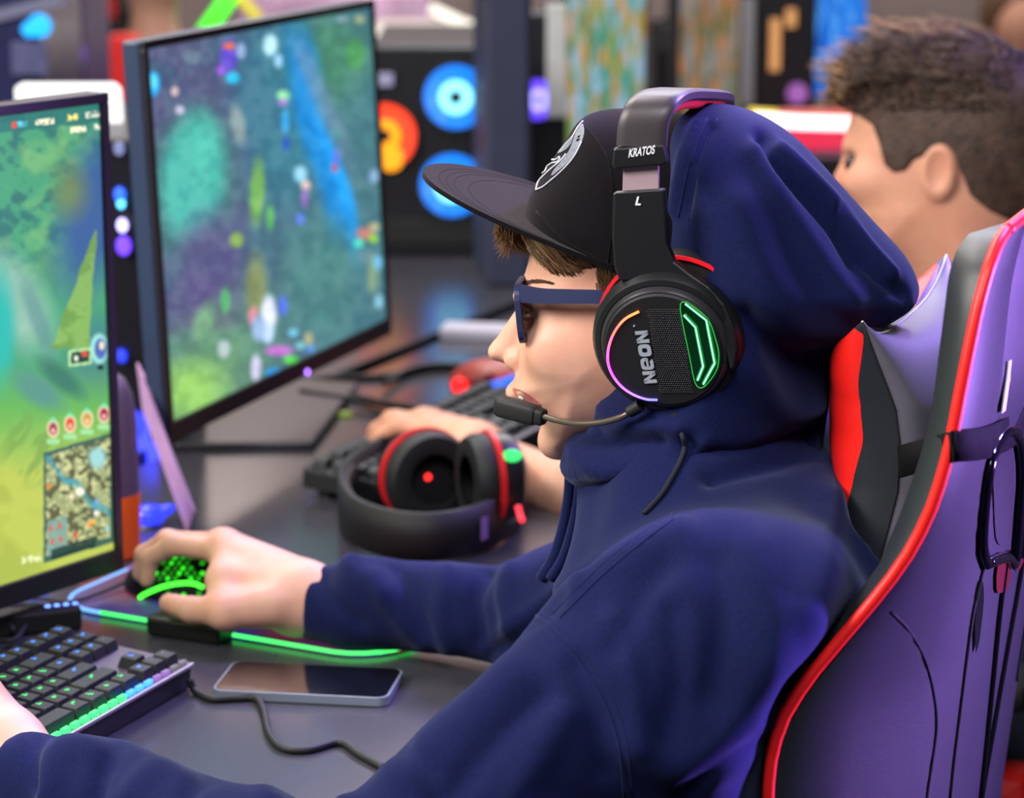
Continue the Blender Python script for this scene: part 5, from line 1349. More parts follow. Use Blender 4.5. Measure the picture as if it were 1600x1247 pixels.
# mouse pad with lit rim
padA = dz(72, 952); padB = dz(606, 1036)                       # front (camera side) edge
pe = unit(padB - padA); pn = np.array([-pe[1], pe[0], 0]); pn = pn if pn @ EY > 0 else -pn
PL = np.linalg.norm(padB - padA); PW = 0.215
mousepad = thing('mouse_pad', 'dark mouse pad with glowing green and blue rim under the mouse hand', 'mouse pad', (padA + padB) / 2 + pn * PW / 2)
def rrect(L, Wd, r, n=7):
    o = []
    for cx, cy, a0 in ((L - r, r, -90), (L - r, Wd - r, 0), (r, Wd - r, 90), (r, r, 180)):
        for k in range(n): 
            a = math.radians(a0 + 90 * k / (n - 1)); o.append((cx + r * math.cos(a), cy + r * math.sin(a)))
    return o
RR = rrect(PL, PW, 0.05)
wob = lambda x, y: 0.004 * math.sin(x * 16 + 0.6) * max(0, 1 - y / 0.12)
pp = [padA + pe * x + pn * (y + wob(x, y)) for x, y in RR]
M_pad = mat('pad_cloth_painted_glow', rgb(52, 44, 62), 0.55, bump=(1200, 0.3, 0.0006), var=0.15, vscale=200)
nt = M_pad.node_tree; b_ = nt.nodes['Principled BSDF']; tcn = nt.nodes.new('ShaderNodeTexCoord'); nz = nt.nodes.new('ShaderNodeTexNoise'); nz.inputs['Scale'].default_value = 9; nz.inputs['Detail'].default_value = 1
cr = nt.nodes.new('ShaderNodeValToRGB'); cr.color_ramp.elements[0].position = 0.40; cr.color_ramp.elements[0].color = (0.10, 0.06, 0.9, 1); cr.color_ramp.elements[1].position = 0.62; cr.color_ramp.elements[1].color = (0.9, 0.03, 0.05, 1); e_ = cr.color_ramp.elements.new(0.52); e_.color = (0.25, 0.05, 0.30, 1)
nt.links.new(tcn.outputs['Object'], nz.inputs['Vector']); nt.links.new(nz.outputs['Fac'], cr.inputs['Fac']); nt.links.new(cr.outputs['Color'], b_.inputs['Emission Color']); b_.inputs['Emission Strength'].default_value = 0.16  # blue, violet and red glow patches painted into the cloth as emission
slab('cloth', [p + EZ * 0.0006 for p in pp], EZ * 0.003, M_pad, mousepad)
rim = np.array(pp + [pp[0]]); dens = []
for a, b in zip(rim[:-1], rim[1:]):
    n_ = max(1, int(np.linalg.norm(b - a) / 0.006))
    for k in range(n_):
        q = a + (b - a) * k / n_; dens.append(q)
dens = np.array(dens); 
def rimcol(P):
    x = (P - padA) @ pe / PL; y = (P - padA) @ pn / PW
    if y < 0.25 and x > 0.16: return 'green'
    if y < 0.6 and x <= 0.16: return 'ice'
    if y >= 0.6 and x < 0.35: return 'lilac'
    return 'scarlet'
RC = {'green': glow('rim_green', (0.06, 0.95, 0.14), 1.7), 'ice': glow('rim_ice', (0.16, 0.45, 1.0), 1.5), 'lilac': glow('rim_lilac', (0.45, 0.2, 0.8), 0.8), 'scarlet': glow('rim_scarlet', (1.0, 0.06, 0.03), 2.5)}
i = 0
while i < len(dens):
    c_ = rimcol(dens[i]); j = i
    while j < len(dens) - 1 and rimcol(dens[j + 1]) == c_: j += 1
    seg_ = dens[i:min(j + 2, len(dens))] if j + 1 < len(dens) else np.concatenate([dens[i:], dens[:1]])
    if len(seg_) > 1: tube('light_rim', seg_ + EZ * 0.0035, 0.0018, RC[c_], mousepad, 8)
    i = j + 1
cb = dz(300, 994)
box('control_box', cb + EZ * 0.009 - pn * 0.003, unit(dz(365, 1004) - dz(236, 985)), pn, EZ, 0.072, 0.026, 0.017, M_blk, mousepad, 0.003)
box('control_label', cb + EZ * 0.0177 - pn * 0.003 + pe * 0.02, pe, pn, EZ, 0.020, 0.010, 0.0006, M_gun, mousepad)
# the cloth's coloured glow is painted into its material
# mouse under the right hand
mt_ = dz(208, 938); mo = dz(322, 925)
mdir = unit(mt_ - mo); mc = (dz(265, 942) ) + pn * 0.022; mdir = unit(E2 * 0.75 - EX * 0.35); msd = np.cross(EZ, mdir)
mouse = thing('gaming_mouse', 'black gaming mouse glowing green under the hand of the person in the cap', 'mouse', np.array([mc[0], mc[1], DESK + 0.004]))
mc = np.array([mc[0], mc[1], DESK + 0.004])
G = grid(mc - np.array([0.09, 0.09, 0.002]), mc + np.array([0.09, 0.09, 0.055]), 0.0022)
RM = np.array([mdir, msd, EZ])
f = s_ell(G, mc - mdir * 0.006 + EZ * 0.004, (0.062, 0.034, 0.034), RM)
f = smin(f, s_ell(G, mc - mdir * 0.022 + EZ * 0.008, (0.038, 0.032, 0.032), RM), 0.012)
f = smax(f, -(G[2] - mc[2]), 0.002)
V, Q = nets(f, G); V = laplace(V, Q, 2)
shell = obj('shell', V, Q, M_blkm, mouse)
MBv = bvh_of(shell)
g_on = glow('mouse_green', (0.05, 1.0, 0.03), 3.0)
P = drape(MBv, [(214, 935), (232, 926), (255, 917), (280, 912), (302, 912), (318, 918)], 0.0012)
if len(P) > 3: tube("light_bar", P, 0.0019, g_on, mouse, 8)
for k, (x, y) in enumerate([(x + (j % 2) * 6, y) for j, y in enumerate(range(872, 912, 8)) for x in range(238, 316, 12)] + [(275, 930), (287, 930), (311, 928), (263, 926)]):
    r = unit(ray(x, y)); h = MBv.ray_cast(Vector(CAM), Vector(r))
    if h[0] is None or rnd.random() < 0.3: continue
    n_ = np.array(h[1]); lathe('light_hole', np.array(h[0]) - n_ * 0.0003, n_, [(0, 0.0026), (0.0008, 0.0022)], glow('mouse_green_hole_%d' % (k % 3), (0.03, 0.9, 0.02), (1.3, 0.5, 0.25)[k % 3]), mouse, 6, True, False)
lathe('scroll_wheel', mc + mdir * 0.030 + EZ * 0.026, msd, [(-0.004, 0.008), (-0.003, 0.0095), (0.003, 0.0095), (0.004, 0.008)], M_blk, mouse, 20)
tube('mouse_cable', spline(np.array([mc + mdir * 0.054 + EZ * 0.006, dz(160, 925, 0.008), dz(110, 940, 0.006), dz(60, 935, 0.004), dz(-20, 930, 0.004)]), 8), 0.0018, M_cable, mouse, 8)

# ------------------------------------------------------------------ keyboards
def keycap_mesh(wu, pitch, col):
    wdt = wu * pitch - 0.0018; dpt = pitch - 0.0018; h = 0.0085
    V = []; 
    for z, kx, ky in ((0, 1, 1), (h * 0.9, 0.80 if wu < 1.4 else 1 - 0.2 / wu, 0.80), (h, 0.74 if wu < 1.4 else 1 - 0.26 / wu, 0.74)):
        for sx, sy in ((-1, -1), (1, -1), (1, 1), (-1, 1)): V.append((sx * wdt / 2 * kx, sy * dpt / 2 * ky, z))
    F = [(3, 2, 1, 0), (8, 9, 10, 11)]
    for l in (0, 4):
        for k in range(4): F.append((l + k, l + (k + 1) % 4, l + 4 + (k + 1) % 4, l + 4 + k))
    return V, F
KM = {}
def key_obj(wu, pitch, m, kind):
    k = (wu, pitch, kind)
    if k not in KM:
        V, F = keycap_mesh(wu, pitch, None); me = bpy.data.meshes.new('key'); me.from_pydata(V, [], F); me.materials.append(m); me.update(); KM[k] = me
    return KM[k]
LEGM = {}
def legend_mesh(colname, seed):
    k = (colname, seed % 6)
    if k not in LEGM:
        r = random.Random(seed % 6); V = []; F = []
        for q in range(3):
            x0, y0 = r.uniform(-0.0032, -0.0008), r.uniform(-0.001, 0.0026); w_, h_ = (0.0010, 0.0034) if q % 2 else (0.0036, 0.0010)
            n = len(V); V += [(x0, y0, 0.0087), (x0 + w_, y0, 0.0087), (x0 + w_, y0 + h_, 0.0087), (x0, y0 + h_, 0.0087)]; F.append((n, n + 1, n + 2, n + 3))
        me = bpy.data.meshes.new('legend'); me.from_pydata(V, [], F); me.update()
        me.materials.append(glow('legend_' + colname, {'green': (0.03, 0.9, 0.15), 'blue': (0.03, 0.22, 1.0), 'grey': (0.5, 0.5, 0.55), 'violet': (0.6, 0.1, 1.0)}[colname], {'green': 1.8, 'blue': 2.4, 'grey': 0.25, 'violet': 2.5}[colname])); LEGM[k] = me
    return LEGM[k]
ROWS = [[1, -1, 1, 1, 1, 1, -.5, 1, 1, 1, 1, -.5, 1, 1, 1, 1, -.25, 1, 1, 1],
        [1] * 13 + [2, -.25, 1, 1, 1], [1.5] + [1] * 12 + [1.5, -.25, 1, 1, 1], [1.75] + [1] * 11 + [2.25],
        [2.25] + [1] * 10 + [2.75, -1.25, 1], [1.25, 1.25, 1.25, 6.25, 1.25, 1.25, 1.25, 1.25, -.25, 1, 1, 1]]
NUM = [[-18.75, 1, 1, 1, 1], [-18.75, 1, 1, 1, 1], [-18.75, 1, 1, 1, 1], [-18.75, 1, 1, 1, 1], [-18.75, 1, 1, 1, 1], [-18.75, 2, 1, 1]]
def keyboard(name, label, RF, xdir, numpad, pitch, colf, plate_m, key_m, group=None, lit=True, led=True):
    """RF: right front corner on the desk; xdir: along the rows to the right"""
    ydir = np.cross(EZ, xdir)            # towards the back
    cols = 18.25 + (4.25 if numpad else 0); Lx = cols * pitch + 0.012; Ly = 6.4 * pitch + 0.010
    tl = math.radians(5); yd = unit(ydir * math.cos(tl) + EZ * math.sin(tl)); zd = np.cross(xdir, yd)
    org = RF - xdir * Lx + EZ * 0.0065
    t = thing(name, label, 'keyboard', RF - xdir * Lx / 2 + ydir * Ly / 2, group); tb = wloc(t)
    box('case', org + xdir * Lx / 2 + yd * Ly / 2 + zd * 0.004, xdir, yd, zd, Lx, Ly, 0.020, M_blkm, t, 0.002)
    box('top_plate', org + xdir * Lx / 2 + yd * Ly / 2 + zd * 0.0148, xdir, yd, zd, Lx, Ly, 0.0016, plate_m, t, 0.0005)
    box('front_lip', org + xdir * Lx / 2 - yd * 0.0008 + zd * 0.0145, xdir, yd, zd, Lx + 0.001, 0.0024, 0.0030, mat('lip_aluminium', rgb(170, 160, 172), 0.35, metal=0.6), t, 0.0005)
    for sx in (0.06, 0.94): box('foot', RF - xdir * Lx * sx + ydir * (Ly - 0.02) + EZ * 0.006, xdir, ydir, EZ, 0.03, 0.012, 0.012, M_blk, t)
    rows = ROWS; k_ = 0
    R3 = Matrix((Vector(xdir), Vector(yd), Vector(zd))).transposed()
    for ri in range(6):
        y = (5.9 - ri - (0.0 if ri else -0.25)) * pitch
        for src in ([rows[ri]] + ([NUM[ri]] if numpad else [])):
            x = 0.006
            for wu in src:
                if wu < 0: x += -wu * pitch if wu > -18 else 18.5 * pitch; continue
                c = org + xdir * (x + wu * pitch / 2) + yd * (y) + zd * 0.0160; x += wu * pitch
                px, py, d = proj(c)
                o = bpy.data.objects.new('key', key_obj(wu, pitch, key_m, name)); COL.objects.link(o); o.parent = t
                o.matrix_parent_inverse = Matrix.Identity(4); o.location = (c - tb).tolist(); o.rotation_euler = R3.to_euler()
                cn = colf(px, py)
                if cn and lit:
                    l = bpy.data.objects.new('legend', legend_mesh(cn, k_)); COL.objects.link(l); l.parent = o
                k_ += 1
    if led:
        n = 26
        for k in range(n):
            xx = 0.01 + (Lx - 0.02) * k / (n - 1); c = org + xdir * xx + yd * 0.0035 + zd * 0.0175; px, py, d = proj(c)
            cn = 'green' if px < 190 else ('blue' if px < 240 else ('grey' if px > 262 else 'violet'))
            box('underglow', c, xdir, yd, zd, 0.009, 0.0035, 0.0035, glow('underglow_' + cn, {'green': (0.03, 0.95, 0.15), 'blue': (0.03, 0.25, 1.0), 'violet': (0.5, 0.25, 0.9), 'grey': (0.45, 0.4, 0.5)}[cn], {'green': 2.2, 'blue': 2.6, 'violet': 0.6, 'grey': 0.35}[cn]), t)
    return t
RF1 = dz(299, 1076)
xk = unit(RF1 - dz(116, 1184)); 
def c1(px, py):
    if px > 225: return 'grey'
    if py > 1062 + (px - 60) * 0.02: return 'green'
    return 'blue' if py > 1020 and px < 230 else ('blue' if rnd.random() < 0.5 else 'grey')
kb1 = keyboard('keyboard', 'black mechanical keyboard with green and blue lit keys beside the phone and mouse pad', RF1, xk, False, 0.0187, c1, M_alu, M_key)
# its cable
kcab = tube('keyboard_cable', spline(np.array([dz(296, 1062, 0.012), dz(305, 1080, 0.003), dz(330, 1092, 0.003), dz(370, 1091, 0.003), dz(400, 1092, 0.003), dz(412, 1112, 0.003), dz(420, 1145, 0.003), dz(440, 1168, 0.003), dz(480, 1172, 0.003), dz(530, 1160, 0.003), dz(560, 1178, 0.003), dz(600, 1200, 0.003)]), 7), 0.0030, M_cable)
tag(kcab, 'black cable looping over the desk in front of the phone', 'cable')

RF2 = dz(905, 662)
xk2 = unit(dz(858, 672) - dz(490, 760) ) 
xk2 = unit(RF2 - dz(512, 748))
kb2 = keyboard('keyboard', 'black full-size keyboard of the neighbour behind the spare headset', RF2, E1 * 1.0, True, 0.0187, lambda x, y: 'grey', M_blk, M_key, None, False, False)
# lighter edge of the neighbour's keyboard
# ------------------------------------------------------------------ phone lying on the desk
ph = [dz(330, 1093), dz(600, 1106), dz(614, 1058), dz(352, 1050)]
pa_, pb_ = ph[0], ph[1]; pdx = unit(pb_ - pa_); pdy = np.cross(EZ, pdx); phL = np.linalg.norm(pb_ - pa_) * 1.02; phW = 0.074
pc_ = pa_ + pdx * phL / 2 + pdy * phW / 2
phone = thing('smartphone', 'dark smartphone lying flat beside the glowing mouse pad', 'phone', pc_)
rr = [(x, y) for x, y in rrect(phL, phW, 0.009)]
base_ = [pa_ + pdx * x + pdy * y + EZ * 0.0006 for x, y in rr]
slab('frame', base_, EZ * 0.0075, M_phone, phone, 0.0012)
slab('glass', [pc_ + (p - pc_ - EZ * 0.0006) * 0.975 + EZ * 0.0079 for p in base_], EZ * 0.0006, M_glassblk, phone)

# ------------------------------------------------------------------ spare headset lying on the desk
sh = thing('headset', 'spare black headset with red rings lying on the desk beside the neighbour keyboard', 'headset', dz(680, 850))
U0 = dz(672, 830)
bandp = [(x, y) for x, y in ((600, 742), (556, 768), (534, 800), (548, 838), (600, 862), (670, 870), (740, 858), (790, 832), (812, 800), (806, 765))]
low = spline(np.array([dz(x, y + 6, 0.004) for x, y in bandp]), 6); hi_ = low + EZ * np.interp(np.arange(len(low)), [0, len(low) / 2, len(low)], [0.046, 0.046, 0.046])[:, None]
obj('headband', *ribbon_geo(low, hi_, 0.007), M_blkm, sh, True)
cen = low.mean(0)
inn_l = low + (cen - low) * np.array([0.06, 0.06, 0]) + EZ * 0.004; inn_h = hi_ + (cen - hi_) * np.array([0.06, 0.06, 0]) - EZ * 0.004
obj('headband_padding', *ribbon_geo(inn_l[8:-8], inn_h[8:-8], 0.006), M_blk, sh, True)
k = int(len(low) * 0.68)
for kk, sx in ((k, 0.010), (k + 6, 0.004)):
    a = (low[kk] + hi_[kk]) / 2; tdir = unit(low[kk + 1] - low[kk - 1]); nn_ = np.cross(tdir, EZ); nn_ = nn_ if nn_ @ (CAM - a) > 0 else -nn_
    box('band_badge', a + nn_ * 0.0055, tdir, EZ, nn_, sx, 0.022 if sx > 0.005 else 0.005, 0.0012, mat('violet_badge', rgb(150, 120, 190), 0.4, metal=0.3), sh)
# cups
def cup(c, ax_, r, nm_m):
    lathe('ear_cushion', c, ax_, [(0.030, r * 0.55), (0.031, r * 0.72), (0.029, r * 0.92), (0.022, r), (0.012, r * 1.0), (0.008, r * 0.97)], M_blkm, sh, 40, False)
    lathe('speaker_cloth', c, ax_, [(0.012, r * 0.75), (0.0125, 0.001)], M_thread, sh, 30, False)
    lathe('accent_ring', c, ax_, [(0.003, r * 0.97), (0.0035, r * 1.05), (0.0085, r * 1.05), (0.009, r * 0.97)], M_red, sh, 40, False)
    lathe('cup_housing', c, ax_, [(0.003, r), (-0.006, r * 1.0), (-0.016, r * 0.92), (-0.022, r * 0.7), (-0.023, 0.001)], M_blk, sh, 40, False)
d1 = unit(np.array([0.45, -0.89, 0.05])); cL = at(660, 742, 2.70); cup(cL, d1, 0.047, None)
d2 = unit(np.array([-0.93, -0.30, 0.0])); cR = at(775, 748, 2.62); cup(cR, d2, 0.046, None)
lathe('speaker_light', cL + d1 * 0.0135 + np.cross(d1, EZ) * 0.0, d1, [(0, 0.0035), (0.001, 0.003)], glow('red_dot', (1.0, 0.02, 0.02), 3), sh, 12)
for c_, e_ in ((cL, low[2]), (cR, low[-3])):
    a = e_ + EZ * 0.02; tube('yoke', spline(np.array([a, (a + c_) / 2 + EZ * 0.012, c_ - (d1 if c_ is cL else d2) * 0.018]), 5), 0.008, M_blk, sh, 10)
gp = at(800, 712, 2.58); lathe('status_light', gp, unit(CAM - gp), [(0, 0.006), (0.002, 0.005)], glow('green_dot', (0.03, 0.8, 0.15), 1.6), sh, 14, True, True, None, 1.6)
tube('edge_light', spline(np.array([at(809, 790, 2.575), at(812, 802, 2.575), at(816, 814, 2.57)]), 4), 0.0028, glow('red_edge', (1.0, 0.03, 0.05), 2), sh, 8)
# ------------------------------------------------------------------ the neighbour
NY = math.radians(14)
NC = at(1470, 230, 2.82); NU = np.array([math.cos(NY), -math.sin(NY), 0]); NW = np.array([-math.sin(NY), -math.cos(NY), 0])
def nq(px, py, w=0.0):
    r = ray(px, py); t_ = ((NC + NW * w - CAM) @ NW) / (r @ NW); q = CAM + r * t_ - NC; return np.array([q @ NU, q[2], q @ NW])
def nw(L):
    L = np.asarray(L, float); return NC + np.outer(L[..., 0].ravel(), NU) + np.outer(L[..., 1].ravel(), EZ) + np.outer(L[..., 2].ravel(), NW)
neigh = thing('person', 'second person with short brown hair seated behind the gaming chair', 'person', NC * np.array([1, 1, 0]) + NU * 0.05)
nprof = [(1345, 130), (1334, 170), (1322, 205), (1316, 232), (1324, 248), (1319, 285), (1326, 300), (1322, 318), (1320, 332), (1328, 348), (1336, 366), (1334, 390), (1350, 415), (1400, 420), (1440, 470), (1470, 560), (1640, 560), (1625, 420), (1630, 330), (1650, 250), (1648, 180), (1615, 115), (1550, 78), (1460, 66), (1390, 84)]
G = grid((-0.125, -0.20, -0.10), (0.15, 0.15, 0.10), 0.003)
NP = spline(np.array([nq(x, y)[:2] for x, y in nprof]), 4, True)
fh = inflate(G, NP, 0.10, 0.079)
f = fh
npp = lambda x, y, w=0.0: np.array([*nq(x, y)[:2], w])
f = smin(f, inflate(G, spline(np.array([nq(x, y)[:2] for x, y in [(1322, 240), (1312, 258), (1303, 276), (1306, 288), (1320, 297), (1334, 292), (1334, 262)]]), 4, True), 0.014, 0.013), 0.008)
for sg in (1, -1):
    f = smax(f, -s_ell(G, npp(1334, 250, 0.034 * sg), (0.012, 0.009, 0.016)), 0.012)
    f = smin(f, s_ell(G, npp(1368, 275, 0.048 * sg), (0.026, 0.02, 0.016)), 0.02)
    ec = npp(1472, 272, 0.080 * sg); ec[1] = nq(1468, 270, 0.08)[1]; ec[0] = nq(1468, 270, 0.08)[0] if sg > 0 else ec[0]
    ear = s_ell(G, ec, (0.019, 0.031, 0.010)); ear = smax(ear, -s_ell(G, ec + np.array([-0.003, 0.003, 0.009 * sg]), (0.012, 0.021, 0.009)), 0.003)
    f = smin(f, ear, 0.005)
V, Q = nets(f, G); V = nw(laplace(V, Q, 2)); NHEAD = (V, Q)
# right hand and bare forearm on the keyboard
nwr = at(742, 706, 2.80)
hn = hand_mesh(nwr, [at(672, 672, 2.82), at(660, 662, 2.85), at(662, 658, 2.88), at(676, 660, 2.90)],
    [[at(622, 664, 2.83), at(594, 680, 2.84), at(582, 702, 2.845)], [at(612, 656, 2.86), at(588, 672, 2.87), at(580, 692, 2.875)], [at(618, 654, 2.89), at(598, 668, 2.90), at(592, 686, 2.905)], [at(640, 658, 2.915), at(622, 668, 2.92), at(616, 682, 2.925)]],
    [at(730, 712, 2.78), at(690, 712, 2.775), at(660, 708, 2.785), at(640, 706, 2.79)], h=0.003, bare=True, forearm=at(880, 766, 2.74))
NSH = NC + NU * 0.03 - EZ * 0.20; NF = np.array([-math.cos(math.radians(20)), math.sin(math.radians(20)), 0]); NL = np.array([-math.sin(math.radians(20)), -math.cos(math.radians(20)), 0])
nel = at(1010, 835, 2.72); npel = NSH - NF * 0.03 - EZ * 0.42
G = grid((-0.42, 2.2, 0.02), (0.82, 3.35, 1.05), 0.012)
RBn = np.array([NF, NL, EZ])
f = s_ell(G, NSH - EZ * 0.17, (0.10, 0.15, 0.2), RBn); f = smin(f, s_ell(G, npel, (0.10, 0.155, 0.12), RBn), 0.08)
f = smin(f, s_cap(G, NSH, nw(nq(1520, 420))[0], 0.062, 0.058), 0.04)
arms = []
for sg in (1, -1):
    sh_ = NSH + NL * 0.18 * sg - EZ * 0.03; el_ = nel if sg > 0 else sh_ + NF * 0.16 - EZ * 0.22; wr_ = at(880, 766, 2.74) if sg > 0 else el_ + NF * 0.24 - NL * 0.02 + EZ * 0.02
    arms.append((sh_, el_, wr_)); f = smin(f, smin(s_cap(G, sh_, el_, 0.048, 0.042), s_cap(G, el_, wr_, 0.042, 0.032), 0.02), 0.03)
nlegs = []
for sg in (1, -1):
    hip = npel + NL * 0.09 * sg; kn = hip + NF * 0.42; kn[2] = 0.50; an = kn + np.array([0, 0, -0.42]); nlegs.append((hip, kn, an)); f = smin(f, smin(s_cap(G, hip, kn, 0.075, 0.05), s_cap(G, kn, an, 0.05, 0.036), 0.03), 0.03)
Vt, Qt = nets(f, G)
VV = [NHEAD[0], hn[0], laplace(Vt, Qt, 1)]; QQ = [NHEAD[1], hn[1], Qt]; off = np.cumsum([0] + [len(v) for v in VV])
obj('body', np.concatenate(VV), np.concatenate([q + o_ for q, o_ in zip(QQ, off)]), M_skin2, neigh)
f = s_ell(G, NSH - EZ * 0.17, (0.118, 0.17, 0.22), RBn); f = smin(f, s_ell(G, npel, (0.12, 0.175, 0.12), RBn), 0.08)
for sh_, el_, wr_ in arms: f = smin(f, s_cap(G, sh_, sh_ + (el_ - sh_) * 0.6, 0.064, 0.062), 0.03)
V, Q = nets(f, G); obj('tshirt', laplace(V, Q, 1), Q, M_tshirt, neigh)
f = s_ell(G, npel, (0.118, 0.178, 0.11), RBn)
for hip, kn, an in nlegs: f = smin(f, smin(s_cap(G, hip, kn, 0.09, 0.066), s_cap(G, kn, an, 0.064, 0.052), 0.03), 0.03)
V, Q = nets(f, G); obj('trousers', laplace(V, Q, 1), Q, M_denim, neigh)
for hip, kn, an in nlegs:
    G = grid(an - np.array([0.25, 0.12, 0.085]), an + np.array([0.10, 0.22, 0.06]), 0.008); f = s_cap(G, an - NF * 0.03 - EZ * 0.02, an + NF * 0.15 - EZ * 0.035, 0.05, 0.036); f = smax(f, -(G[2] - 0.004), 0.008); V, Q = nets(f, G); obj('shoe', V, Q, M_blk, neigh)
# hair: fuller on top, cropped at the sides
G = grid((-0.135, -0.12, -0.105), (0.15, 0.17, 0.105), 0.003)
top_px = [(1338, 168), (1318, 166), (1296, 158), (1292, 138), (1306, 106), (1332, 76), (1376, 46), (1422, 36), (1470, 40), (1530, 50), (1592, 80), (1645, 140), (1662, 230), (1652, 320), (1600, 330), (1500, 240), (1420, 190), (1370, 160)]
side_px = [(1338, 172), (1300, 172), (1280, 140), (1300, 60), (1400, 20), (1560, 20), (1680, 100), (1690, 300), (1640, 345), (1590, 336), (1552, 315), (1524, 290), (1512, 258), (1496, 236), (1470, 228), (1440, 236), (1428, 254), (1408, 258), (1392, 246), (1384, 214), (1372, 186)]
TP = spline(np.array([nq(x, y)[:2] for x, y in top_px]), 4, True); SP_ = np.array([nq(x, y)[:2] for x, y in side_px])
fhh = inflate(G, NP, 0.10, 0.079); m2 = poly2d(G[0][:, :, 0], G[1][:, :, 0], SP_)[:, :, None]
fs_ = smax(fhh - 0.0035, m2, 0.006)
ft_ = inflate(G, TP, 0.07, 0.076)
f = smin(fs_, ft_, 0.012)
V, Q = nets(f, G); V = laplace(V, Q, 1)
N_ = normals(V, Q); topk = np.clip((V[:, 1] - nq(1400, 150)[1]) / 0.03, 0, 1)
bump_ = np.sin(V[:, 0] * 420 + 3 * np.sin(V[:, 2] * 160)) * np.sin(V[:, 2] * 300 + V[:, 0] * 120) * 0.0010 + np.sin(V[:, 0] * 170 + V[:, 2] * 90) * 0.0022
V = V + N_ * (bump_ * topk)[:, None]
hairn = obj('hair', nw(V), Q, M_hair2, neigh)
NHB = bvh_of(hairn); mb = MB(); mb2 = MB()
for k in range(1600):
    x = rnd.uniform(1290, 1600); y = rnd.uniform(30, 175)
    r = unit(ray(x, y)); h_ = NHB.ray_cast(Vector(CAM), Vector(r))
    if h_[0] is None: continue
    p = np.array(h_[0]); n_ = np.array(h_[1]); L_ = rnd.uniform(0.016, 0.032) * (1.0 if y < 130 else 0.5)
    d_ = unit(-NU * rnd.uniform(0.7, 1.0) + EZ * rnd.uniform(0.0, 0.30) + n_ * 0.22 + NW * rnd.uniform(-0.12, 0.12))
    strand(mb2 if (x < 1340 or y < 60) and rnd.random() < 0.7 else mb, [p - n_ * 0.001, p + d_ * L_ * 0.5 + n_ * 0.001, p + d_ * L_ - n_ * 0.003], 0.0009, 3)
o = mb.build('hair_strands', M_hair2, neigh, True); o['kind'] = 'stuff'
o = mb2.build('hair_strands', M_hairl, neigh, True); o['kind'] = 'stuff'
lathe('eyeball', nw(npp(1342, 250, 0.034))[0], -NU, [(0.011 * math.sin(a), 0.011 * math.cos(a) + 0.0005) for a in np.linspace(-1.4, 1.4, 10)], M_iris, neigh, 16)
mb = MB()
for k in range(90):
    t_ = rnd.random(); p = nq(1326 + 36 * t_, 232 - 4 * math.sin(3 * t_) + rnd.uniform(-2.5, 2.5), 0.03 + 0.03 * t_); b = nw(p)[0] + 0 * NW; strand(mb, [b, b + NU * 0.004, b + NU * 0.008 + NW * 0.003], 0.0006, 3)
o = mb.build('eyebrow', M_hair2, neigh, True); o['kind'] = 'stuff'
# his chair: same model
ch2 = copy_tree(chair); sft = (NC - at(1060, 480, 1.95)); sft[2] = 0
ch2.location = Vector(chair.location) + Vector((E1 * 0.93).tolist())
ch2['label'] = 'black and red gaming chair of the second person, mostly hidden'
for o in (chair, ch2): o['group'] = 'gaming chairs along the row'
# ------------------------------------------------------------------ things farther back on the desks
def fq(px, py, y):
    r = ray(px, py); return CAM + r * (y / r[1])
def upright(name, label, cat, px0, px1, py_top, d, depth, m, yaw=0.0, z0=DESK, bevel=0.006, part='case'):
    """box standing on z0 whose front covers a pixel span at distance d"""
    cx = (px0 + px1) / 2; p = onz(cx, 600, z0)
    w_ = (px1 - px0) * d / FPX; ztop = fq(cx, py_top, at(cx, 623.5, d)[1])[2]
    xx = np.array([math.cos(yaw), math.sin(yaw), 0]); yy = np.array([-math.sin(yaw), math.cos(yaw), 0])
    # base point below the pixel column at depth d
    b = at(cx, 623.5, d); b = np.array([b[0], b[1] + 0, z0])
    t = thing(name, label, cat, b + yy * depth / 2)
    box(part, np.array([b[0], b[1], (z0 + ztop) / 2]) + yy * depth / 2, xx, yy, EZ, w_, depth, ztop - z0, m, t, bevel)
    return t, b, xx, yy, ztop
def fan(parent, c, axis, r, m_blade, m_ring, m_frame=None):
    lathe('fan_frame', c - axis * 0.012, axis, [(0, r * 1.08), (0.014, r * 1.08), (0.014, r * 0.99), (0.002, r * 0.99)], m_frame or M_blkm, parent, 32, False)
    x = unit(np.cross(axis, EZ)); y = np.cross(axis, x)
    for k in range(9):
        a = 2 * math.pi * k / 9; V = []
        for rr, da in ((0.26, 0.0), (0.5, 0.10), (0.75, 0.18), (0.97, 0.22)):
            for s_, h_ in ((-0.30, -0.003), (0.30, 0.004)):
                b_ = a + da + s_; V.append(c + axis * h_ + r * rr * (math.cos(b_) * x + math.sin(b_) * y))
        obj('fan_blade', V, [(0, 1, 3, 2), (2, 3, 5, 4), (4, 5, 7, 6)], m_blade, parent)
    lathe('fan_backlight', c - axis * 0.006, axis, [(0, r * 0.98), (0.001, r * 0.97), (0.0012, 0.0005)], m_blade, parent, 28, False)
    lathe('fan_light_ring', c + axis * 0.003, axis, [(0, r * 0.22), (0.003, r * 0.25), (0.003, r * 0.48), (0, r * 0.52)], m_ring, parent, 28, False)
    lathe('fan_hub', c + axis * 0.004, axis, [(0, r * 0.22), (0.004, r * 0.18), (0.004, 0.0005)], M_blkm, parent, 20, False)
M_case = mat('pc_case_black', rgb(20, 20, 26), 0.4, bump=(300, 0.05, 0.0005), var=0.08)
B_bl = glow('fan_blue', (0.0, 0.22, 1.0), 1.3); B_cy = glow('fan_cyan', (0.25, 0.85, 1.0), 2.0)
B_rd = glow('fan_red', (1.0, 0.05, 0.01), 1.5); B_or = glow('fan_orange', (1.0, 0.35, 0.0), 1.6)
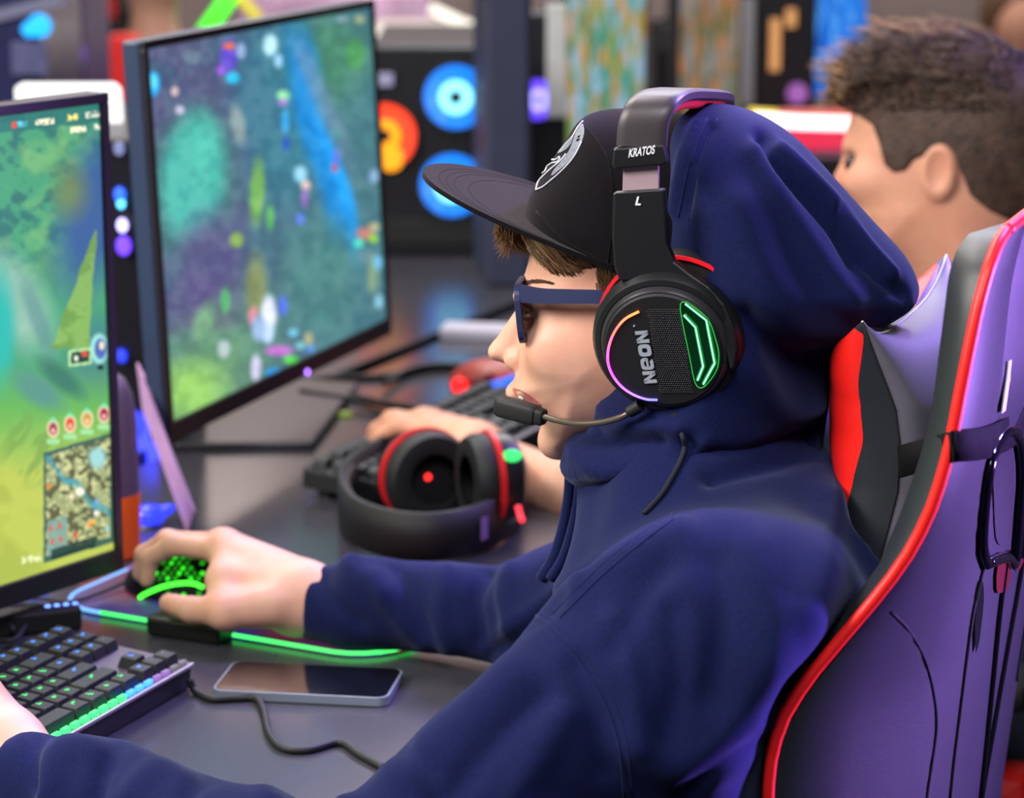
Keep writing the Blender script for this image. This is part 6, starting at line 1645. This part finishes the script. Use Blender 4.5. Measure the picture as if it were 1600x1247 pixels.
# tower with blue fans
t, b, xx, yy, zt_ = upright('pc_tower', 'black computer tower with two blue glowing fans beyond the brim of the cap', 'computer', 585, 758, 72, 4.30, 0.42, M_case)
for x, y in ((712, 152), (706, 290)):
    c = fq(x, y, b[1] - 0.012); fan(t, c, unit(np.array([0, -1, 0.0])), 0.051, B_bl, B_cy)
c = fq(600, 212, b[1] - 0.012); fan(t, c, np.array([0, -1.0, 0]), 0.051, B_rd, B_or)
lathe('light_ring', fq(604, 218, b[1] - 0.012), np.array([0, -1.0, 0]), [(0, 0.030), (0.004, 0.032), (0.004, 0.044), (0, 0.045)], B_rd, t, 30, False)
lathe('lower_light', fq(610, 246, b[1] - 0.012), np.array([0, -1.0, 0]), [(0, 0.022), (0.004, 0.020), (0.005, 0.001)], B_or, t, 20)
box('badge', fq(601, 124, b[1] - 0.012), xx, EZ, yy, 0.026, 0.020, 0.004, mat('lilac_badge', rgb(170, 170, 205), 0.4), t)
box('light_strip', fq(751, 190, b[1] - 0.012), xx, EZ, yy, 0.010, 0.06, 0.006, glow('dim_red', (1.0, 0.08, 0.08), 0.6), t)
box('mesh_panel', fq(672, 362, b[1] - 0.006), xx, EZ, yy, 0.15, 0.04, 0.006, M_blkm, t, 0.002)
# navy upright panel next to it, and the things in the gap
t, b, xx, yy, zt_ = upright('divider_panel', 'tall dark navy upright panel right of the blue-fan tower', 'panel', 760, 828, -80, 4.02, 0.22, M_post, 0.1)
box('edge_trim', fq(828, 200, b[1] - 0.012), xx, EZ, yy, 0.004, 0.5, 0.004, M_case, t)
t, b, xx, yy, zt_ = upright('pc_tower', 'dark computer tower with one violet blue fan right of the navy panel', 'computer', 822, 884, 20, 4.60, 0.12, M_case)
fan(t, fq(840, 156, b[1] - 0.012), unit(np.array([0.45, -1, 0])), 0.034, glow('fan_violet', (0.13, 0.06, 1.0), 1.6), glow('fan_violet_core', (0.35, 0.3, 1.0), 2.4))
box('white_side_panel', fq(870, 95, b[1] - 0.012), xx, EZ, yy, 0.034, 0.19, 0.02, mat('pale_panel', rgb(200, 202, 200), 0.5, var=0.08), t, 0.004)
# far monitors, turned the same way as the near ones
def far_paint(seed, base, cols):
    def f_(px, py):
        C = np.zeros((len(px), 3)); C[:] = base
        for i, (c_, s_) in enumerate(cols):
            n_ = fbm(px * 2.4, py * 0.40, s_, seed + 7 * i); m_ = np.clip((n_ - 0.52) / 0.10, 0, 1)[:, None]; C = C * (1 - m_) + np.array(c_) * m_
        return C
    return f_
def far_monitor(label, BRp, ang, Wd, H, paint, st):
    t_, c_, ax_, up_, nf_, base_ = monitor('monitor', label, BRp, ang, Wd, H, 0.0, np.linspace(0, 1, 70), np.linspace(0, 1, 70), paint, st, M_case, False)
    q = base_; slab('base_plate', [q - ax_ * 0.12 - nf_ * 0.08, q + ax_ * 0.12 - nf_ * 0.08, q + ax_ * 0.12 + nf_ * 0.08, q - ax_ * 0.12 + nf_ * 0.08], EZ * 0.01, M_bezel, t_, 0.003)
    return t_
far_monitor('far monitor with yellow green game picture above the cap', at(1006, 238, 5.10), math.radians(74), 0.60, 0.42, far_paint(61, (96, 132, 70), [((70, 128, 70), 40), ((150, 160, 70), 30), ((60, 150, 130), 26), ((210, 150, 80), 16), ((150, 190, 220), 13)]), 0.85)
far_monitor('far monitor with olive brown game picture above the headband', at(1166, 192, 5.9), math.radians(72), 0.62, 0.42, far_paint(71, (112, 112, 84), [((90, 110, 70), 40), ((130, 110, 96), 30), ((200, 130, 70), 14), ((150, 150, 150), 18)]), 0.7)
# dark tower with amber lights, blue wall screen, glowing red and white bar
t, b, xx, yy, zt_ = upright('pc_tower', 'dark computer tower with amber lights left of the blue screen', 'computer', 1170, 1262, -60, 5.3, 0.4, M_case)
for x0, y0, hh in ((1211, 70, 0.10), (1236, 28, 0.035)): box('amber_light', fq(x0, y0, b[1] - 0.012), xx, EZ, yy, 0.020, hh, 0.004, glow('amber', (1.0, 0.45, 0.15), 0.7 if hh > 0.05 else 1.1), t, 0.004)
lathe('violet_light', fq(1246, 146, b[1] - 0.012), -EY, [(0, 0.02), (0.004, 0.018)], glow('dim_violet', (0.5, 0.15, 0.6), 0.7), t, 16)
box('pale_side', fq(1168, 80, b[1] - 0.012), xx, EZ, yy, 0.022, 0.2, 0.01, mat('pale_side', rgb(150, 150, 158), 0.5), t)
sp_ = [at(1262, -60, 5.6), at(1352, -60, 5.6), at(1348, 142, 5.6), at(1266, 150, 5.6)]
bs = thing('wall_screen', 'bright blue screen in the far background above the second person', 'screen', np.array([sp_[0][0] + 0.06, sp_[0][1], DESK]))
slab('housing', sp_, EY * 0.03, M_case, bs)
us = np.linspace(0, 1, 30); vs = np.linspace(0, 1, 60)
screen('screen', sp_[0] - EY * 0.003, sp_[1] - EY * 0.003, sp_[3] - EY * 0.003, us, vs, far_paint(81, (20, 110, 225), [((40, 140, 245), 30), ((14, 84, 190), 22), ((90, 170, 250), 12)]), painted('blue_picture', 0.9), bs)
box('stand', at(1305, 200, 5.62), EX, EZ, EY, 0.04, 0.22, 0.02, M_case, bs); box('base_plate', np.array([at(1305, 200, 5.62)[0], sp_[0][1] + 0.03, DESK + 0.006]), EX, EY, EZ, 0.2, 0.16, 0.012, M_case, bs)
lb = thing('light_bar', 'glowing white and red light bar on the far desk left of the second person', 'light', np.array([*at(1250, 230, 4.7)[:2], DESK]))
tube('light_tube', [at(1180, 186, 4.7), at(1250, 191, 4.7), at(1330, 193, 4.7)], 0.011, glow('bar_white', (1.0, 0.72, 0.75), 3.0), lb, 12)
tube('light_tube', [at(1170, 178, 4.72), at(1215, 181, 4.72)], 0.010, glow('bar_yellow', (1.0, 0.75, 0.05), 1.4), lb, 10)
box('red_panel', at(1262, 216, 4.72), EX, EZ, EY, 0.17, 0.040, 0.02, glow('bar_red', (0.9, 0.02, 0.08), 0.9), lb, 0.004); box('red_top', at(1275, 180, 4.74), EX, EZ, EY, 0.13, 0.02, 0.02, glow('bar_coral', (1.0, 0.16, 0.10), 0.9), lb, 0.004)
box('pedestal', np.array([at(1262, 300, 4.74)[0], at(1262, 300, 4.74)[1], (DESK + at(1262, 236, 4.74)[2]) / 2]), EX, EZ, EY, 0.16, at(1262, 236, 4.74)[2] - DESK, 0.12, M_case, lb, 0.004)
# cream counter behind the fan tower, glowing rods standing for its bright reflections
M_cream = mat('cream_laminate', rgb(226, 216, 200), 0.45, var=0.04)
cc = thing('counter', 'cream coloured counter behind the blue-fan tower', 'counter', np.array([at(680, 100, 6.0)[0], at(680, 100, 6.0)[1] + 0.3, 0]))
ztop_ = at(680, 66, 6.0)[2]; cpt = at(668, 90, 6.0)
box('top', np.array([cpt[0], cpt[1] + 0.3, ztop_ - 0.03]), EX, EY, EZ, 0.40, 0.7, 0.06, M_cream, cc, 0.006); box('front', np.array([cpt[0], cpt[1] + 0.3, (ztop_ - 0.06) / 2]), EX, EY, EZ, 0.36, 0.6, ztop_ - 0.06, M_case, cc)
for (a, b_) in (((592, 48), (652, 98)), ((672, 12), (736, 42))):
    A_, B_ = onz(a[0], a[1], ztop_ + 0.012), onz(b_[0], b_[1], ztop_ + 0.012)
    A_, B_ = at(a[0], a[1], 5.9), at(b_[0], b_[1], 5.9)
    lt = tube('glow_rod', [A_, B_], 0.011, glow('cream_streak_glow', (1.0, 0.93, 0.8), 1.5)); tag(lt, 'slanted cream light streak %s the cream counter' % ('at the left of' if a[0] < 650 else 'above'), 'light', 'light sticks in the background')
lt = tube('glow_rod', [at(318, 52, 6.0), at(340, 22, 6.0), at(366, -16, 6.0)], 0.017, glow('neon_green', (0.06, 1.0, 0.02), 2.0)); tag(lt, 'bright green light stick above the second monitor', 'light', 'light sticks in the background')
lt = tube('glow_rod', [at(366, -14, 6.05), at(386, 8, 6.05), at(406, 30, 6.05)], 0.011, glow('neon_yellow', (0.95, 0.8, 0.0), 1.0)); tag(lt, 'yellow light stick beside the green one above the second monitor', 'light', 'light sticks in the background')

# ------------------------------------------------------------------ left background
t, b, xx, yy, zt_ = upright('pc_tower', 'blue lit computer tower in the upper left corner', 'computer', -60, 84, -40, 4.2, 0.4, mat('blue_case', rgb(38, 40, 84), 0.3, coat=0.3, var=0.08))
lathe('fan_light', fq(62, 40, b[1] - 0.012), -EY, [(0, 0.018), (0.004, 0.016), (0.005, 0.001)], glow('sky_led', (0.0, 0.40, 1.0), 1.8), t, 16); lathe('fan_light', fq(46, 46, b[1] - 0.012), -EY, [(0, 0.012), (0.004, 0.01), (0.005, 0.001)], glow('sky_led', (0, 0, 0), 1), t, 16)
box('grey_window', fq(46, 92, b[1] - 0.012), xx, EZ, yy, 0.055, 0.05, 0.004, mat('smoky_window', rgb(96, 98, 140), 0.3, var=0.2, vscale=30), t, 0.004); box('slanted_trim', fq(20, 18, b[1] - 0.012), unit(EX + EZ * 0.25), unit(EZ - EX * 0.25), EY, 0.16, 0.018, 0.004, mat('grey_trim', rgb(120, 122, 150), 0.4), t)
t, b, xx, yy, zt_ = upright('pc_tower', 'violet lit computer tower beside the red chairs', 'computer', 92, 150, -40, 4.66, 0.3, mat('violet_lit_case', rgb(96, 66, 118), 0.4, var=0.1))  # violet light on the tower put into the case colour
box('blue_light', fq(113, 116, b[1] - 0.012), xx, EZ, yy, 0.026, 0.034, 0.004, glow('deep_blue', (0.0, 0.02, 1.0), 1.6), t, 0.004); lathe('violet_light', fq(116, 84, b[1] - 0.012), -EY, [(0, 0.022), (0.003, 0.018)], glow('soft_violet', (0.25, 0.12, 0.6), 0.5), t, 16)
def far_chair(label, x0, y0, x1, y1, d):
    b0 = at((x0 + x1) / 2, y1, d)
    t = thing('gaming_chair', label, 'chair', np.array([b0[0], b0[1], 0]), 'red chairs in the background')
    w_ = (x1 - x0) * d / FPX; h_ = (y1 - y0) * d / FPX; c_ = at((x0 + x1) / 2, (y0 + y1) / 2, d)
    pts = [(-.5, -.5), (-.55, 0), (-.42, .42), (-.2, .5), (.2, .5), (.42, .42), (.55, 0), (.5, -.5)]
    slab('backrest', [c_ + EX * x * w_ + EZ * y * h_ for x, y in pts], EY * 0.09, M_redl, t, 0.01)
    slab('side_wing', [c_ + EX * x * w_ + EZ * y * h_ - EY * 0.02 for x, y in ((.30, -.5), (.30, .35), (.52, .30), (.62, -.5))], EY * 0.12, M_leather, t, 0.01)
    sz_ = 0.45; box('seat', np.array([c_[0], c_[1] - 0.2, sz_]), EX, EY, EZ, 0.5, 0.5, 0.1, M_leather, t, 0.03)
    if c_[2] - h_ / 2 > 0.5: box('back_frame', np.array([c_[0], c_[1] + 0.045, (0.45 + c_[2] - h_ / 2) / 2]), EX, EY, EZ, 0.3, 0.05, c_[2] - h_ / 2 - 0.40, M_leather, t)
    lathe('pedestal', np.array([c_[0], c_[1] - 0.2, 0]), EZ, [(0, 0.28), (0.05, 0.26), (0.07, 0.03), (0.40, 0.03)], M_blk, t, 20)
far_chair('red gaming chair back in the top left background', 150, -60, 190, 30, 6.4)
far_chair('lower red gaming chair back beside the second monitor', 150, 58, 226, 190, 5.3)
wp = [at(22, 138, 3.05), at(30, 131, 3.05), at(176, 131, 3.05), at(186, 140, 3.05), at(190, 205, 3.05), at(26, 215, 3.05)]
wb = thing('board', 'bright white rounded lightbox above the left monitor', 'board', np.array([*at(100, 200, 3.06)[:2], DESK]))
slab('panel', wp, EY * 0.02, glow('panel_white', (1, 1, 1), 1.3), wb, 0.002); box('stand', np.array([at(100, 300, 3.08)[0], at(100, 300, 3.08)[1], (DESK + wp[5][2]) / 2]), EX, EY, EZ, 0.05, 0.02, wp[5][2] - DESK, M_case, wb)  # white rounded board brightened by emission
t, b, xx, yy, zt_ = upright('pc_tower', 'dark computer tower with blue lights in the gap between the two monitors', 'computer', 100, 240, 215, 2.98, 0.36, M_case)
for x, y, r_, col, s_ in ((187, 304, 0.0085, (0.02, 0.12, 1.0), 2.2), (189, 318, 0.006, (0.1, 0.6, 1.0), 3), (191, 352, 0.008, (0.5, 0.45, 1.0), 3.0), (193, 384, 0.011, (0.16, 0.05, 1.0), 2.0), (186, 232, 0.008, (0.4, 0.45, 0.9), 0.6), (190, 556, 0.008, (0.02, 0.05, 1.0), 1.6), (212, 664, 0.016, (0.03, 0.05, 1.0), 1.8)):
    lathe('light', fq(x, y, b[1] - 0.012), -EY, [(0, r_), (0.004, r_ * 0.8), (0.005, 0.0004)], glow('tower_%d_%d' % (x, y), col, s_), t, 16, True, True, EZ, 0.75)
box('lower_window', fq(222, 690, b[1] - 0.012), xx, EZ, yy, 0.035, 0.06, 0.004, glow('window_blue', (0.03, 0.04, 1.0), 3.5), t, 0.003)
# leaflet, bottle, small blue light on the desk
lf = slab('leaflet', [at(213, 568, 2.72), at(224, 590, 2.70), at(252, 668, 2.67), at(303, 800, 2.62), at(292, 833, 2.64), at(258, 740, 2.67), at(222, 640, 2.71)], unit(np.array([0.3, 0.9, 0.1])) * 0.004, mat('pink_card', rgb(190, 150, 196), 0.5, var=0.12, vscale=25))
tag(lf, 'pink and violet leaflet standing upright between the two monitors', 'leaflet')
bt_ = onz(178, 868, DESK); bt_ = np.array([bt_[0] - 0.004, bt_[1], DESK])
bo = thing('bottle', 'grey violet bottle with orange base behind the right edge of the left monitor', 'bottle', bt_)
lathe('body', bt_, EZ, [(0.062, 0.030), (0.064, 0.0305), (0.13, 0.0295), (0.155, 0.027), (0.172, 0.020), (0.180, 0.009), (0.181, 0.001)], mat('violet_grey_plastic', rgb(118, 100, 122), 0.4, var=0.06), bo, 28)
lathe('base', bt_, EZ, [(0.0, 0.026), (0.003, 0.029), (0.060, 0.031), (0.063, 0.030)], mat('orange_plastic', rgb(255, 104, 8), 0.45, var=0.04), bo, 28)
bh = onz(232, 822, DESK); bb_ = thing('lamp', 'small blue glowing desk light at the foot of the leaflet', 'lamp', bh)
G = grid(bh - np.array([0.03, 0.03, 0.002]), bh + np.array([0.055, 0.03, 0.035]), 0.002); f = smin(s_ell(G, bh + EZ * 0.010, (0.016, 0.014, 0.012)), s_cap(G, bh + EZ * 0.010, bh + EX * 0.022 + EZ * 0.018, 0.007, 0.005), 0.006); V, Q = nets(f, G); obj('shell', V, Q, mat('blue_translucent', rgb(30, 40, 255), 0.2, emit=(0.03, 0.05, 1.0), estr=1.2), bb_)
lathe('foot', bh, EZ, [(0, 0.014), (0.003, 0.012)], M_blk, bb_, 18)
# small hub with lights and its cables at the left edge
hb = dz(58, 985); hub = thing('usb_hub', 'black hub box with tiny blue lights behind the lit keyboard', 'hub', hb)
hx = unit(dz(130, 978) - dz(0, 992)); hy = np.cross(EZ, hx)
box('case', hb + EZ * 0.010, hx, hy, EZ, 0.075, 0.024, 0.020, M_blkm, hub, 0.003)
for k in range(4): lathe('led', hb + hx * (0.010 + 0.008 * k) + EZ * 0.0205, EZ, [(0, 0.0028), (0.001, 0.002)], glow('hub_led', (0.15, 0.3, 1.0), 3), hub, 10)
for pts in ([(20, 985), (10, 955), (40, 945), (90, 950), (118, 965)], [(0, 975), (-20, 960), (-40, 965)], [(40, 978), (20, 1000), (-30, 1005)]):
    tube('cable', spline(np.array([dz(x, y, 0.012 if i_ == 0 else 0.003 + 0.006 * (i_ % 2)) for i_, (x, y) in enumerate(pts)]), 6), 0.0022, M_cable, hub, 8)
bl_ = dz(55, 925); o = lathe('led_puck', bl_, EZ, [(0, 0.012), (0.006, 0.012), (0.008, 0.008), (0.008, 0.0005)], glow('puck_blue', (0.02, 0.12, 1.0), 1.4)); tag(o, 'small blue glowing puck under the left monitor', 'light')
# neighbour's mouse, white slim device, cables
nm = dz(772, 606); mo2 = thing('gaming_mouse', 'red and blue glowing mouse of the second person beyond the nose', 'mouse', nm)
RM2 = np.array([E2, E1, EZ]); G = grid(nm - np.array([0.09, 0.09, 0.001]), nm + np.array([0.09, 0.09, 0.05]), 0.003)
f = smax(s_ell(G, nm, (0.060, 0.033, 0.036), RM2), -(G[2] - nm[2] - 0.001), 0.003); V, Q = nets(f, G); obj('shell', V, Q, mat('red_grey_plastic', rgb(190, 80, 70), 0.35, var=0.3, vscale=30), mo2)
tube('light_bar', spline(np.array([at(762, 606, 3.18), at(785, 600, 3.18), at(806, 592, 3.19)]), 5), 0.006, glow('mouse_blue', (0.0, 0.12, 1.0), 1.6), mo2, 10)
lathe('light', at(718, 602, 3.25), -EY, [(0, 0.010), (0.004, 0.008), (0.005, 0.0005)], glow('mouse_red', (1.0, 0.01, 0.01), 2.2), mo2, 16); tube('arm', [at(718, 602, 3.26), at(760, 590, 3.25), nm + EZ * 0.02], 0.006, mat('dull_red', rgb(150, 50, 46), 0.5), mo2, 8)
wa, wb_ = dz(692, 516, 0.008), dz(812, 520, 0.008)
o = box('white_adapter', (wa + wb_) / 2, unit(wb_ - wa), np.cross(EZ, unit(wb_ - wa)), EZ, np.linalg.norm(wb_ - wa), 0.05, 0.016, mat('white_plastic', rgb(206, 200, 216), 0.4, var=0.04), None, 0.003); tag(o, 'slim white adapter on the far end of the desk', 'adapter')
for i_, pts in enumerate(([(455, 596), (520, 590), (600, 588), (690, 574), (760, 585)], [(505, 604), (560, 620), (640, 640), (690, 632)], [(600, 600), (640, 578), (700, 570), (780, 580)], [(470, 612), (560, 625), (660, 640)])):
    o = tube('cable', spline(np.array([dz(x, y, 0.004 + 0.002 * i_) for x, y in pts]), 6), 0.004, M_cable); tag(o, ('longest dark cable running from the second monitor towards the glowing mouse', 'dark cable curving from the second monitor to the neighbour keyboard', 'short dark cable arching beside the red and blue glowing mouse', 'dark cable nearest the base plate of the second monitor')[i_], 'cable', 'cables behind the neighbour keyboard')
gl_ = dz(540, 648, 0.002); o = lathe('led_puck', gl_, EZ, [(0, 0.008), (0.003, 0.007)], glow('dim_lime', (0.5, 0.7, 0.05), 0.4)); tag(o, 'tiny yellow green light on the base plate of the second monitor', 'light')

# ------------------------------------------------------------------ people far away
def far_person(label, hx_, hy_, d, shirt, skin_m, hair_m, seated=True):
    h = at(hx_, hy_, d); t = thing('person', label, 'person', np.array([h[0], h[1], 0]), None)
    G = grid(h + np.array([-0.32, -0.22, -1.0]), h + np.array([0.32, 0.22, 0.16]), 0.014)
    c = h - EZ * 0.42; f = s_ell(G, h, (0.078, 0.095, 0.115)); f = smin(f, s_cap(G, h - EZ * 0.08, h - EZ * 0.22, 0.052), 0.03); f = smin(f, s_ell(G, c, (0.17, 0.11, 0.24)), 0.05)
    hands = []
    for sg in (1, -1):
        sh_ = h + EX * 0.19 * sg - EZ * 0.25; el = sh_ + EX * 0.06 * sg - EZ * 0.27 - EY * 0.05; wr = el - EY * 0.24 - EX * 0.08 * sg - EZ * 0.02; wr[1] = max(wr[1], h[1] - 0.2)
        hands.append((sh_, el, wr)); f = smin(f, smin(s_cap(G, sh_, el, 0.05, 0.042), s_cap(G, el, wr, 0.04, 0.03), 0.02), 0.03)
    V, Q = nets(f, G); obj('body', V, Q, skin_m, t)
    f = s_ell(G, c, (0.19, 0.13, 0.26))
    for sh_, el, wr in hands: f = smin(f, s_cap(G, sh_, el, 0.062, 0.055), 0.04)
    f = smin(f, s_ell(G, h - EZ * 0.78, (0.18, 0.13, 0.2)), 0.06)
    V, Q = nets(f, G); obj('shirt', V, Q, shirt, t)
    G = grid(h + np.array([-0.12, -0.14, -0.10]), h + np.array([0.12, 0.16, 0.18]), 0.009); f = s_ell(G, h + EZ * 0.018 + EY * 0.015, (0.092, 0.108, 0.118)); f = smax(f, -s_ell(G, h - EY * 0.09 - EZ * 0.03, (0.075, 0.06, 0.09)), 0.02)
    V, Q = nets(f, G); obj('hair', V, Q, hair_m, t)
    zb = h[2] - 0.9
    for sg in (1, -1):
        P = [np.array([h[0] + 0.09 * sg, h[1], zb + 0.05]), np.array([h[0] + 0.10 * sg, h[1] - 0.02, max(0.05, zb * 0.5)]), np.array([h[0] + 0.10 * sg, h[1], 0.03])]
        tube('trouser_leg', P, [0.085, 0.065, 0.06], M_denim, t, 12)
far_person('blurred person far away at the right edge of the picture', 1592, 36, 6.4, M_tshirt, M_skin2, M_hair)
far_person('blurred person in pale pink top above the second monitor', 520, -150, 7.0, mat('pink_cotton', rgb(236, 190, 220), 0.8, var=0.06), M_skin, M_hair)
far_person('blurred person in dark grey jacket left of the green light stick', 238, -70, 5.9, mat('grey_jacket', rgb(58, 66, 70), 0.8, var=0.3, vscale=12), M_skin, M_hair2)
